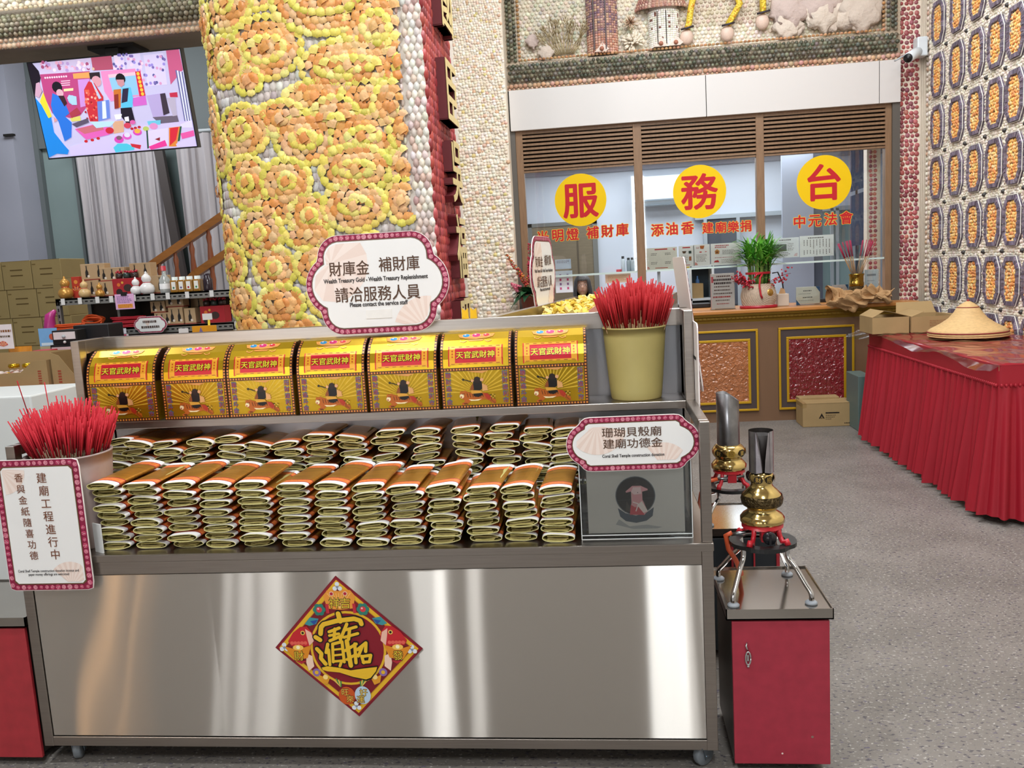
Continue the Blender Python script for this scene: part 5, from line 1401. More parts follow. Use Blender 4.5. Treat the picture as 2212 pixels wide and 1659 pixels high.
for pts in ([(1500, -20), (1492, 20), (1488, 52), (1484, 62)], [(1590, -15), (1598, 8), (1586, 30), (1572, 54)], [(1648, -20), (1648, 0), (1648, 28)]):
    q = [P(x, y, Y=7.98) for x, y in pts]; g.tube(q, .028, seg=10, col='#e2c23c'); e = q[-1]
    for (p0, p1) in zip(q, q[1:]):
        for t_ in np.arange(0, 1, .09): c = p0.lerp(p1, t_); g.sphere((c.x+rl.uniform(-.016, .016), c.y-.022, c.z), .011, 8, col='#ecd04e' if rl.random() < .7 else '#d99a34')
    g.tube([e+Vector((-.055, -.02, -.008)), e+Vector((0, -.035, -.002)), e+Vector((.055, -.02, .012))], .009, seg=6, col='#37323a'); g.sphere((e.x-.005, e.y+.01, e.z-.07), .06, 12, col='#d9bfae', sz=1.15, sy=.6)
g.build('yellow_legs', SHELL, rf, True)
g = MB()
for k, (px, py, s_) in enumerate(((1705, 20, .16), (1700, 55, .12), (1775, 30, .15), (1770, 5, .16), (1760, 42, .08), (1860, 20, .2), (1830, 30, .13), (1890, 8, .10), (1720, 62, .07), (1800, 55, .06), (1850, 52, .06), (1180, 115, .07), (1150, 90, .06))):
    p = P(px, py, Y=8.0); bm = bmesh.new(); bmesh.ops.create_icosphere(bm, subdivisions=3, radius=s_)
    ph = rl.uniform(0, 9)
    for v in bm.verts:
        d = v.co.normalized(); v.co = v.co*(1+.22*math.sin(7*d.x+ph)*math.sin(6*d.z+ph)+.14*math.sin(17*d.x+5*d.z)*math.sin(15*d.z+ph)); v.co.y *= .35; v.co += p
    g.bm(bm, smooth=True, col=rl.choice(['#d8cabb', '#cfc0b2', '#dfd3c4', '#c9b6ae']))
g.build('coral_rocks', amat('coral_rock', rough=.9, bump=.8, bscale=40), rf, True)
# ================================================================== OFFICE INTERIOR
g = MB(); g.box((-1.35, 10.8, 0), (3.9, 10.95, 2.78)); struct(g.build('wall_office_back', OFFW))
g = MB(); g.box((-1.45, 8.4, 0), (-1.30, 10.95, 2.78)); struct(g.build('wall_office_left', OFFW))
g = MB(); g.box((3.75, 8.4, 0), (3.9, 10.95, 2.78)); struct(g.build('wall_office_right', OFFW))
g = MB(); g.box((-1.45, 8.06, 2.70), (3.9, 10.95, 2.78)); struct(g.build('ceiling_office', mat('office_ceiling', '#c9c6cf', rough=.8)))
g = MB(); g.box((-1.30, 10.72, 2.60), (3.75, 10.8, 2.70)); struct(g.build('trim_5', mat('ceiling_cove', '#9f9aa0', rough=.7)))
# brown door
g = MB(); g.box((-.87, 10.74, 0), (-.12, 10.79, 1.985)); d1 = struct(g.build('door_1', mat('brown_door_veneer', '#7d6d55', rough=.5, var=.1, vscale=8, stretch=(.8, 1, 6))))
g = MB(); g.box((-.95, 10.73, 0), (-.87, 10.8, 2.03)); g.box((-.12, 10.73, 0), (-.06, 10.8, 2.03)); g.box((-.95, 10.73, 1.985), (-.06, 10.8, 2.03)); g.build('door_frame', mat('grey_door_frame', '#77756f', rough=.5), d1)
g = MB(); g.box((-.84, 10.70, .95), (-.80, 10.74, 1.09)); g.build('door_handle', DARK, d1)
g = MB(); g.box((-.32, 10.735, .3), (-.30, 10.742, 1.95)); g.build('door_groove', mat('door_groove', '#5a4c3a'), d1)
# grey doorway and partition seen through the right panes
g = MB(); g.box((1.27, 10.70, .9), (1.62, 10.8, 1.95)); 
g.build('office_opening', mat('dark_opening', '#4b4f58', rough=.6), bpy.data.objects['wall_office_back'])
g = MB(); g.box((1.13, 10.68, 1.95), (2.30, 10.8, 2.0)); g.box((1.62, 10.68, 0), (1.66, 10.8, 1.95)); g.box((1.23, 10.68, 0), (1.27, 10.8, 1.95)); g.build('opening_frame', mat('alu_grey_frame', '#a9b0b4', rough=.4), bpy.data.objects['wall_office_back'])
g = MB(); g.box((2.02, 9.98, 0), (2.36, 10.03, 2.7)); struct(g.build('trim_6', mat('grey_partition', '#a2a6b4', rough=.6)))
g = MB(); g.box((2.36, 10.0, 0), (2.46, 10.06, 2.7)); g.build('partition_edge', mat('dark_partition_edge', '#4d515e', rough=.5), bpy.data.objects['trim_6'])
dd = P(1742, 470, Y=10.5)
g = MB(); g.box((2.46, 10.48, 0), (3.15, 10.5, 1.96), mi=1)
for x in (2.46, 2.66, 2.72, 2.92, 3.12): g.box((x, 10.44, 0), (x+.035, 10.49, 1.98))
g.box((2.46, 10.44, 1.95), (3.2, 10.49, 2.0)); d2 = struct(g.build('door_2', [mat('alu_grey_frame'), mat('frosted_door', '#8fa7a6', rough=.4)]))
# dark slate panels hung at the right
def slab(label, a, b, c, d, Y):
    q = [P(*a, Y=Y), P(*b, Y=Y), P(*c, Y=Y), P(*d, Y=Y)]; g = MB(); g.prism([tuple(p) for p in q], (0, .03, 0)); return tag(g.build('slate_panel', mat('dark_blue_slate', '#4b5670', rough=.5, var=.15, vscale=7)), label, 'panel')
slab('upper dark blue slate panel behind the right office pane', (1838, 415), (1894, 396), (1894, 318), (1838, 318), 10.0)
sl = slab('lower dark blue slate panel behind the right office pane', (1838, 532), (1894, 524), (1894, 404), (1838, 424), 10.0)
g = MB(); p = P(1852, 530, Y=10.01); g.box((p.x-.01, 10.0, 0), (p.x+.01, 10.02, p.z)); g.box((p.x-.12, 9.9, 0), (p.x+.12, 10.1, .02)); g.box((p.x-.01, 10.031, 0), (p.x+.01, 10.05, 2.6)); g.build('support_post', mat('dark_post', '#3a3f47'), sl)
C = []; RX = []; CO = []
for z in np.arange(1.02, 2.4, .042):
    for x in (2.475, 2.512): C.append((x+rl.uniform(-.004, .004), 8.30, z)); RX.append(.018); CO.append(pick(palr, rl))
base = MB(); base.color('#d8c8b4'); base.box((2.44, 8.3, 0), (2.56, 8.4, 2.7))
struct(stamp('trim_7', SHELL, C, [(0, -1, 0)]*len(C), [(1, 0, 0)]*len(C), RX, RX, [.009]*len(C), CO, None, base=base))
# air conditioner
ac = thing('air_conditioner', 'white wall-mounted air conditioner behind the middle office pane', 'air conditioner', (.78, 10.55, 2.15))
g = MB(); g.prism([(.40, 10.56, 2.20), (.40, 10.54, 2.44), (.40, 10.60, 2.50), (.40, 10.795, 2.50), (.40, 10.795, 2.15), (.40, 10.62, 2.15)], (.80, 0, 0)); g.build('housing', mat('white_plastic_cover', '#dfe6ea', rough=.35), ac, True)
g = MB(); g.box((.42, 10.552, 2.205), (1.18, 10.562, 2.222)); g.box((.44, 10.57, 2.152), (1.16, 10.62, 2.158)); g.build('air_slot', mat('slot_grey', '#7b848c'), ac, True)
lt = tag(bpy.data.objects.new('tube_light', None), 'white tube light fitting above the air conditioner', 'lamp'); COL.objects.link(lt); lt.location = (.68, 10.0, 2.66)
g = MB(); g.box((.40, 9.95, 2.665), (.95, 10.05, 2.70)); g.build('fitting', WHITE, lt, True)
g = MB(); g.tube([(.42, 10.0, 2.655), (.93, 10.0, 2.655)], .013, seg=10); g.build('tube', mat('lit_tube', '#f2f7ff', emit=3), lt, True)

# ------------------------------------------------------------------ counter
ct = thing('service_counter', 'brown service counter with gold-framed panels and orange wood top', 'counter', (.93, 7.9, 0))
g = MB(); g.box((-.76, 7.76, 0), (2.70, 8.36, .985)); g.build('counter_body', mat('counter_brown_veneer', '#75573f', rough=.45, var=.07, vscale=6, stretch=(1, 1, .2)), ct, True)
g = MB(); g.box((-.78, 7.695, .985), (2.70, 8.38, 1.02), bev=.008); g.build('worktop', mat('orange_wood_edge', '#b87a3c', rough=.3, var=.08, vscale=5, stretch=(.6, 4, 4)), ct, True)
g = MB(); g.prism([(-.77, 7.705, .985), (-.77, 7.715, .965), (-.77, 7.735, .955), (-.77, 7.735, .940), (-.77, 7.752, .925), (-.77, 7.76, .905), (-.77, 7.77, .905), (-.77, 7.77, .985)], (3.46, 0, 0))
for k in range(0, 96): g.sphere((-.76+.036*k, 7.737, .948), .008, 6)
g.build('gilt_cornice', mat('antique_gilt', '#8f6f22', rough=.4, metal=.35), ct, True)
GILT = mat('bright_gilt', '#c79a1e', rough=.35, metal=.35)
def ripple_glass(name, col):
    mt = mat(name, col, rough=.12, spec=.7, coat=.5, var=.15, vscale=4); nt = mt.node_tree; N = nt.nodes; L = nt.links
    tc = N.new('ShaderNodeTexCoord'); vo = N.new('ShaderNodeTexNoise'); vo.inputs['Scale'].default_value = 34; vo.inputs['Detail'].default_value = 1; vo.inputs['Distortion'].default_value = .6
    L.new(tc.outputs['Object'], vo.inputs['Vector']); bp = N.new('ShaderNodeBump'); bp.inputs['Strength'].default_value = .9; bp.inputs['Distance'].default_value = .02; L.new(vo.outputs[0], bp.inputs['Height']); L.new(bp.outputs[0], N['Principled BSDF'].inputs['Normal'])
    L.new(bp.outputs[0], N['Principled BSDF'].inputs['Coat Normal']); return mt
RG = [ripple_glass('orange_ripple_glass', '#a9683f'), ripple_glass('red_ripple_glass', '#7a2228')]
for i, (xa, xb, k) in enumerate(((-.70, -.17, 0), (-.0, .65, 1), (.69, 1.341, 0), (1.517, 2.168, 1))):
    za, zb = .10, .84
    g = MB(); g.box((xa, 7.744, za), (xb, 7.76, zb)); pn = g.build('panel_inset', mat('dark_umber_inset', '#463a38', rough=.5), ct, True)
    g = MB()
    for (a, b, c, d, w_) in ((xa, xb, za, zb, .020), (xa+.068, xb-.068, za+.068, zb-.085, .022)):
        for q in (((a, c), (b, c+w_)), ((a, d-w_), (b, d)), ((a, c+w_), (a+w_, d-w_)), ((b-w_, c+w_), (b, d-w_))): g.box((q[0][0], 7.735, q[0][1]), (q[1][0], 7.745, q[1][1]), bev=.003)
    o = g.build('gilt_frame', GILT, None); o.parent = pn; o.location = -Vector(ct.location)*0
    for v in o.data.vertices: v.co -= Vector(ct.location)
    g = MB(); g.box((xa+.09, 7.739, za+.09), (xb-.09, 7.746, zb-.107)); o = g.build('ripple_glass', RG[k], None); o.parent = pn
    for v in o.data.vertices: v.co -= Vector(ct.location)
# pane lower edges
g = MB()
for a, b in bays: g.box((a, 7.995, 1.392), (b, 8.02, 1.408))
g.build('pane_edge', mat('pale_green_glass_edge', '#c9dbd6', rough=.3), FRM)

# ------------------------------------------------------------------ notices, stands
def scribble(f, x0, y0, x1, y1, n, col, rr, lay=2, vert=False, th=.004):
    for k in range(n):
        if vert:
            x = x0+(k+.5)*(x1-x0)/n; y = y1
            while y > y0+.3*(y1-y0)*rr.random():
                l = rr.uniform(.006, .012); f.rect(x-th/2, y-l, x+th/2, y, col, lay); y -= l+.004
        else:
            y = y1-(k+.5)*(y1-y0)/n; x = x0
            while x < x1-(x1-x0)*.3*rr.random():
                l = rr.uniform(.006, .016); f.rect(x, y-th/2, min(x1, x+l), y+th/2, col, lay); x += l+.004
def notice(label, px0, py0, px1, py1, Y, paint, bg_='#efe6da', n_in=(0, -1, 0)):
    a, b = P(px0, py1, Y=Y), P(px1, py0, Y=Y)
    g = MB(); g.color(bg_); w_, h_ = b.x-a.x, b.z-a.z; g.box((-w_/2, 0, 0), (w_/2, .002, h_))
    f = Flat(g, (0, 0, h_/2), (1, 0, 0), (0, 0, 1), lift=.0006); paint(f, w_, h_, random.Random(int(px0)))
    o = g.build('notice', PAPER); o.location = ((a.x+b.x)/2, Y, a.z); return tag(o, label, 'notice')
def nA(f, w_, h, r_):
    f.rect(-w_*.2, h*.40, w_*.2, h*.45, '#c4363a', 2)
    for sx in (-1, 1):
        for sy in (.2, -.2): scribble(f, sx*w_*.22-.03, h*sy-.012, sx*w_*.22+.03, h*sy+.014, 2, '#4a4038', r_)
    f.rect(-w_*.2, -h*.44, w_*.2, -h*.41, '#c4503a', 2); fan(f, -w_*.46, -h*.46, .025, .8, 2, ('#c8564a', '#e3a08e'), 1.5, 6); fan(f, w_*.44, h*.44, .02, 4, 2, ('#c8564a', '#e3a08e'), 1.5, 6)
def nB(f, w_, h, r_):
    f.rect(-w_*.25, h*.39, w_*.25, h*.44, '#c4363a', 2); f.poly([(-.04, h*.25), (0, h*.25), (-.01, h*.14), (-.03, h*.14)], '#5a4028', 2); f.rect(.02, h*.12, .045, h*.25, '#3a4a40', 2)
    f.rect(.022, -h*.22, .044, -h*.02, '#b06a3c', 2); scribble(f, -.05, -h*.35, .01, h*.05, 5, '#8a7a6a', r_); f.rect(-.03, -h*.44, .03, -h*.41, '#c4503a', 2)
def nC(f, w_, h, r_):
    f.poly([(-.012, h*.30), (-.016, h*.44), (.026, h*.44), (.016, h*.28)], '#b5622c', 2); scribble(f, -.05, h*.30, -.02, h*.40, 2, '#b0433a', r_); f.rect(-.02, h*.12, .0, h*.17, '#cf4a44', 2); f.rect(.03, h*.14, .045, h*.17, '#cf4a44', 2)
    scribble(f, -.05, -h*.32, .05, h*.05, 6, '#8a7a6a', r_); fan(f, -w_*.44, -h*.46, .025, .8, 2, ('#c8564a', '#e3a08e'), 1.5, 6)
def nD(f, w_, h, r_):
    scribble(f, -w_*.36, h*.28, w_*.1, h*.44, 2, '#b8333a', r_, th=.008); f.poly([(-.095, h*.02), (-.10, h*.16), (-.078, h*.24), (-.056, h*.16), (-.06, h*.02)], '#c88a4a', 2); f.rect(-.088, h*.06, -.068, h*.14, '#8a4a2a', 3)
    scribble(f, -.03, -h*.02, .09, h*.2, 4, '#6a5a52', r_); scribble(f, -.10, -h*.2, .09, -h*.1, 1, '#b8333a', r_); f.poly([(-.11, -h*.36), (-.10, -h*.28), (-.07, -h*.26), (-.06, -h*.36)], '#c03a34', 2); scribble(f, -.04, -h*.42, .1, -h*.22, 3, '#8a7a6a', r_)
def nE(f, w_, h, r_):
    scribble(f, -w_*.1, h*.34, w_*.34, h*.44, 1, '#4a4038', r_, th=.008); f.rect(-w_*.36, -h*.16, w_*.12, h*.18, '#4d5a52', 2); f.poly([(-w_*.36, -h*.16), (-w_*.1, 0), (w_*.12, -h*.10), (w_*.12, -h*.16)], '#2e3830', 3); scribble(f, w_*.16, -h*.16, w_*.34, h*.24, 5, '#5a4f48', r_); scribble(f, -w_*.4, -h*.44, w_*.3, -h*.2, 3, '#5a4f48', r_); fan(f, w_*.44, -h*.46, .03, 2.3, 2, ('#d8b0ac', '#ecd2ce'), 1.5, 6)
def nF(f, w_, h, r_):
    scribble(f, -w_*.26, h*.34, w_*.26, h*.44, 1, '#4a4038', r_, th=.008); scribble(f, -w_*.42, -h*.1, w_*.42, h*.30, 9, '#5a4f48', r_, vert=True, th=.006); scribble(f, -w_*.42, -h*.42, w_*.42, -h*.18, 9, '#6a5f58', r_, vert=True, th=.006)
YN = 8.024
notice('cream notice with four small text blocks behind the middle pane, left of the row', 1395, 533, 1462, 584, YN, nA, '#ece0cc')
notice('white notice with brown and green pictures, second in the row behind the middle pane', 1467, 530, 1499, 577, YN, nB)
notice('white notice with red and brown marks, third in the row behind the middle pane', 1499, 527, 1533, 575, YN, nC)
notice('white and red notice with a lantern picture, partly behind the green plant', 1536, 523, 1600, 574, YN, nD)
notice('white notice with a dark landscape picture, right of the green plant', 1655, 512, 1726, 559, YN, nE, '#f0efea')
notice('white notice with vertical text columns behind the right pane', 1728, 506, 1801, 556, YN, nF, '#f2efe6')
def nG(f, w_, h, r_):
    scribble(f, -w_*.4, h*.1, w_*.4, h*.40, 3, '#8a7f88', r_); 
def nH(f, w_, h, r_):
    for x in (-w_*.2, w_*.22):
        for k in range(4): f.rect(x-.009, h*(.3-.2*k)-.012, x+.009, h*(.3-.2*k)+.010, '#c45a8a' if k % 2 else '#8a6fa0', 2)
notice('upper white sheet taped behind the left pane, beside the seated woman', 1200, 559, 1233, 582, 8.05, nG, '#dfe6f2')
notice('lower white sheet with pink characters taped behind the left pane', 1201, 584, 1236, 633, 8.05, nH, '#e3eaf4')
notice('peach sheet with gold print behind the left pane near the middle post', 1308, 590, 1362, 612, 8.05, lambda f, w_, h, r_: scribble(f, -w_*.4, -h*.3, w_*.4, h*.35, 4, '#c99a4a', r_), '#e8cdb8')
def standee(label, px0, py0, px1, py1, Y, paint, bg_, name='table_sign'):
    a, b = P(px0, py1, Y=Y), P(px1, py0, Y=Y); w_, h_ = b.x-a.x, b.z-1.02
    t = thing(name, label, 'table sign', ((a.x+b.x)/2, Y, 1.0205)); h_ -= .001
    g = MB(); g.color(bg_); g.box((-w_/2, .001, .012), (w_/2, .003, h_)); f = Flat(g, (0, .001, h_/2), (1, 0, 0), (0, 0, 1), lift=.0006); paint(f, w_, h_, random.Random(int(px0))); g.build('sheet', PAPER, t)
    g = MB(); g.box((-w_/2-.004, -.001, 0), (w_/2+.004, .0, h_)); g.box((-w_/2-.004, .004, 0), (w_/2+.004, .005, h_)); g.box((-w_/2-.004, -.02, -.0), (w_/2+.004, .06, .004)); g.build('acrylic_stand', ACR, t); return t
def sA(f, w_, h, r_):
    for k, (txt_w, col, th) in enumerate(((.5, '#6a4a42', .012), (.75, '#4a3a38', .018), (.7, '#4a3a38', .018), (.7, '#7a6058', .011), (.7, '#7a6058', .011), (.75, '#7a6058', .011), (.8, '#c03a3a', .013), (.6, '#8a7068', .009), (.5, '#c0504a', .007))):
        scribble(f, -w_*txt_w/2, h*(.42-.095*k)-.012, w_*txt_w/2*1.3, h*(.42-.095*k)+.012, 1, col, r_, th=th)
    f.rect(-w_*.46, h*.25, -w_*.38, h*.42, '#d0666a', 2); f.rect(-w_*.5, -h*.5, -w_*.47, h*.5, '#e6b8b4', 2)
standee('tall pink-bordered price notice in a clear stand, left of the potted plant', 1536, 589, 1586, 667, 7.86, sA, '#f0e2da')
def sB(f, w_, h, r_):
    scribble(f, -w_*.2, h*.22, w_*.2, h*.34, 1, '#4a4a44', r_, th=.008); scribble(f, -w_*.4, h*.06, w_*.3, h*.18, 1, '#8a8a80', r_, th=.004); scribble(f, -w_*.22, -h*.14, w_*.26, -h*.02, 1, '#4a4a44', r_, th=.008); scribble(f, -w_*.4, -h*.3, w_*.3, -h*.2, 1, '#8a8a80', r_)
    f.poly([(w_*.5, h*.5), (w_*.32, h*.5), (w_*.5, h*.18)], '#2f5f8a', 2); f.poly([(-w_*.5, -h*.5), (-w_*.32, -h*.5), (-w_*.5, -h*.18)], '#2f5f8a', 2)
standee('cream card with blue corners in a clear stand on the counter', 1720, 618, 1771, 651, 7.90, sB, '#efe9d8')
def sC(f, w_, h, r_):
    f.rect(-w_*.35, h*.30, w_*.3, h*.36, '#9aa2a6', 2); scribble(f, -w_*.3, -.02, w_*.2, h*.2, 3, '#8f979c', r_); scribble(f, -w_*.3, -h*.4, w_*.2, -h*.15, 3, '#9aa2a6', r_)
standee('white leaflet in a tilted clear stand, right of the brass incense jar', 1868, 581, 1898, 640, 7.92, sC, '#e6edf0')
standee('small pale pink card behind the crumpled kraft paper', 1797, 614, 1832, 640, 8.2, sB, '#e9dcd6')

# dark things along the counter's inner edge
g = MB(); a, b = P(1448, 664, Y=8.28), P(1534, 650, Y=8.28); g.box((a.x, 8.25, 1.0205), (b.x, 8.37, 1.065), bev=.008); tag(g.build('keyboard_tray', mat('black_plastic', '#17181c', rough=.4)), 'long black tray on the inner edge of the counter below the notices', 'tray')
g = MB(); a = P(1778, 645, Y=8.2); g.box((a.x-.05, 8.16, 1.0205), (a.x+.05, 8.24, 1.055), bev=.006); tag(g.build('stamp_pad', mat('black_plastic')), 'small black box on the counter beside the cream card', 'box')
# grey lidded box right of the plant pot
t = thing('tissue_box', 'small beige box right of the patterned plant pot', 'box', (P(1690, 655, Y=7.95).x, 7.95, 1.0205)); g = MB(); g.box((-.05, -.05, 0), (.05, .05, .11), bev=.006); g.build('body', mat('beige_card', '#cdbfae', rough=.8), t)
g = MB(); g.prism([(-.03, 0, .11), (.03, 0, .11), (.02, 0, .15), (-.01, 0, .165)], (0, .006, 0)); g.build('tissue', mat('tan_tissue', '#c99f74', rough=.9), t)
# open white shelf unit with carrier bag and bottle
wx0, wx1 = P(1496, 600, Y=8.9).x, P(1536, 600, Y=8.9).x
su = thing('shelf_unit', 'white open shelf unit behind the counter holding a kraft bag', 'shelf', ((wx0+wx1)/2, 8.9, 0))
g = MB(); 
for x in (wx0-.02, wx1+.02): g.box((x-.012, 8.9, 0), (x+.012, 9.2, 1.42))
for z in (.0, .55, 1.06, 1.40): g.box((wx0-.02, 8.9, z), (wx1+.02, 9.2, z+.022))
g.build('frame', mat('white_laminate', '#d3dade', rough=.5), su, True); g = MB(); g.box((wx0-.02, 9.19, 0), (wx1+.02, 9.2, 1.42)); g.build('back_board', mat('dark_shelf_back', '#34424c', rough=.6), su, True)
g = MB(); p = P(1510, 635, Y=8.95); g.prism([(p.x-.075, 8.95, 1.0825), (p.x+.045, 8.95, 1.0825), (p.x+.045, 8.95, 1.232), (p.x-.075, 8.95, 1.24)], (0, .08, 0)); tag(g.build('kraft_bag', KRAFT), 'brown kraft bag in the white shelf unit behind the counter', 'bag')
g = MB(); g.lathe([(0, 0), (.018, 0), (.02, .01), (.02, .18), (.008, .20), (.008, .225), (0, .225)], (p.x, 9.07, 1.0825), 14); tag(g.build('water_bottle', mat('blue_bottle', '#5f8fd0', rough=.2)), 'small blue bottle behind the kraft bag', 'bottle')
# clear shelf with small bottles behind the left pane
sh = thing('glass_shelf', 'thin white shelf with glass bottles behind the middle window post', 'shelf', (.2, 9.3, 1.37)); g = MB(); g.box((-.25, 9.3, 1.372), (.62, 9.5, 1.388)); g.build('board', mat('white_laminate'), sh, True); g = MB()
for x in (-.22, .58): g.box((x, 9.42, 0), (x+.03, 9.5, 1.372))
g.build('support', mat('white_laminate'), sh, True)
for k, (px, hh, c) in enumerate(((1346, .17, '#c9d2d6'), (1358, .15, '#8f9a9e'), (1366, .15, '#a9b2b6'), (1374, .15, '#8a9498'))):
    x = P(px, 575, Y=9.4).x; g = MB(); g.lathe([(0, 0), (.022, 0), (.022, hh*.75), (.012, hh*.85)], (0, 0, 0), 12); b = g.build('bottle_body', mat('bottle_%d' % k, c, rough=.2)); b.location = (x, 9.4, 1.3885); b.name = 'bottle'
    g = MB(); g.cyl((0, 0, hh*.84), .015, hh*.16, 12); g.build('cap', DARK, b); tag(b, 'small grey bottle with black cap on the shelf, %s from the left' % ordn(k+1), 'bottle', 'bottles on the thin white shelf')
g = MB(); p = P(1337, 581, Y=9.4); g.cyl((p.x, 9.4, 1.3885), .03, .03, 14); tag(g.build('ink_pad', mat('red_plastic', '#b22a34', rough=.4)), 'round red ink pad on the thin white shelf', 'ink pad')
g = MB(); p = P(1482, 577, Y=8.7); g.sphere((p.x, 8.7, p.z), .036, 12, sz=.8); g.tube([(p.x, 8.7, 0), (p.x, 8.7, p.z)], .008, col='#555555'); o = g.build('desk_ornament', mat('yellow_plastic', '#e8c81e', rough=.4)); tag(o, 'yellow ball-shaped ornament behind the middle pane', 'ornament')
# bent black lamp cable
g = MB(); g.tube([P(1668, 590, Y=8.6), P(1680, 588, Y=8.6), P(1690, 610, Y=8.6), P(1694, 640, Y=8.6), Vector((P(1694, 640, Y=8.6).x, 8.4, 1.03))], .007, seg=6); tag(g.build('cable', DARK), 'bent black cable rising from the counter behind the plant pot', 'cable')

# ------------------------------------------------------------------ seated woman
wo = thing('person', 'woman with dark bob hair and glasses, seated behind the counter in a yellow vest', 'person', (-.225, 8.9, 0))
def body_skin(name, joints, edges, mt, parent, root=0, sub=2):
    me = bpy.data.meshes.new(name); me.from_pydata([j[0] for j in joints], edges, []); o = bpy.data.objects.new(name, me); COL.objects.link(o)
    md = o.modifiers.new('skin', 'SKIN'); md.use_smooth_shade = True
    for i, j in enumerate(joints):
        sv = me.skin_vertices[0].data[i]; r_ = j[1]; sv.radius = (r_, r_) if not isinstance(r_, tuple) else r_; sv.use_root = i == root
    sb = o.modifiers.new('sub', 'SUBSURF'); sb.levels = sub; sb.render_levels = sub
    me.materials.append(mt); o.parent = parent
    return o
SKIN = mat('skin', '#e6bda8', rough=.5)
js = [((0, .02, .50), (.15, .11)), ((0, 0, .70), (.135, .10)), ((0, 0, .90), (.15, .105)), ((0, 0, 1.02), (.14, .095)), ((0, 0, 1.10), (.055, .05)), ((0, -.01, 1.17), (.05, .05)),
      ((-.17, .0, 1.03), .055), ((-.20, -.05, .82), .045), ((-.14, -.24, .80), .036), ((.17, 0, 1.03), .055), ((.20, -.05, .82), .045), ((.14, -.24, .80), .036),
      ((-.09, -.02, .50), .085), ((-.11, -.40, .50), .065), ((-.11, -.42, .10), .045), ((.09, -.02, .50), .085), ((.11, -.40, .50), .065), ((.11, -.42, .10), .045), ((-.11, -.50, .04), .035), ((.11, -.50, .04), .035)]
es = [(0, 1), (1, 2), (2, 3), (3, 4), (4, 5), (3, 6), (6, 7), (7, 8), (3, 9), (9, 10), (10, 11), (0, 12), (12, 13), (13, 14), (0, 15), (15, 16), (16, 17), (14, 18), (17, 19)]
body_skin('body', js, es, mat('dark_clothing', '#20222a', rough=.8), wo)
def hand(side):
    g = MB(); b = Vector((.14*side, -.245, .80))
    g.sphere(tuple(b+Vector((0, -.03, 0))), .036, 10, sz=.45, sx=.9, sy=1.1)
    for k in range(4): 
        x = (k-1.5)*.016; l = (.05, .062, .058, .045)[k]; g.tube([b+Vector((x, -.06, .002)), b+Vector((x*1.1, -.06-l*.5, .004)), b+Vector((x*1.1, -.06-l, -.010))], .0085, seg=6)
    g.tube([b+Vector((-.03*side, -.02, 0)), b+Vector((-.05*side, -.045, .0)), b+Vector((-.048*side, -.068, -.004))], .0095, seg=6); g.build('hand', SKIN, wo)
hand(1); hand(-1)
# vest: yellow shoulder pieces
g = MB()
for s_ in (-1, 1): g.grid(lambda u, v, s_=s_: ((.055+.135*u)*s_, -.112+.215*v+.01*u, 1.085-.035*u*u-.05*(abs(v-.5)*2)**2-.02*u+.012), 6, 6)
g.build('yellow_vest', mat('yellow_vest', '#e3d21e', rough=.7), wo)
HZ = 1.275
def head_pt(th, ph):
    # th around (0 = +x, -pi/2 = front), ph from -pi/2 (chin) to pi/2
    x = .074*math.cos(ph)*math.cos(th); y = .090*math.cos(ph)*math.sin(th); z = .108*math.sin(ph)
    if z < 0: k = 1-.30*(-z/.108)**1.5; x *= k; y *= (.97 if y < 0 else k)
    if y < 0:
        y *= .93
        y -= .016*math.exp(-((x/.013)**2))*math.exp(-(((z+.012)/.018)**2))*1.3      # nose
        y -= .008*math.exp(-((x/.028)**2))*math.exp(-(((z+.088)/.016)**2))          # chin
        y -= .005*math.exp(-((x/.022)**2))*math.exp(-(((z+.052)/.010)**2))          # lips
        y += .006*math.exp(-(((abs(x)-.030)/.014)**2))*math.exp(-(((z-.014)/.012)**2))  # eye sockets
    return (x, y, z+HZ)
g = MB(); g.grid(lambda u, v: head_pt(2*PI*u, -PI/2+PI*v), 56, 40)
for s_ in (-1, 1): g.sphere((.074*s_, .012, HZ+.0), .02, 10, sz=1.5, sx=.45)
hd = g.build('head', SKIN, wo); hd.location = (0, -.02, 0)
g = MB(); f = Flat(g, (0, -.0, 0), (1, 0, 0), (0, 0, 1), lift=0)
for s_ in (-1, 1):
    g.sphere((.030*s_, -.073, HZ+.013), .0105, 10, sz=.40, col='#efe9e4'); g.sphere((.030*s_, -.0812, HZ+.0125), .0050, 8, sy=.4, sz=.8, col='#1d1512')
    g.tube([(.018*s_, -.083, HZ+.034), (.030*s_, -.083, HZ+.038), (.044*s_, -.076, HZ+.033)], .0022, seg=5, col='#3a2a24')
g.tube([(-.020, -.0845, HZ-.051), (-.008, -.090, HZ-.049), (.008, -.090, HZ-.049), (.020, -.0845, HZ-.051)], .0036, seg=6, col='#b0605c', rs=[.001, .0036, .0036, .001])
g.build('face_features', PLAST, hd)
g = MB()
for s_ in (-1, 1): g.tube([(.031*s_+.021*math.cos(a), -.098+.006*abs(math.cos(a))*.5, HZ+.010+.016*math.sin(a)) for a in np.linspace(0, 2*PI, 22)], .0014, seg=5); g.tube([(.052*s_, -.095, HZ+.013), (.074*s_, -.04, HZ+.014), (.076*s_, .01, HZ+.012)], .0013, seg=5)
g.tube([(-.010, -.099, HZ+.012), (0, -.101, HZ+.014), (.010, -.099, HZ+.012)], .0014, seg=5); g.build('glasses', mat('thin_dark_rim', '#5a3f3a', rough=.3, metal=.5), hd)
g = MB()
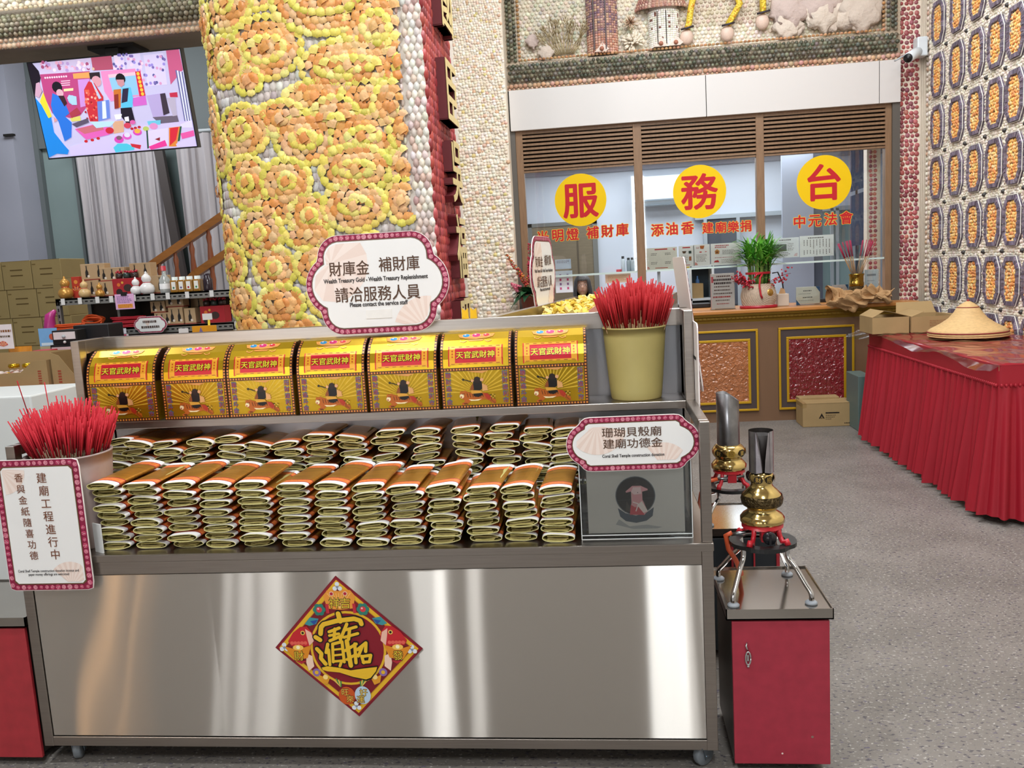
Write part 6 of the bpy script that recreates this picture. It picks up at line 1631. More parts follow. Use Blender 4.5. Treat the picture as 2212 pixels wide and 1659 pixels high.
def hair_pt(u, v):
    a = -PI/2+.62+(2*PI-1.24)*u           # leaves the face open
    ph = PI/2-v*1.25*1.0
    side = abs(u-.5)*2
    if v < .62:
        q = v/.62; x = .088*math.sin(q*PI/2)*math.cos(a); y = .104*math.sin(q*PI/2)*math.sin(a)+.004; z = HZ+.012+.112*math.cos(q*PI/2)
    else:
        q = (v-.62)/.38; x = (.088+.016*math.sin(q*PI*.9))*math.cos(a)*(1-.06*q); y = (.104+.008*math.sin(q*PI))*math.sin(a)*(1-.08*q)+.004; z = HZ+.012-.165*q
    x += .002*math.sin(60*u); y += .002*math.cos(53*u)
    return (x, y, z)
g.grid(hair_pt, 60, 26)
def fringe(u, v):
    a = -PI/2-.72+1.44*u; q = v; x = .089*math.cos(a)*math.sin(min(1, .35+.65*q)*PI/2); y = .101*math.sin(a)*math.sin(min(1, .35+.65*q)*PI/2); z = HZ+.012+.110*math.cos((.35+.40*q)*PI/2)+.003*math.sin(40*u)*q
    return (x, y, z)
g.grid(fringe, 26, 8); g.build('hair', mat('dark_grey_hair', '#2c2724', rough=.45, var=.25, vscale=60, stretch=(4, 4, .5)), hd)
cs = thing('office_chair', 'dark office stool under the seated woman, hidden by the counter', 'chair', (-.225, 8.93, 0)); g = MB(); g.cyl((0, 0, .36), .20, .05, 24); g.build('seat', DARK, cs); g = MB(); g.cyl((0, 0, .03), .03, .33, 12); g.cyl((0, 0, 0), .22, .03, 20); g.build('pedestal', CHROME, cs)

# ------------------------------------------------------------------ plants on the counter
pl = thing('potted_bamboo', 'lucky bamboo with red berries in a carved pale pot with gold disc, on the counter', 'potted plant', (1.365, 7.82, 1.0205))
g = MB(); g.lathe([(0, 0), (.160, 0), (.166, .006), (.166, .022), (.158, .026), (0, .026)], (0, 0, 0), 40, sy=.72); g.build('saucer', mat('red_glazed_saucer', '#a8202e', rough=.25), pl)
def potp(u, v):
    a = 2*PI*u; z = .026+.19*v; bulge = 1+.10*math.sin(PI*min(1, v*1.1))-.16*max(0, v-.55)
    r_ = .142*bulge; d = math.hypot(math.cos(a)-.62, (v-.62)*1.35) if math.sin(a) < 0 else 1.4
    rip = .0022*math.sin(d*62)
    return ((r_+rip)*math.cos(a), (r_+rip)*math.sin(a)*.72, z)
g = MB(); g.grid(potp, 160, 60); g.build('carved_pot', mat('sand_ceramic', '#b8a28c', rough=.6, var=.12, vscale=50), pl)
g = MB(); g.lathe([(0, .004), (.024, .003), (.030, .0), (.034, -.006)], (0, 0, 0), 22, 'Y'); o = g.build('gold_disc', mat('gold_glaze', '#c2954a', rough=.25, metal=.6), pl); o.location = (.088, -.092, .135); o.rotation_euler = (0, 0, PI+.72-.3)
g = MB(); g.lathe([(0, .205), (.125, .205)], (0, 0, 0), 24, sy=.72); g.build('soil', mat('potting_soil', '#4a382c', rough=.95), pl)
GRN = amat('leaf', rough=.45); rp_ = random.Random(9)
stalks = MB(); leaves = MB()
def leaf(mb, b, d, L_, w_, col, droop=.3):
    d = d.normalized(); s_ = d.cross(Vector((0, 0, 1))); s_ = s_.normalized() if s_.length > .05 else Vector((1, 0, 0)); n = 6; L1 = []; L2 = []; LM = []
    for i in range(n+1):
        t = i/n; p = b+d*(L_*t)-Vector((0, 0, droop*L_*t*t)); ww = w_*math.sin(PI*(.08+.92*t)**.8)*(1 if i < n else 0)
        up = Vector((0, 0, 1)); L1.append(p+s_*ww+up*ww*.25); L2.append(p-s_*ww+up*ww*.25); LM.append(p)
    vs = L1+LM+L2; m_ = n+1
    mb.add(vs, [(i, i+1, m_+i+1, m_+i) for i in range(n)]+[(m_+i, m_+i+1, 2*m_+i+1, 2*m_+i) for i in range(n)], smooth=True, col=col)
for k in range(46):
    a, q = rp_.uniform(0, 2*PI), math.sqrt(rp_.random()); x, y = .105*q*math.cos(a), .06*q*math.sin(a); h = rp_.uniform(.25, .36); b = Vector((x, y, .205)); t_ = b+Vector((x*.15, y*.15, h))
    pts = [b.lerp(t_, i/5) for i in range(6)]; stalks.tube(pts, .0065, seg=6, col=rp_.choice(['#4f7a2c', '#6b8f3a', '#3f6a2a', '#7f9a4a']))
    for i in range(1, 5): stalks.tube([pts[i]-Vector((0, 0, .003)), pts[i]+Vector((0, 0, .003))], .0082, seg=6, col='#8fa05a')
    for j in range(8):
        d = Vector((x*7+rp_.uniform(-.9, .9), y*5+rp_.uniform(-.8, .8), rp_.uniform(.3, 1.6))); leaf(leaves, t_-Vector((0, 0, rp_.uniform(0, .12))), d, rp_.uniform(.14, .25), rp_.uniform(.008, .014), rp_.choice(['#4f9a2c', '#66b038', '#3f8626', '#7cc04a', '#589c34']), rp_.uniform(.15, .6))
stalks.build('stalks', GRN, pl); leaves.build('leaves', GRN, pl)
g = MB()
for k in range(10):
    a = rp_.uniform(PI*.75, PI*1.35) if k < 8 else rp_.uniform(-.3, .2); d = Vector((math.cos(a), -abs(math.sin(a))*.6-.15, rp_.uniform(.15, .8))).normalized(); b = Vector((.06*math.cos(a), -.05, .21)); L_ = rp_.uniform(.12, .26)
    pts = [b+d*L_*t-Vector((0, 0, .25*L_*t*t)) for t in np.linspace(0, 1, 7)]; g.tube(pts, .0022, seg=4, col='#6b2a24')
    for j in range(16): p = b+d*L_*rp_.uniform(.15, 1)+Vector((rp_.uniform(-.022, .022), rp_.uniform(-.02, .02), rp_.uniform(-.05, .02))); g.sphere(tuple(p), rp_.uniform(.006, .0105), 7, col=rp_.choice(['#b01c2e', '#c8283a', '#8f1626', '#a31f34']))
for k in range(26): 
    t = rp_.uniform(0, 1); d = Vector((rp_.uniform(-1, 1), -.2, rp_.uniform(.5, 1.2))).normalized(); b = Vector((rp_.choice((-1, 1))*.07, -.03, .22)); leaf(g, b+d*rp_.uniform(.1, .3), d+Vector((rp_.uniform(-.5, .5), 0, 0)), .02, .004, '#8a7a3a')
g.build('berry_sprigs', GRN, pl)
g = MB(); 
for zz in (.305, .315): g.tube([(.105*math.cos(a), .075*math.sin(a), zz) for a in np.linspace(0, 2*PI, 28)], .006, seg=6)
g.tube([(.03, -.075, .31), (.0, -.10, .27), (-.01, -.115, .20), (.0, -.118, .12), (.012, -.120, .09)], .009, seg=6); g.tube([(.03, -.075, .31), (-.03, -.10, .30), (-.05, -.105, .27)], .008, seg=6); g.build('red_cord', mat('red_cord', '#b51f2c', rough=.6), pl)

fp = thing('flower_pot', 'terracotta pot with red and orange spiky flowers at the left end of the counter', 'potted plant', (-.66, 7.72, 1.0205))
g = MB(); g.lathe([(0, 0), (.075, 0), (.10, .20), (.112, .20), (.112, .235), (.095, .235), (.09, .2), (0, .2)], (0, 0, 0), 28); g.build('terracotta_pot', mat('terracotta', '#8f4a38', rough=.7), fp)
g = MB()
for k in range(30): a = rp_.uniform(0, 2*PI); leaf(g, Vector((.03*math.cos(a), .03*math.sin(a), .22)), Vector((math.cos(a), math.sin(a) if math.cos(a) > -.2 else -abs(math.sin(a))-.25, rp_.uniform(.2, 1.6))), rp_.uniform(.14, .24), rp_.uniform(.035, .052), rp_.choice(['#2f5e3a', '#244c30', '#3f6f46', '#1f4430']), rp_.uniform(.3, .9))
g.build('leaves', GRN, fp)
def spike(b, d, L_, r0, pal, name, cross=False):
    g = MB(); d = d.normalized(); g.tube([b-d*.12, b, b+d*L_], .004, seg=5, col='#5a7a3a')
    for k in range(120):
        t = rp_.random(); a = rp_.uniform(0, 2*PI); e = d.orthogonal().normalized(); e2 = d.cross(e); o_ = (e*math.cos(a)+e2*math.sin(a)); g.sphere(tuple(b+d*(L_*t)+o_*r0*(1-.75*t)*rp_.uniform(.6, 1)), .0095*(1.05-.5*t), 6, col=rp_.choice(pal))
    g.build(name, GRN, fp)
spike(Vector((.02, -.02, .36)), Vector((-.04, 0, 1)), .33, .055, ['#b51f3c', '#c22a46', '#9c1a34', '#c83a54'], 'red_flower_spike')
spike(Vector((-.03, -.03, .32)), Vector((-.62, 0, 1)), .34, .036, ['#c2402e', '#a8242c', '#d07a2e', '#8f3a2a'], 'orange_red_flower_spike')
spike(Vector((-.10, -.05, .28)), Vector((-1, 0, .8)), .10, .035, ['#d06a80', '#c24a62', '#e08a98'], 'pink_flower_cluster')
spike(Vector((.07, -.05, .36)), Vector((.1, 0, 1)), .06, .03, ['#e0782a', '#d8902e'], 'orange_flower_cluster')
spike(Vector((.12, -.06, .24)), Vector((.5, 0, -.5)), .06, .03, ['#e2b8b0', '#d8dcd6', '#c2848a'], 'pale_flower_cluster')

# brass jar of incense on the counter
bj = thing('incense_jar', 'chased brass jar holding a few dozen incense sticks, right end of the counter', 'incense jar', (P(1850, 635, Y=7.80).x, 7.80, 1.0205))
g = MB(); g.lathe([(0, 0), (.058, 0), (.060, .01), (.060, .15), (.063, .155), (.063, .18), (.060, .185), (.060, .235), (.065, .25), (.065, .258), (.056, .258), (.054, .22), (0, .22)], (0, 0, 0), 30); g.build('jar_body', mat('aged_brass', '#a8893c', rough=.2, metal=1), bj)
g = MB(); g.lathe([(.0612, .012), (.0618, .02), (.0618, .145), (.0612, .15)], (0, 0, 0), 30); g.build('chased_band', BRZ, bj)
stk = MB(); stk.mi = 0; stk.tube([(0, 0, 0), (0, 0, .19)], .0022, seg=5); stk.mi = 1; stk.tube([(0, 0, .19), (0, 0, .33)], .003, seg=5); s0 = stk.build('incense_stick', [mat('bare_bamboo_stick'), mat('magenta_stick', '#a82a4c', rough=.7)]); COL.objects.unlink(s0)
for k in range(26):
    side = -1 if k < 14 else 1; o = s0.copy(); COL.objects.link(o); o.location = (bj.location.x+side*rp_.uniform(.0, .03), 7.80+rp_.uniform(-.03, .03), 1.245); 
    o.rotation_euler = Vector((0, 0, 1)).rotation_difference(Vector((side*rp_.uniform(.12, .50), rp_.uniform(-.15, .15), 1)).normalized()).to_euler()
    tag(o, 'magenta-tipped incense stick leaning in the brass jar on the counter', 'incense stick', 'incense sticks in the brass jar')
# ================================================================== SECOND CART BEHIND
import itertools
c2 = thing('offering_cart', 'second steel cart behind the first, set end-on and heaped with yellow folded papers', 'cart', (.02, 3.85, 0), 0)
A0, A1 = Vector((-.415, 3.06, 0)), Vector((-.152, 4.60, 0)); ln = (A1-A0).normalized(); wd = Vector((ln.y, -ln.x, 0)); LL = (A1-A0).length; WW = .52
def c2p(u, v, z): q = A0+ln*(LL*u)+wd*(WW*v); return Vector((q.x, q.y, z))
g = MB()
for (a, b) in (((0, 0), (1, 0)), ((1, 0), (1, 1)), ((0, 1), (1, 1)), ((0, 0), (0, 1))): g.bar(c2p(*a, 1.300), c2p(*b, 1.300), .03, .055)
for u, v in itertools.product((0, 1), (0, 1)): g.bar(c2p(u, v, .08), c2p(u, v, 1.31), .032, .032, up=(0, 1, 0))
g.build('tray_frame', STEEL, c2, True)
g = MB(); g.prism([c2p(0.01, 0.01, 1.19), c2p(.99, 0.01, 1.19), c2p(.99, .99, 1.19), c2p(0.01, .99, 1.19)], (0, 0, .02)); g.prism([c2p(0.01, 0.01, .12), c2p(.99, .01, .12), c2p(.99, .99, .12), c2p(.01, .99, .12)], (0, 0, .62)); g.build('shelves', STEEL, c2, True)
for k, (u, v) in enumerate(itertools.product((.04, .96), (.06, .94))): q = c2p(u, v, 0); castor(q.x, q.y, 'castor', c2, k*.8)
g = MB(); rq = random.Random(17); ypal = ['#e3c860', '#d9b84a', '#ecd67c', '#cfae42', '#e8d08a']
for k in range(620):
    u, v = rq.uniform(.30, .98), rq.uniform(.06, .5); z = 1.217+.10*rq.random()*(1-.5*abs(v-.25))+.02*u; p = c2p(u, v, z); bm = bmesh.new(); bmesh.ops.create_cube(bm, size=1)
    M_ = Matrix.Translation(p) @ Euler((rq.uniform(-1, 1), rq.uniform(-1, 1), rq.uniform(0, 6))).to_matrix().to_4x4() @ Matrix.Diagonal((.034, .020, .010, 1)); bm.transform(M_); g.bm(bm, col=rq.choice(ypal))
o = g.build('gold_paper_heap', PAPER); tag(o, 'loose heap of yellow folded paper nuggets in the second cart tray', 'joss paper', kind='stuff')
for k in range(5):
    t = thing('joss_paper_packet', 'pink and beige wrapped joss paper packet leaning in the second cart, %s from the front' % ordn(k+1), 'joss paper', tuple(c2p(.40+.13*k, .64, 1.2105)), 0, 'leaning packets in the second cart'); t.rotation_euler = (0, -.55, math.atan2(wd.y, wd.x)+.12)
    g = MB(); g.color('#cdbda4'); g.box((-.10, -.045, .075), (.10, .045, .125), bev=.004); g.color('#c78d80'); g.box((-.035, -.046, .0745), (.098, .046, .1255)); g.build('wrapping', PAPER, t)
    g = MB(); g.box((-.101, .046, .076), (.101, .049, .124)); g.build('dark_edge', DARK, t)
for k, px in enumerate((1006, 1024)):
    p = P(px, 696, Y=2.905); g = MB(); g.prism([(-.012, 0, 0), (.012, 0, 0), (.010, 0, .036), (0, 0, .028), (-.011, 0, .038)], (0, .024, 0)); o = g.build('gold_packet', mat('gold_wrapper', '#c79a1c', rough=.22, metal=.8)); o.location = (p.x, 2.905, 1.3352)
    tag(o, ('left' if k == 0 else 'right')+' of two small crinkled gold packets on the cart back rail', 'packet')

# ================================================================== SHOP CORNER AT LEFT
rs = random.Random(41)
# television
tv = thing('television', 'flat television tilted down under the soffit, showing a ceremony', 'television', (-3.23, 5.52, 2.66))
tl, tr, bl = P(55, 135, Y=5.50), P(388, 103, Y=5.50), P(105, 345, Y=5.60)
U = (tr-tl); TWD = U.length; U.normalize(); Vv = (tl-bl); Vv = Vv-U*Vv.dot(U); THT = Vv.length; Vv.normalize(); Nn = U.cross(Vv)
if Nn.y > 0: Nn = -Nn
ctr = bl+U*TWD/2+Vv*THT/2
def tvp(x, y, d): return ctr+U*x+Vv*y+Nn*d
g = MB(); hw, hh = TWD/2, THT/2
g.prism([tvp(-hw, -hh, 0), tvp(hw, -hh, 0), tvp(hw, hh, 0), tvp(-hw, hh, 0)], -Nn*.045); g.build('case', mat('black_tv_case', '#121214', rough=.35), tv, True)
SCR = amat('tv_picture', rough=.3, emit=.36)
s_ = MB(); f = Flat(s_, tvp(0, 0, .0006), U, Vv, lift=.0005); kx, ky = 2*hw/2000, 2*hh/1225
def q(x, y):
    """picture coordinates traced from the 2212-wide enlargement, unsheared"""
    tlx, tly, trx, try_, blx, bly, brx, bry = 75, 300, 1900, 125, 365, 1465, 2150, 1325
    # inverse bilinear by iteration
    u, v = .5, .5
    for _ in range(12):
        px = (1-u)*(1-v)*tlx+u*(1-v)*trx+(1-u)*v*blx+u*v*brx; py = (1-u)*(1-v)*tly+u*(1-v)*try_+(1-u)*v*bly+u*v*bry
        ex, ey = x-px, y-py; u += ex/1800; v += (ey+ex*.09)/1180
    u = min(.992, max(.008, u)); v = min(.985, max(.015, v))
    return ((u-.5)*2*hw, (.5-v)*2*hh)
def tp(pts, col, lay): f.poly([q(*p) for p in pts], col, lay)
f.rect(-hw*.985, -hh*.97, hw*.985, hh*.97, '#c7c2e6', 1)
tp([(230, 290), (850, 235), (850, 400), (250, 440)], '#cdbfe0', 2)
for k in range(40): x, y = rs.uniform(260, 830), rs.uniform(290, 400); f.disc(*q(x, y), .012, rs.choice(['#e3a9c4', '#b89ad0', '#f0dcec', '#a8507a', '#d8c8f0']), 3, 7)
tp([(850, 235), (1090, 210), (1120, 380), (880, 395)], '#b0506c', 3); tp([(1730, 140), (1880, 130), (1980, 380), (1800, 560)], '#c65a86', 3)
for a, b in ((1120, 1230), (1260, 1430), (1470, 1700)):
    tp([(a, 215), (b, 190), (b+60, 560), (a+60, 580)], rs.choice(['#d8cdf2', '#e0d2ee']), 3)
    for k in range(26): f.disc(*q(rs.uniform(a, b+30), rs.uniform(200, 560)), .010, rs.choice(['#d79ac4', '#9a8ad8', '#7a6ab0', '#f3d2e6', '#5a5a9a']), 4, 6)
tp([(245, 440), (840, 400), (860, 760), (700, 980), (400, 900), (300, 700)], '#b8457e', 4); tp([(640, 430), (840, 410), (850, 480), (650, 490)], '#e3a05a', 5); tp([(700, 500), (840, 490), (850, 800), (740, 830)], '#c98fd8', 5)
for k in range(10): f.disc(*q(310+28*k, 480-2*k), .007, '#f2d4e6', 6, 6)
for y in (520, 545, 570): f.line([q(500, y), q(610, y-8)], .006, '#e8c0d6', 6)
tp([(535, 610), (650, 600), (650, 630), (535, 640)], '#efe0a8', 6)
tp([(970, 400), (1380, 370), (1480, 690), (1370, 700), (1100, 760), (1020, 640)], '#e38ac0', 4); tp([(1060, 440), (1380, 410), (1430, 680), (1330, 690), (1120, 640)], '#8fc3e6', 5); tp([(1060, 440), (1380, 410), (1385, 450), (1070, 480)], '#e9c0d0', 6)
tp([(1380, 405), (1440, 400), (1510, 690), (1440, 700)], '#d01f3c', 6)
for k in range(6): f.disc(*q(1415+12*k, 430+48*k), .012, '#f0c040', 7, 6)
tp([(1350, 720), (1510, 690), (1530, 800), (1370, 820)], '#d066c8', 5); tp([(1520, 690), (1720, 660), (1760, 930), (1610, 960)], '#b6a6d8', 5); tp([(1680, 670), (1740, 660), (1800, 900), (1730, 930)], '#3a2f40', 6); tp([(1600, 950), (1890, 930), (1930, 1060), (1700, 1040)], '#6a5f72', 5)
for k in range(7): tp([(1850+18*k, 390+5*k), (1866+18*k, 388+5*k), (1995+14*k, 1000), (1978+14*k, 1004)], '#e3e6f8' if k % 2 else '#6a6aa0', 6)
tp([(1790, 660), (1880, 650), (1890, 710), (1800, 710)], '#c22c4c', 6); tp([(1760, 720), (1860, 710), (1890, 930), (1840, 940)], '#b9b0c8', 6)
# people on the screen
tp([(75, 310), (150, 305), (230, 400), (255, 480), (240, 560), (280, 640), (240, 715), (175, 690), (150, 560), (100, 450)], '#1a1220', 7); tp([(200, 545), (240, 530), (275, 640), (240, 715), (190, 690)], '#caa0b8', 8)
tp([(180, 715), (260, 790), (380, 900), (430, 1130), (560, 1290), (615, 1350), (600, 1400), (470, 1390), (360, 1440), (300, 1200), (230, 950)], '#1f86e0', 8); tp([(290, 650), (400, 940), (360, 960), (250, 760)], '#e6d43a', 9); tp([(420, 940), (470, 980), (430, 1010)], '#d89a9a', 9)
f.disc(*q(455, 590), .036, '#191420', 7, 12); f.disc(*q(490, 660), .026, '#d8a8b8', 7, 10); tp([(400, 660), (470, 690), (560, 790), (610, 900), (560, 940), (640, 1010), (640, 1190), (560, 1240), (480, 1000), (410, 900), (385, 800)], '#2a72d8', 8); tp([(470, 690), (540, 690), (580, 780), (550, 820)], '#3a1f2a', 9)
f.disc(*q(640, 740), .03, '#8fc0ea', 9, 10); tp([(600, 680), (580, 720), (640, 800), (700, 800), (690, 700)], '#a8cff0', 9); tp([(610, 900), (700, 830), (750, 900), (640, 960)], '#a83a4a', 10); tp([(620, 960), (740, 930), (750, 990), (640, 1000)], '#d8d06a', 9)
tp([(835, 420), (960, 410), (970, 480), (850, 500)], '#2c1f28', 8); f.disc(*q(885, 375), .010, '#d8b8a0', 9, 8); f.disc(*q(925, 520), .034, '#d89aa8', 8, 12)
tp([(830, 520), (900, 540), (1010, 700), (1020, 830), (970, 1000), (860, 1000), (800, 800), (780, 620)], '#c8303c', 8); tp([(850, 490), (880, 520), (990, 720), (960, 730)], '#b8c8f0', 9)
for k in range(36): f.disc(*q(rs.uniform(800, 940), rs.uniform(600, 980)), .008, rs.choice(['#e88a7a', '#f0b0a0', '#a01f30', '#e0604a']), 9, 6)
tp([(940, 760), (1080, 740), (1100, 960), (960, 1000)], '#6a86d8', 9); tp([(1000, 760), (1040, 750), (1060, 960), (1010, 970)], '#dfe6f8', 10)
f.disc(*q(1210, 490), .034, '#120e16', 8, 12); tp([(1160, 500), (1250, 500), (1260, 560), (1220, 590), (1180, 560)], '#c88c96', 9); tp([(1230, 600), (1330, 590), (1365, 720), (1360, 830), (1230, 840), (1225, 800)], '#5ac0e6', 8); tp([(1240, 610), (1310, 600), (1300, 760), (1230, 780)], '#2c2440', 9); tp([(1220, 840), (1350, 830), (1400, 1010), (1300, 1030), (1230, 940)], '#1a1526', 8)
tp([(1130, 620), (1220, 610), (1220, 830), (1150, 850)], '#c8702c', 8); tp([(1140, 680), (1190, 670), (1200, 840), (1150, 850)], '#8a2f28', 9)
# the long table in front
tp([(620, 1310), (1050, 1180), (1500, 1050), (2100, 990), (2140, 1320), (640, 1420)], '#d0c4ee', 9); tp([(680, 1090), (1050, 1000), (1100, 1160), (820, 1220)], '#e062b8', 10); tp([(700, 1090), (1000, 1020), (1030, 1100), (800, 1150)], '#c86a78', 11); tp([(860, 1000), (1160, 1000), (1110, 1060), (940, 1080)], '#b8dcf0', 11)
tp([(640, 1030), (830, 960), (850, 1010), (700, 1070)], '#5a5068', 9)
for x, y, r, c in ((1215, 1220, .034, '#d848b8'), (1310, 1180, .032, '#d85ac0'), (1430, 1130, .032, '#d848b8'), (1310, 1165, .022, '#dcd8f0'), (1430, 1118, .022, '#e8b04a'), (1215, 1200, .02, '#7a5a6a'), (1620, 1060, .03, '#e090c8'), (1530, 1090, .022, '#b8c86a'), (1100, 1110, .03, '#c8283c'), (1310, 1050, .026, '#d0405a'), (1370, 1010, .02, '#d860a8'), (820, 1240, .013, '#c8242c'), (895, 1225, .013, '#c8242c'), (965, 1205, .013, '#c8242c'), (1365, 1090, .012, '#b81f2c'), (1405, 1080, .012, '#b81f2c'), (1450, 1070, .012, '#b81f2c')): f.disc(*q(x, y), r, c, 12, 12, ry=r*.7)
tp([(1130, 1000), (1260, 990), (1270, 1130), (1150, 1150)], '#d8a888', 11); tp([(1270, 950), (1320, 940), (1330, 1000), (1280, 1000)], '#e8e6f8', 12); tp([(1150, 920), (1240, 910), (1230, 970), (1170, 980)], '#eef0fa', 12)
tp([(1150, 1320), (1200, 1270), (1310, 1270), (1400, 1310), (1400, 1350), (1180, 1380)], '#4fc4e0', 12); tp([(1350, 1270), (1480, 1290), (1470, 1340), (1370, 1310)], '#c8283c', 12)
tp([(1540, 1120), (1790, 1080), (1800, 1300), (1560, 1340)], '#ddd2f2', 12); tp([(1535, 1110), (1552, 1110), (1575, 1330), (1555, 1335)], '#1f4a38', 13); tp([(1800, 1080), (1930, 1065), (1900, 1310), (1810, 1310)], '#e08a3a', 12); tp([(1815, 1085), (1915, 1070), (1890, 1230), (1820, 1300)], '#d8283c', 13); tp([(1930, 1065), (1950, 1062), (1935, 1240), (1910, 1250)], '#1f5a3a', 13)
tp([(1570, 1310), (1760, 1230), (1790, 1300), (1600, 1350)], '#e83c9a', 13); tp([(1640, 1220), (1700, 1195), (1700, 1240)], '#8a1f2c', 14); tp([(1940, 1150), (2110, 1110), (2130, 1180), (1960, 1220)], '#e85aa8', 12); tp([(1890, 1280), (2140, 1180), (2145, 1310), (1910, 1320)], '#d6caf0', 13)
tp([(1540, 1000), (1700, 985), (1700, 1040), (1560, 1050)], '#6fc4e0', 11); tp([(1930, 1040), (2090, 985), (2080, 1080), (1960, 1080)], '#dfd8f2', 12)
s_.build('screen', SCR, tv, True)
g = MB(); top = tvp(.06, hh*.9, -.05); cq = Vector((top.x, 5.6, 3.10))
g.tube([tvp(.06, hh*.5, -.06), top+Vector((0, .02, .03)), cq], .022, seg=10); g.box((cq.x-.16, 5.50, 3.075), (cq.x+.16, 5.70, 3.099)); g.bar(top+Vector((-.05, 0, .04)), top+Vector((.16, 0, .03)), .03, .02); g.box((cq.x-.04, 5.5, 3.02), (cq.x+.05, 5.62, 3.08)); g.build('ceiling_bracket', DARK, tv, True)

# curtain with dark pole
def curtain(label, xa, xb, Y, z0, z1, n, seed, mt):
    r_ = random.Random(seed); ph = [r_.uniform(0, 6) for _ in range(4)]
    g = MB()
    def fn(u, v):
        k = .6+.4*v; x = xa+(xb-xa)*u; d = .030*math.sin(n*2*PI*u+ph[0]+.4*math.sin(3*v))+.015*math.sin(n*1.63*2*PI*u+ph[1]+1.5*v)+.008*math.sin(n*3.1*2*PI*u+ph[2])
        return (x+.012*math.sin(n*2*PI*u*1.3+v*3), Y+d*k, z1+(z0-z1)*v)
    g.grid(fn, int(n*14), 18); o = g.build('curtain', mt); return tag(o, label, 'curtain')
CUR = mat('grey_satin_curtain', '#aba6a9', rough=.32, spec=.6, var=.10, vscale=3, stretch=(5, 1, .4))
curtain('wide grey satin curtain hanging left of the dark upright pole', -5.08, -4.16, 8.02, .05, 2.95, 13, 1, CUR)
curtain('narrower grey satin curtain hanging right of the dark upright pole', -4.04, -3.0, 8.02, .05, 2.95, 10, 2, CUR)
g = MB(); a, b = P(345, 330, Y=7.98), P(392, 585, Y=7.93); d = (b-a); g.bar(a-d*.4, b+d*1.05, .085, .05, up=(0, 1, 0)); tag(g.build('upright_pole', mat('dark_brown_pole', '#3c3534', rough=.5)), 'dark leaning upright pole between the two grey curtains', 'pole')
g = MB(); g.tube([(-5.2, 8.03, 2.97), (-2.9, 8.03, 2.97)], .018, seg=10); tag(g.build('curtain_rod', mat('alu_grey_frame')), 'grey curtain rod along the top of the grey curtains', 'rod')
# wooden stair rail
sr = thing('stair_railing', 'varnished wooden stair handrail with turned balusters, in front of the curtain', 'railing', (-3.6, 7.0, 1.6)); VARN = mat('varnished_wood', '#a0662e', rough=.28, var=.15, vscale=9, stretch=(1, 4, 4))
a, b = P(305, 589, Y=7.0), P(452, 487, Y=7.0); d = (b-a); g = MB(); g.bar(a-d*.05, b+d*1.5, .07, .06); g.build('handrail', VARN, sr, True)
g = MB(); c = P(425, 590, Y=7.0); e = P(470, 560, Y=7.0); dd = e-c; g.bar(c, c+dd*6, .06, .06); g.bar(Vector((c.x-.6, 7.0, c.z-.45)), c, .06, .06); g.build('stringer', VARN, sr, True)
for k, px in enumerate((343, 380, 417, 456)):
    p = P(px, 560, Y=7.0); u = (p.x-a.x)/d.x; zt = a.z+d.z*u-.03; zb = zt-.62; g = MB(); H_ = zt-zb
    g.lathe([(.012, 0), (.022, .06), (.016, .12), (.026, .2), (.018, .27), (.028, .36), (.016, .5), (.024, .56), (.014, .6), (.014, H_)], (p.x, 7.0, zb), 12); g.build('baluster', mat('red_brown_turned_wood', '#8f4f30', rough=.3), sr, True)
g = MB(); g.box((-4.2, 6.96, 0), (-4.12, 7.04, 1.35)); g.bar((-4.16, 7.0, 1.05), (-3.0, 7.0, 1.05), .05, .05); g.build('newel_post', VARN, sr, True)

# stacked cartons
KR2 = mat('olive_kraft_carton', '#8d7a4e', rough=.85, var=.06, vscale=5)
def carton(name, label, x0, x1, y0, y1, z0, z1, group=None, mt=None, rz=0, marks=True):
    t = thing(name, label, 'carton', ((x0+x1)/2, y0, z0), rz, group); w_ = (x1-x0)/2; h = z1-z0
    g = MB(); g.box((-w_, 0, 0), (w_, y1-y0, h), bev=.004); g.build('box_body', mt or KR2, t)
    g = MB(); g.box((-.002-w_, -.0012, h*.5-.001), (w_+.002, -.0002, h*.5+.001)) if False else None
    g = MB(); g.color('#5e4c2c'); f = Flat(g, (0, -.0002, h/2), (1, 0, 0), (0, 0, 1), lift=.0006)
    if marks:
        f.rect(-w_*.45, h*.16, w_*.40, h*.20, '#574628', 1); f.rect(-w_*.45, -h*.03, w_*.40, h*.01, '#574628', 1); f.rect(-w_*.4, -h*.42, w_*.42, -h*.39, '#6a5834', 1); f.rect(-w_*.94, h*.33, -w_*.7, h*.37, '#6a5834', 1)
    f.rect(-w_*.98, h*.488, w_*.98, h*.5, '#6b5836', 1)
    g.build('printed_marks', PAPER, t); return t
cw = .262
zrow = [.83, 1.075, 1.32, 1.56, 1.80]
nm = {0: 'left', 1: 'middle', 2: 'right'}
rw = {4: 'top', 3: 'second', 2: 'third', 1: 'fourth', 0: 'bottom'}
for r_ in range(5):
    z0 = .59+.2417*r_
    for c in range(3):
        x0 = -5.37+.272*c+(.018*(4-r_))
        carton('storage_carton', 'olive-brown carton in the %s row of the stack at the far left, %s column' % (rw[r_], nm[c]), x0, x0+.266, 6.8, 7.15, z0+.0005, z0+.2407, 'storage cartons stacked at the far left')
g = MB(); g.box((-5.42, 6.75, 0), (-4.48, 7.2, .59)); tag(g.build('storage_plinth', mat('dark_plinth', '#4a443c', rough=.8)), 'dark low plinth carrying the olive carton stack at far left', 'plinth')

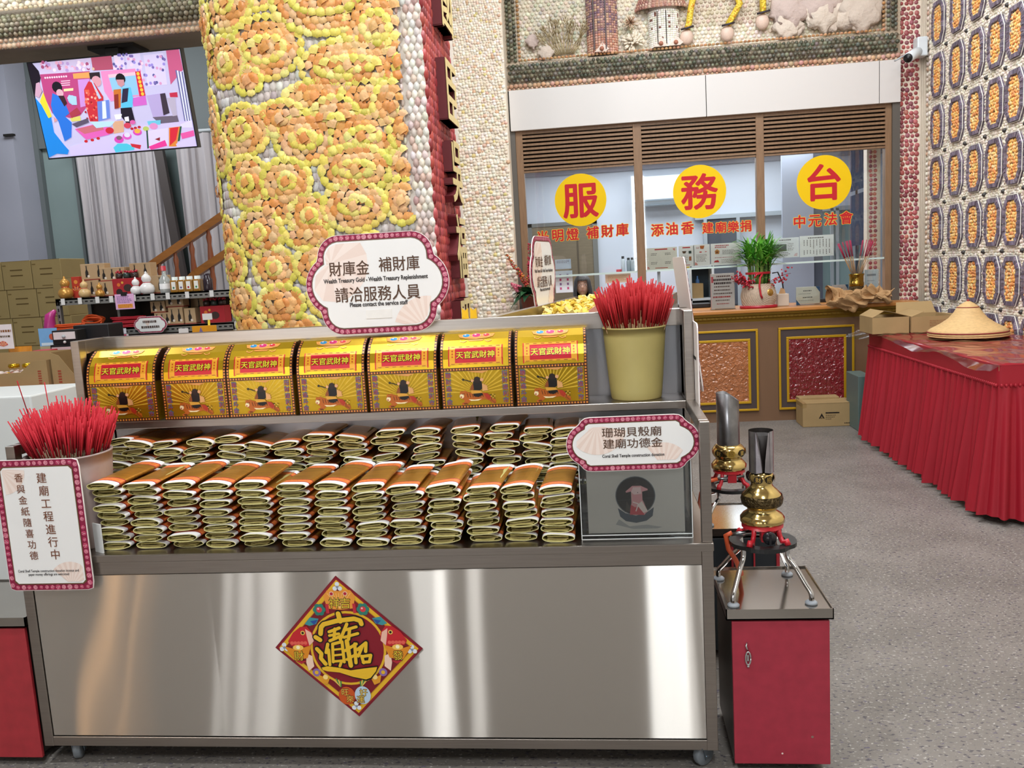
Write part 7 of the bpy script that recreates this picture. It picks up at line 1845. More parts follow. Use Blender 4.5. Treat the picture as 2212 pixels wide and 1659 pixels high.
# rack with souvenirs
RX0, RX1, RYF, RYB = -4.10, -2.70, 6.0, 6.42
rk = thing('display_rack', 'grey slotted-steel display rack with two shelves of souvenir boxes', 'rack', (-3.4, 6.0, 0)); SLT = mat('grey_slotted_steel', '#8b8a86', rough=.45, metal=.5)
ZT, ZM = 1.462, 1.222
def shelf_part(z):
    g = MB(); g.box((RX0, RYF, z-.05), (RX1, RYF+.02, z)); g.box((RX0, RYF, z-.012), (RX1, RYB, z)); 
    for k in range(34): x = RX0+.03+.041*k; g.box((x, RYF-.0012, z-.033), (x+.022, RYF+.001, z-.022), mi=1)
    g.build('shelf', [SLT, DARK], rk, True)
for z in (ZT, ZM, .60): shelf_part(z)
for x in (RX0, RX1-.03):
    g = MB(); g.box((x, RYF, 0), (x+.03, RYF+.03, ZT)); g.box((x, RYB-.03, 0), (x+.03, RYB, ZT)); 
    for k in range(30): g.box((x+.01, RYF-.0012, .05+.047*k), (x+.02, RYF, .075+.047*k), mi=1)
    g.build('upright', [SLT, DARK], rk, True)
g = MB(); g.box((RX0+.42, RYF+.1, ZM), (RX0+.44, RYB, ZT-.05)); g.build('divider', SLT, rk, True)
g = MB(); g.box((RX0, RYB-.005, .1), (RX1, RYB, ZT)); g.build('back_board', mat('dark_brown_board', '#3c2e24', rough=.8), rk, True)
for k, px in enumerate((135, 172, 210, 240, 289, 330, 363, 405, 458)):
    p = P(px, 640, Y=5.99); g = MB(); g.box((p.x-.015, 5.985, ZT-.045), (p.x+.015, 5.989, ZT+.002)); g.build('price_tag', WHITE, rk, True)
GB_ = amat('gift_box_card', rough=.7)
def wine_box(label, px, py, w_, h, z, nbot=2, y=6.05, group='bottle gift boxes on the steel rack'):
    x = P(px, py, Y=y).x; t = thing('bottle_gift_box', label, 'gift box', (x, y, z), rs.uniform(-.05, .05), group)
    g = MB(); g.color('#b59772'); g.box((-w_/2, 0, 0), (w_/2, .09, h), bev=.002); g.color('#8f3a2a'); g.box((-w_/2-.001, -.001, 0), (w_/2+.001, .09, .008)); g.build('box_card', GB_, t)
    g = MB(); f = Flat(g, (0, -.0002, 0), (1, 0, 0), (0, 0, 1), lift=.0006)
    for k in range(nbot):
        x = (k-(nbot-1)/2)*w_/nbot; f.poly([(x-.012, h*.18), (x-.012, h*.5), (x-.004, h*.66), (x-.004, h*.85), (x+.004, h*.85), (x+.004, h*.66), (x+.012, h*.5), (x+.012, h*.18)], '#1c1512', 2); f.disc(x+.012, h*.24, .010, '#e0d3c4', 3, 10); f.rect(x-.008, h*.86, x+.008, h*.9, '#6a5a44', 2)
    g.build('bottle_picture', GB_, t)
wb = [(241, 1, .082, .115, 0, 1), (273, 1, .075, .10, 0, 1), (290, 1, .07, .10, 0, 1)]
k = 0
def wb_put(desc, px, w_, h, z, n, y=6.05):
    wine_box('tan bottle gift box, '+desc, px, 640, w_, h, z, n, y)
T0 = ZT+.0005
wb_put('left end of the upper shelf bottom layer', 201, .118, .128, T0, 1, 6.12); wb_put('second in the upper shelf bottom layer', 230, .098, .112, T0, 1, 6.10); wb_put('third in the upper shelf bottom layer, beside the red box', 252, .10, .112, T0, 1, 6.10)
wb_put('topmost at the left end of the upper shelf', 207, .19, .122, T0+.1285, 2, 6.12); wb_put('upper layer left of the red berry box', 248, .20, .10, T0+.1125, 3, 6.11)
wb_put('upper layer right of the red berry box', 309, .17, .115, T0+.1205, 2, 6.13); wb_put('bottom layer behind the white gourds', 303, .15, .12, T0, 2, 6.13); wb_put('bottom layer right of the large white gourd', 337, .17, .135, T0, 2, 6.12)
M0 = ZM+.0005
wb_put('lower shelf bottom row, left', 345, .12, .095, M0, 3, 6.06); wb_put('lower shelf bottom row, middle', 375, .115, .130, M0, 2, 6.06); wb_put('lower shelf bottom row, right', 406, .085, .118, M0, 1, 6.06)
wb_put('lower shelf upper row, left', 338, .115, .088, M0+.0955, 2, 6.08); wb_put('lower shelf upper row, right and tallest', 375, .14, .122, M0+.1305, 2, 6.08)
wb_put('back of the lower shelf near the column', 428, .14, .20, M0, 1, 6.25)
def gourd(label, px, s_, z, mt, y=6.035, grp=None):
    x = P(px, 640, Y=y).x; t = thing('gourd_ornament', label, 'ornament', (x, y, z), 0, grp); g = MB(); g.lathe([(0, 0), (.030, 0), (.045, .012), (.052, .035), (.046, .058), (.028, .075), (.022, .082), (.028, .092), (.034, .108), (.028, .126), (.014, .138), (.007, .146), (.009, .152), (0, .162)], (0, 0, 0), 20); o = g.build('gourd_body', mt, t)
    t.scale = (s_, s_, s_); g = MB(); g.lathe([(.0225, .078), (.026, .082), (.0225, .087)], (0, 0, 0), 18); g.build('waist_cord', mat('red_cord'), t)
GG = mat('gold_lacquer', '#c79245', rough=.3, metal=.4); GW = mat('white_porcelain', '#e9e6e4', rough=.15)
gourd('gold gourd ornament at the left end of the rack top shelf, the largest', 143, 1.05, T0, GG); gourd('small gold and white gourd ornament in front of the gift boxes', 184, .85, T0, mat('gold_white_glaze', '#d2b07a', rough=.25)); gourd('smallest gold gourd ornament, in front of the upper shelf gift boxes', 217, .66, T0, GG)
gourd('smaller white porcelain gourd beside the red box', 296, .82, T0, GW, 6.03); gourd('larger white porcelain gourd on the rack top shelf', 320, 1.05, T0, GW, 6.03)
g = MB(); x = P(150, 640, Y=6.2).x; carton('small_carton', 'olive carton behind the large gold gourd on the rack', x-.10, x+.10, 6.16, 6.3, T0, T0+.155, None, KR2, 0, False)
g = MB(); x = P(171, 640, Y=6.1).x; g.color('#b0321f'); g.box((x-.035, 6.08, T0), (x+.028, 6.16, T0+.16), bev=.002); f = Flat(g, (x, 6.0798, T0+.08), (1, 0, 0), (0, 0, 1), lift=.0006); fan(f, 0, -.03, .04, PI/2, 1, ('#d8742a', '#8a1f1a'), 2.4, 7); f.disc(0, .04, .016, '#d88a3a', 2, 8); tag(g.build('red_gift_box', GB_), 'tall red and orange gift box beside the gold gourds', 'gift box')
def berry_box(label, px, z, y, w_=.20):
    x = P(px, 640, Y=y).x; t = thing('berry_gift_box', label, 'gift box', (x, y, z)); g = MB(); g.color('#a81c26'); g.box((-w_/2, 0, 0), (w_/2, .11, .125), bev=.002); f = Flat(g, (0, -.0002, .06), (1, 0, 0), (0, 0, 1), lift=.0006); f.disc(.02, -.005, .034, '#3a2420', 2, 12, ry=.028); f.disc(-.05, -.035, .026, '#241614', 2, 12); f.disc(-.05, .02, .014, '#d8702a', 2, 8); f.disc(-.02, .035, .01, '#d8a03a', 2, 8)
    g.build('box_card', GB_, t)
    for k in range(3):
        g = MB(); g.lathe([(0, 0), (.024, 0), (.028, .012), (.028, .032), (.022, .042), (0, .042)], (-w_/2+.035+.06*k, .05, .1255), 14); jr = g.build('jar', mat('dark_jar_%d' % (k % 2), ['#35251f', '#2a3a34'][k % 2], rough=.3), t)
        g = MB()
        for j in range(8): a = rs.uniform(0, 6.28); g.sphere((-w_/2+.035+.06*k+.02*math.cos(a), .05+.02*math.sin(a), .1255+.048+rs.uniform(-.004, .008)), .009, 6)
        g.build('red_cap', mat('red_berries', '#b02030', rough=.35), jr)
berry_box('red box of dark jars with red caps in the middle of the upper shelf', 273, T0, 6.06); berry_box('red box of dark jars with red caps on the lower shelf beside the column', 455, M0, 6.06, .19)
x = P(358, 640, Y=6.05).x; t = thing('glass_bottle', 'clear glass bottle with red cap on the top shelf, beside the honey jars', 'bottle', (x, 6.06, T0)); g = MB(); g.lathe([(0, 0), (.038, 0), (.040, .01), (.040, .10), (.016, .135), (.014, .17)], (0, 0, 0), 18); g.build('glass', mat('pale_glass', '#a8aba8', rough=.1, spec=.8), t); g = MB(); g.cyl((0, 0, .165), .018, .035, 12); g.build('cap', mat('red_plastic'), t); g = MB(); g.lathe([(.0405, .03), (.0405, .07)], (0, 0, 0), 18); g.build('label_band', amat('label_band', rough=.5), t)
for k, px in enumerate((379, 395, 411, 428)):
    x = P(px, 630, Y=6.03).x; t = thing('honey_jar', 'honey jar with white label on the upper shelf, %s from the left' % ordn(k+1), 'jar', (x, 6.04, T0), 0, 'honey jars on the upper shelf'); g = MB(); g.box((-.029, -.029, 0), (.029, .029, .09), bev=.006); g.build('jar_body', mat('amber_honey', '#9a6a1e', rough=.15, spec=.7), t); g = MB(); g.cyl((0, 0, .09), .022, .024, 14); g.build('lid', mat('pale_lid', '#c9cdc6', rough=.4), t)
    g = MB(); g.color('#efece4'); g.box((-.016, -.0305, .02), (.016, -.0295, .078)); f = Flat(g, (0, -.0306, .04), (1, 0, 0), (0, 0, 1), lift=.0005); f.disc(0, -.006, .008, ['#3f7a5a', '#6a5a8a', '#b0303a', '#3f8a5a'][k], 1, 8); g.build('label', PAPER, t)
x = P(451, 630, Y=6.04).x; g = MB(); g.lathe([(0, 0), (.032, 0), (.034, .01), (.034, .085), (.024, .095), (.024, .125), (0, .125)], (x, 6.04, T0), 18); tag(g.build('dark_jar', mat('dark_preserve', '#2c2028', rough=.2)), 'dark preserve jar at the right end of the top shelf', 'jar')
# orange and red lanyards, pink pouch
def cords(label, px0, px1, py, y, n, col, z, loop=False):
    a, b = P(px0, py, Y=y).x, P(px1, py, Y=y).x; g = MB()
    for k in range(n):
        zz = z+.006+.010*(k//2)*1.0; yy = y-.02+.018*(k % 3)
        if loop: g.tube([(a+(b-a)*(.5+.5*math.cos(t))*1.0, yy+.01*math.sin(3*t), zz+.05+.05*math.sin(t)*(1-.2*k)) for t in np.linspace(0, 2*PI, 18)], .008, seg=5)
        else: g.tube([(a+(b-a)*t+rs.uniform(-.01, .01), yy, zz+rs.uniform(-.002, .002)) for t in np.linspace(0, 1, 7)], .0065, seg=5)
    return tag(g.build('lanyard_bundle', mat(col[0], col[1], rough=.6)), label, 'lanyards')
cords('orange lanyards lying flat at the left end of the lower shelf', 118, 180, 688, 5.98, 10, ('orange_cord', '#d8541c'), M0); cords('looped coil of orange cord on the lower shelf', 180, 222, 680, 6.1, 6, ('orange_cord', '#d8541c'), M0, True); cords('red flat pouches fanned beside the orange cord', 195, 245, 692, 6.0, 8, ('red_cord2', '#c2202c'), M0); cords('stack of red packets in the middle of the lower shelf', 244, 312, 684, 6.04, 16, ('crimson_packet', '#b01c2c'), M0)
g = MB(); p = P(112, 680, Y=5.96); g.tube([(p.x+.02, 5.975, 1.38), (p.x-.02, 5.965, 1.34), (p.x-.03, 5.96, 1.25), (p.x, 5.96, 1.15)], .03, seg=10, rs=[.012, .035, .045, .03]); tag(g.build('pouch', mat('magenta_satin', '#b0307a', rough=.3)), 'magenta satin pouch hanging at the left end of the rack', 'pouch')
def hung(label, px0, py0, px1, py1, Y, bg_, paint, name='hanging_notice', clip=True):
    a, b = P(px0, py1, Y=Y), P(px1, py0, Y=Y); w_, h_ = b.x-a.x, b.z-a.z; t = thing(name, label, 'notice', ((a.x+b.x)/2, Y, a.z)); g = MB(); g.color(bg_); g.box((-w_/2, 0, 0), (w_/2, .002, h_)); f = Flat(g, (0, 0, h_/2), (1, 0, 0), (0, 0, 1), lift=.0005); paint(f, w_, h_, random.Random(int(px0))); g.build('sheet', PAPER, t)
    if clip: g = MB(); g.box((-.022, -.006, h_-.012), (.022, .012, h_+.014)); g.build('binder_clip', DARK, t)
    return t
def pk(f, w_, h, r_): scribble(f, -w_*.4, -h*.1, w_*.42, h*.4, 5, '#9a7aa8', r_, th=.006); f.rect(-w_*.38, -h*.42, w_*.4, -h*.16, '#e8a04a', 2); scribble(f, -w_*.36, -h*.4, w_*.38, -h*.18, 3, '#c9722a', r_, 3)
hung('pink notice clipped to the top shelf of the rack', 251, 634, 288, 669, 5.98, '#e6b4dc', pk)
hung('white note with yellow stripe clipped to the lower shelf', 237, 709, 272, 722, 5.98, '#e3dfe8', lambda f, w_, h, r_: f.rect(-w_*.2, -h*.2, w_*.25, h*.2, '#e8c828', 2))
hung('white and red card below the yellow-striped note', 228, 721, 277, 738, 5.97, '#ded6da', lambda f, w_, h, r_: (f.rect(-w_*.45, h*.05, -w_*.25, h*.4, '#c4405a', 2), f.rect(w_*.2, h*.1, w_*.42, h*.45, '#c4405a', 2), f.rect(-w_*.3, -h*.42, w_*.3, -h*.25, '#c4506a', 2)), clip=False)
rs_pl = Plaque(.100, .060, .028, (.085, .042))
s6 = sign('shop_sign', 'small white quatrefoil sign with two text lines on the rack lower shelf', (P(325, 703, Y=5.95).x, 5.95, 1.238), rs_pl, [], [(-.05, .03, .05, .5, 3)], bw=.010, seed=9)
g = MB(); f = Flat(g, (0, 0, 0), (1, 0, 0), (0, 0, 1), lift=.0006); scribble(f, -.055, .012, .055, .034, 1, '#5a4a44', random.Random(4), 8, th=.016); scribble(f, -.07, -.028, .07, -.004, 1, '#5a4a44', random.Random(6), 8, th=.016); g.build('lettering', PAPER, s6)
g = MB(); g.box((-.02, .004, -.015), (.02, .05, -.012)); g.build('clip_bracket', STEEL, s6)
# things under / in front of the rack: black display drawers, cards
for k, (x0, y0, x1, y1, lab) in enumerate(((115, 712, 165, 745, 'upper black drawer box with white front and knob'), (112, 746, 161, 776, 'lower black drawer box with pale pink front'))):
    Yb = 5.35-.06*k; Yb = 5.32; a, b = P(x0, y1, Y=Yb), P(x1, y0, Y=Yb); zb = 1.0355 if k else P(115, 745, Y=Yb).z; zt_ = b.z if not k else P(115, 745.3, Y=Yb).z-.0005
    t = thing('drawer_box', lab, 'drawer box', ((a.x+b.x)/2, Yb, zb)); w_ = (b.x-a.x)/2; h_ = zt_-zb; g = MB(); g.box((-w_, 0, 0), (w_, .2, h_), bev=.003); g.build('case', DARK, t); g = MB(); g.box((-w_*.86, -.006, h_*.36), (w_*.86, .0, h_*.88)); dr = g.build('drawer_front', mat('drawer_front_%d' % k, ['#e3dcdc', '#e0c4c4'][k], rough=.5), t); g = MB(); g.sphere((0, -.012, h_*.55), .012, 10); g.build('knob', mat('alu_grey_frame'), dr); g = MB(); g.sphere((0, -.006, h_*.16), .010, 8); g.build('lower_knob', WHITE, t)
g = MB(); a, b = P(162, 745, Y=5.42), P(232, 690, Y=5.42); g.box((a.x, 5.42, 1.0355), (b.x, 5.6, b.z-.03), bev=.006); g.box((a.x, 5.405, 1.0355), (b.x+.2, 5.62, 1.075)); tag(g.build('black_display_case', mat('black_plastic')), 'black display case right of the small drawer boxes', 'display case')
g = MB(); a = P(213, 738, Y=5.40); g.box((a.x-.02, 5.398, a.z-.012), (a.x+.02, 5.404, a.z+.012)); tag(g.build('price_label', WHITE), 'tiny white label on the black display case', 'label')
hung('sky-blue picture card standing left of the black drawer boxes', 90, 708, 122, 772, 5.5, '#7fb0e0', lambda f, w_, h, r_: (f.rect(-w_*.5, -h*.5, w_*.5, -h*.12, '#b8a884', 2), f.disc(w_*.2, h*.2, w_*.16, '#c4604a', 3, 10), f.rect(-w_*.4, -h*.1, w_*.4, 0, '#d8e6f0', 3)), 'picture_card', False)
def holder(label, px, py, Y, col, zfoot):
    p = P(px, py, Y=Y); t = thing('label_holder', label, 'label holder', (p.x, Y, zfoot)); g = MB(); h_ = p.z-zfoot; g.box((-.032, -.004, h_-.02), (.032, 0, h_+.02)); g.build('card', WHITE, t); g = MB(); g.tube([(0, .002, 0), (0, .002, h_*.5), (.006, .004, h_-.01)], .008, seg=6); g.cyl((0, 0, 0), .03, .006, 14); g.build('stem', mat(*col, rough=.4), t)
holder('white price holder on a yellow stem, in front of the column', 448, 684, 5.2, ('yellow_plastic', '#e8c81e'), 1.0355); holder('white price holder on a white stem, left of the orange poster', 397, 716, 5.2, ('white_stem', '#e4e4e4'), 1.0355)
hung('orange card with a plain round figure and white circle, beside the column', 419, 702, 467, 748, 5.15, '#e09a28', lambda f, w_, h, r_: (f.disc(-w_*.14, -h*.1, w_*.13, '#d8d4e0', 2, 12), f.poly([(-w_*.26, h*.05), (-w_*.14, h*.44), (-w_*.02, h*.05)], '#7a6a9a', 3), f.disc(w_*.32, h*.02, w_*.10, '#f0ece6', 2, 12)), 'picture_card', False)
g = MB(); g.box((-4.35, 5.10, 0), (-2.25, 5.75, 1.035)); tag(g.build('low_counter', mat('dark_counter', '#241d1b', rough=.7)), 'dark low counter carrying the drawer boxes and price holders, behind the goods table', 'counter')

# table with cardboard snack boxes at the left edge
st = thing('goods_table', 'table under a dark red cloth at the left edge, carrying snack boxes', 'table', (-3.3, 4.6, 0)); g = MB(); g.box((-4.3, 4.55, .93), (-2.62, 5.06, .965)); g.build('tabletop', KRAFT, st, True)
for x, y in ((-4.25, 4.6), (-2.68, 4.6), (-4.25, 5.0), (-2.68, 5.0)): g = MB(); g.box((x-.025, y-.025, 0), (x+.025, y+.025, .93)); g.build('leg', STEEL, st, True)
g = MB(); g.grid(lambda u, v: (-4.32+1.72*u, 4.535-.012*math.sin(40*u)*v-.01*v, .972-.95*v), 80, 6); g.grid(lambda u, v: (-4.32+1.72*u, 4.535+.54*v, .9725), 2, 2); tag(g.build('table_cloth', mat('dark_red_cloth', '#8e1d2b', rough=.85)), 'dark red cloth on the table behind the pink-red incense', 'tablecloth')
def tray_box(label, x0, x1, y0, y1, z, hf, hb):
    t = thing('display_carton', label, 'carton', ((x0+x1)/2, y0, z)); w_ = (x1-x0)/2; d = y1-y0; g = MB(); th = .005
    g.prism([(-w_, 0, 0), (w_, 0, 0), (w_, 0, hb), (w_*.72, 0, hb*.98), (w_*.45, 0, hf), (-w_*.5, 0, hf*.9), (-w_*.8, 0, hb*.9), (-w_, 0, hb)], (0, th, 0)); g.box((-w_, d-th, 0), (w_, d, hb*1.25)); g.box((-w_+.0005, th, .0005), (-w_+th, d-th, hb)); g.box((w_-th, th, .0005), (w_-.0005, d-th, hb)); g.box((-w_+.001, th, .001), (w_-.001, d-th, th)); g.build('carton_body', KRAFT, t)
    g = MB(); f = Flat(g, (0, -.0003, hf*.5), (1, 0, 0), (0, 0, 1), lift=.0005)
    for k in range(6): f.rect(-w_*.86, -.04+.016*k, -w_*.78, -.030+.016*k, '#a04a38', 1); f.rect(w_*.80, -.03+.014*k, w_*.87, -.022+.014*k, '#a04a38', 1)
    g.build('printed_marks', PAPER, t); return t
tz = .9735
tray_box('cut-open kraft carton of wrapped sweets at the left edge of the goods table', -3.86, -3.25, 4.6, 4.86, tz, .085, .15); tray_box('second kraft carton of wrapped sweets, next to the steel cart post', -3.235, -2.72, 4.62, 4.88, tz, .07, .19)
def sweets(label, x0, x1, y, z, n, pal, seed):
    r_ = random.Random(seed); g = MB()
    for k in range(n): p = (r_.uniform(x0, x1), y+r_.uniform(0, .16), z+r_.uniform(0, .05)); g.sphere(p, r_.uniform(.012, .022), 6, col=r_.choice(pal), sz=.6)
    o = g.build('wrapped_sweets', mat('sweet_wrapper', '#c9a89a', rough=.15, spec=.8) if False else amat('wrapper_film', rough=.12, spec=.8)); tag(o, label, 'sweets', kind='stuff')
sweets('heap of clear-wrapped sweets and gold coins in the left carton', -3.74, -3.36, 4.63, tz+.03, 150, ['#c9a08c', '#d8c4ba', '#b07a66', '#e3d6d2', '#c9962a', '#a86a5a'], 1); sweets('few pink-wrapped sweets in the second carton', -3.0, -2.78, 4.64, tz+.02, 40, ['#d8a0c0', '#e6d0dc', '#b06a8a', '#d2b8b0'], 2)
for k, x in enumerate((-3.53, -3.44)): 
    g = MB(); g.lathe([(0, 0), (.03, 0), (.032, .01), (.03, .022), (.01, .026), (0, .026)], (x, 4.70, tz+.105), 16); tag(g.build('gold_coin_sweet', mat('gold_wrapper')), 'gold foil coin sweet on the heap in the left carton, %s one' % ('left' if k == 0 else 'right'), 'sweet')
def bag(label, px0, py0, px1, py1, Y, col, col2=None, name='snack_bag', zb=None):
    a, b = P(px0, py1, Y=Y), P(px1, py0, Y=Y); zb = tz if zb is None else zb; w_, h_ = (b.x-a.x)/2, b.z-zb; t = thing(name, label, 'snack bag', ((a.x+b.x)/2, Y, zb)); g = MB(); g.color(col)
    g.grid(lambda u, v: (w_*(2*u-1)*(1-.06*math.sin(PI*v)), -.035*math.sin(PI*u)**.6*math.sin(PI*min(1, v*1.05))**.5+.004*math.sin(31*u+9*v), h_*v), 14, 12); g.grid(lambda u, v: (w_*(2*u-1), .035*math.sin(PI*u)**.6*math.sin(PI*min(1, v*1.05))**.5+.002, h_*v), 14, 12); g.build('bag_film', amat('wrapper_film'), t)
    if col2: g = MB(); f = Flat(g, (0, -.042, h_*.45), (1, 0, 0), (0, 0, 1), lift=.0005); f.poly([(-w_*.5, -h_*.25), (w_*.3, -h_*.22), (w_*.5, h_*.2), (-w_*.3, h_*.25)], col2, 1); g.build('bag_print', GLOSSP, t)
bag('orange-brown snack bag leaning in the left carton row', 22, 747, 68, 785, 5.0, '#c9822a', '#d8962a'); bag('dark green and yellow snack bag on the left carton', 18, 773, 52, 795, 4.9, '#23402f', '#d8d23a'); bag('magenta snack bag at the left edge of the goods table', 2, 770, 22, 797, 4.92, '#b03a5e', '#d8a8b8'); bag('white and pink snack bag in the middle of the goods table', 73, 769, 108, 786, 4.98, '#d6d0d4', '#8a7a9a'); bag('pale yellow-topped bag at the far left edge', -4, 765, 14, 800, 4.95, '#d8cf8a', '#e6e0d0')
for k, (px0, px1, py) in enumerate(((70, 105, 762), (110, 136, 766), (135, 168, 765))):
    a, b = P(px0, py+8, Y=5.14), P(px1, py-6, Y=5.14); g = MB(); g.box((a.x, 5.14, 1.0355), (b.x-.004, 5.24, max(b.z, 1.06)), bev=.004); tag(g.build('red_packet_box', mat('red_card_box', '#b02434', rough=.5)), 'red packet box on the goods table, %s from the left' % ordn(k+1), 'box', 'red packet boxes on the goods table')
hung('white poster card with brown text and red picture at the left edge', -14, 700, 24, 755, 4.85, '#e6dce0', lambda f, w_, h, r_: (scribble(f, -w_*.3, h*.16, w_*.45, h*.3, 1, '#8a5a3a', r_, th=.014), scribble(f, -w_*.3, -h*.06, w_*.45, h*.08, 1, '#6a5a4a', r_, th=.012), fan(f, 0, -h*.4, h*.22, PI/2, 2, ('#c8525a', '#e0a06a'), 2.6, 9)), 'poster_card', False)

# ================================================================== RIGHT SIDE: RED TABLE, HATS, CARTONS
rt = thing('skirted_table', 'long table with gathered red skirt along the right wall', 'table', (2.4, 5.6, 0))
TX0, TX1, TY0, TY1, TZ = 2.035, 2.80, 4.66, 6.85, .85
g = MB(); g.box((TX0, TY0, TZ-.03), (TX1, TY1, TZ-.002)); g.build('tabletop', KRAFT, rt, True)
for x, y in ((TX0+.06, TY0+.06), (TX1-.06, TY0+.06), (TX0+.06, TY1-.06), (TX1-.06, TY1-.06)): g = MB(); g.box((x-.02, y-.02, 0), (x+.02, y+.02, TZ-.03)); g.build('leg', STEEL, rt, True)
RC = mat('red_satin_cloth', '#9f0c22', rough=.62, var=.05, vscale=5)
per = [(TX0-.003, TY1), (TX0-.003, TY0-.003), (TX1, TY0-.003)]
def along(t):
    L1 = TY1-TY0; L2 = TX1-TX0; d = t*(L1+L2)
    if d < L1: return Vector((TX0-.003, TY1-d, 0)), Vector((-1, 0, 0))
    return Vector((TX0-.003+(d-L1), TY0-.003, 0)), Vector((0, -1, 0))
g = MB(); g.grid(lambda u, v: (lambda p, n: tuple(p+n*(.002)+Vector((0, 0, TZ-.11*v))))(*along(u)), 160, 3); g.quad((TX0-.003, TY0-.003, TZ), (TX1, TY0-.003, TZ), (TX1, TY1, TZ), (TX0-.003, TY1, TZ)); top_ = g.build('red_top_cover', RC, rt, True)
rq = random.Random(3); phs = [rq.uniform(0, 6) for _ in range(6)]
def skirt(u, v):
    d = u*2.95; p, n = along(u); corner = TY1-TY0
    if abs(d-corner) < .12: k = (d-corner+.12)/.24; n = Vector((-1+k, -k, 0)).normalized()
    amp = .004+.026*v**.7; w_ = amp*(math.sin(2*PI*d/.085+phs[0]+1.1*math.sin(2.3*d))+.55*math.sin(2*PI*d/.049+phs[1]+.8*v)+.5*v*math.sin(2*PI*d/.21+phs[2]))
    flare = .055*v**1.3; z = TZ-.11-(TZ-.11-.035)*v+.008*math.sin(2*PI*d/.3)*v
    q_ = p+n*(.004+max(-.01, w_)+flare); return (q_.x, q_.y, z)
g = MB(); g.grid(skirt, 620, 26); g.build('gathered_skirt', RC, rt, True)
g = MB(); ff = 0
for k in range(130): p, n = along(k/130); g.sphere(tuple(p+n*.006+Vector((0, 0, TZ-.108))), .008, 6, sz=1.4)
g.build('gather_ruffle', RC, rt, True)
# clear plastic sheet over the table
def film(u, v):
    x, y = TX0-.05+.85*u, TY0-.02+2.25*v; edge = max(0, -(x-TX0)/.05)+max(0, -(y-TY0)/.02)
    z = TZ+.004+.006*abs(math.sin(7*u+9*v)+.6*math.sin(23*u-14*v)+.5*math.sin(41*v+13*u))
    if y > TY1-.45: z += .012*abs(math.sin(29*u+17*v))
    if x < TX0+.02: z -= .05*max(0, (TX0+.02-x)/.07)*(.6+.4*math.sin(15*v))
    return (x-.13*max(0, (v-.80)/.2)*(1-u)**2, y, z)
g = MB(); g.grid(film, 70, 150); fm = g.build('plastic_sheet', thin_glass('crinkled_plastic', (.97, .95, .95), refl=.10, rough=.12)); tag(fm, 'clear crinkled plastic sheet spread over the red skirted table', 'plastic sheet')
# woven hats
STRAW = mat('woven_bamboo', '#cba873', rough=.7, var=.12, vscale=40, stretch=(1, 1, 5))
hx, hy = 2.44, 6.05
def hat(label, z, whole):
    t = thing('bamboo_hat', label, 'hat', (hx+rs.uniform(-.01, .01), hy+rs.uniform(-.01, .01), z), 0, 'bamboo hats stacked on the red table'); n = 96
    prof = [(.245, 0), (.248, .006), (.225, .022), (.17, .052), (.12, .088), (.088, .128), (.066, .165), (.050, .178), (.030, .192), (.008, .204), (0, .206)]
    if not whole: prof = prof[:6]
    vs = []; fs = []; m_ = len(prof)
    for i in range(n):
        a = 2*PI*i/n; k = 1+.010*(i % 2)
        for r_, zz in prof: vs.append((r_*math.cos(a), r_*math.sin(a), zz+.0025*(i % 2)))
    for i in range(n):
        j = (i+1) % n
        for q_ in range(m_-1): fs.append((i*m_+q_, j*m_+q_, j*m_+q_+1, i*m_+q_+1))
    g = MB(); g.add(vs, fs, smooth=True); g.build('woven_cone', STRAW, t)
    g = MB(); g.tube([(.247*math.cos(a), .247*math.sin(a), .003) for a in np.linspace(0, 2*PI, 50)], .0045, seg=6); 
    if whole: g.tube([(.067*math.cos(a), .067*math.sin(a), .166) for a in np.linspace(0, 2*PI, 30)], .003, seg=6); g.sphere((0, 0, .208), .010, 8)
    g.build('red_binding', mat('dark_red_binding', '#8a2a2c', rough=.6) if whole else STRAW, t)
hz = TZ+.022
hat('lowest of the stacked woven bamboo hats on the red table', hz, False); hat('middle of the stacked woven bamboo hats on the red table', hz+.013, False); hat('topmost conical bamboo hat with red binding, on the red table', hz+.026, True)
# cartons on the table end and on the floor
def open_carton(label, x0, x1, y0, y1, z, h, flaps):
    t = thing('open_carton', label, 'carton', ((x0+x1)/2, (y0+y1)/2, z)); w_, d = (x1-x0)/2, (y1-y0)/2; th = .004; g = MB()
    g.box((-w_+.001, -d+th, .001), (w_-.001, d-th, th)); g.box((-w_, -d, 0), (w_, -d+th, h)); g.box((-w_, d-th, 0), (w_, d, h)); g.box((-w_+.0005, -d+th, .0005), (-w_+th, d-th, h-.0005)); g.box((w_-th, -d+th, .0005), (w_-.0005, d-th, h-.0005)); g.build('carton_walls', KRAFT, t)
    for fl in flaps:
        g = MB(); g.prism(fl, (0, 0, .004)); g.build('flap', KRAFT, t)
    return t
ca = open_carton('kraft carton half covered by crumpled paper at the far end of the red table', 1.955, 2.215, 6.52, 6.84, TZ+.012, .12, [[(-.13, -.16, .12), (-.13, .16, .12), (-.05, .16, .165), (-.05, -.16, .165)], [(.13, -.16, .12), (.13, .16, .12), (.03, .16, .15), (.03, -.16, .15)]])
cb_ = open_carton('open kraft carton with raised flaps behind the bamboo hats', 2.225, 2.52, 6.50, 6.84, TZ+.012, .115, [[(-.147, .17, .115), (.147, .17, .115), (.13, .22, .20), (-.13, .22, .20)], [(.147, -.17, .115), (.147, .17, .115), (.27, .17, .10), (.27, -.17, .10)], [(-.147, -.17, .115), (-.147, .17, .115), (-.06, .17, .15), (-.06, -.17, .15)]])
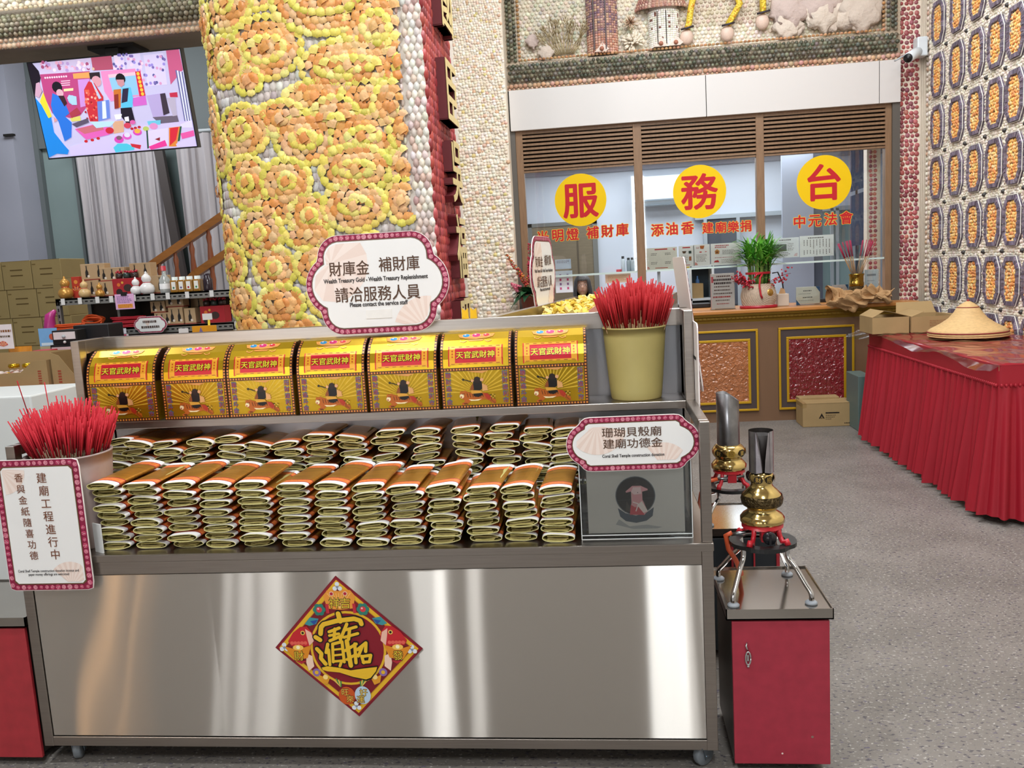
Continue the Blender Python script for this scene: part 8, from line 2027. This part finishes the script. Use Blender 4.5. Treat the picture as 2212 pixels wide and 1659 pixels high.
g = MB(); f = Flat(g, (.04, -.1703, .06), (1, 0, 0), (0, 0, 1), lift=.0005); scribble(f, -.06, -.02, .06, .03, 4, '#9a6a4a', random.Random(1)); g.build('printed_marks', PAPER, cb_)
# crumpled kraft paper lying on counter edge and carton
def crump(u, v):
    s_ = u*.78; x = 1.93+s_*.66; r_ = .10*(1-.35*u)+.028*math.sin(9*u+5*v)+.02*math.sin(17*v+11*u)+.014*math.sin(31*u-23*v); th = -.7+2*PI*.80*v+.5*math.sin(3*u)
    tri = lambda t: abs((t % 2)-1)-.5
    y_ = 7.665+r_*.9*math.cos(th)+.035*tri(5.3*u+3.1*v)+.025*tri(9.7*v-6.1*u); z_ = 1.060+.035*u+r_*math.sin(th)*(.95-.35*u)+.03*tri(7.1*v+4.3*u)+.02*tri(11.3*u-5.7*v)
    if y_ > 7.69: z_ = max(z_, 1.023)
    elif y_ > 7.62: y_ = min(y_, 7.69)
    return (x+.025*math.sin(13*v+7*u)+.03*tri(6.1*v+9.3*u), y_, z_)
g = MB(); g.grid(crump, 46, 40); g.smooth = False; cp = g.build('crumpled_paper', mat('crumpled_kraft', '#b58f63', rough=.85, bump=.5, bscale=30)); tag(cp, 'big crumpled sheet of brown kraft paper hanging over the counter edge', 'paper')
for p_ in cp.data.polygons: p_.use_smooth = False
fb = carton('shipping_carton', 'kraft carton with black triangle logo on the floor by the counter', 1.646, 2.071, 7.40, 7.66, 0.0005, .205, None, KRAFT, 0, False); fb.rotation_euler = (0, 0, -.0)
g = MB(); f = Flat(g, (0, -.0004, .10), (1, 0, 0), (0, 0, 1), lift=.0006); bk = '#2a2420'
f.poly([(-.080, -.028), (-.056, .018), (-.032, -.028), (-.044, -.028), (-.056, -.006), (-.068, -.028)], bk, 1); f.poly([(-.064, -.030), (-.056, -.014), (-.048, -.030)], '#6a5236', 1)
scribble(f, -.024, .010, .10, .030, 1, bk, random.Random(2), th=.011); f.rect(-.024, .014, .09, .024, bk, 1)
for k, w_ in enumerate((.10, .075, .05)): scribble(f, -.024, -.006-.016*k, -.024+w_, .004-.016*k, 1, '#4a3c2c', random.Random(5+k))
scribble(f, .13, -.078, .185, -.068, 1, bk, random.Random(9), th=.006); g.build('printed_logo', PAPER, fb)
g = MB(); g.box((-.2130, -.0006, .17), (-.18, .2606, .2056)); g.build('tape_strip', mat('brown_tape', '#9a7f52', rough=.3), fb)
g = MB(); g.box((1.66, 7.60, .0), (2.0, 7.73, .225), bev=.003); tag(g.build('flat_carton', KRAFT), 'flattened kraft carton standing behind the floor carton', 'carton')
g = MB(); x = P(1846, 800, Y=7.25).x; g.box((x, 7.15, 0), (x+.12, 7.5, .46), bev=.006); tag(g.build('plastic_bin', mat('grey_green_plastic', '#5d6f6c', rough=.5)), 'grey-green plastic bin behind the far corner of the red skirt', 'bin')
# security camera and junction box on the right-hand corner
sc_ = thing('security_camera', 'white bullet security camera by the junction box, upper right corner', 'camera', (2.60, 7.80, 3.08))
a = P(1962, 125, Y=7.74); b = P(1988, 108, Y=7.96)
g = MB(); d = (b-a).normalized(); g.tube([a, a+d*.001, b], .045, seg=16, rs=[.036, .042, .042]); g.build('camera_body', mat('white_plastic_cover'), sc_, True)
g = MB(); g.tube([a-d*.012, a+d*.002], .036, seg=16); g.tube([a-d*.016, a-d*.010], .02, seg=12); g.build('lens', mat('black_plastic'), sc_, True)
g = MB(); e = P(1934, 131, Y=7.70); g.tube([a+Vector((0, .03, .04)), e], .014, seg=8, flat=.5); g.tube([b, b+Vector((.05, .03, 0)), Vector((2.72, 7.99, b.z))], .02, seg=8); g.build('bracket', mat('alu_grey_frame'), sc_, True)
jx = P(1985, 105, Y=7.95); g = MB(); g.box((jx.x-.035, 7.88, jx.z-.075), (jx.x+.05, 7.998, jx.z+.085), bev=.01); tag(g.build('junction_box', mat('white_plastic_cover')), 'white junction box beside the security camera', 'junction box')
g = MB(); 
for k in range(3): g.tube([(2.60+.012*k, 7.99, 3.05), (2.595+.012*k, 7.985, 3.4), (2.60+.012*k, 7.985, 4.3)], .004, seg=5)
tag(g.build('camera_cables', mat('pale_cable', '#c9bfb0', rough=.6)), 'thin pale cables running up the wall above the security camera', 'cable')
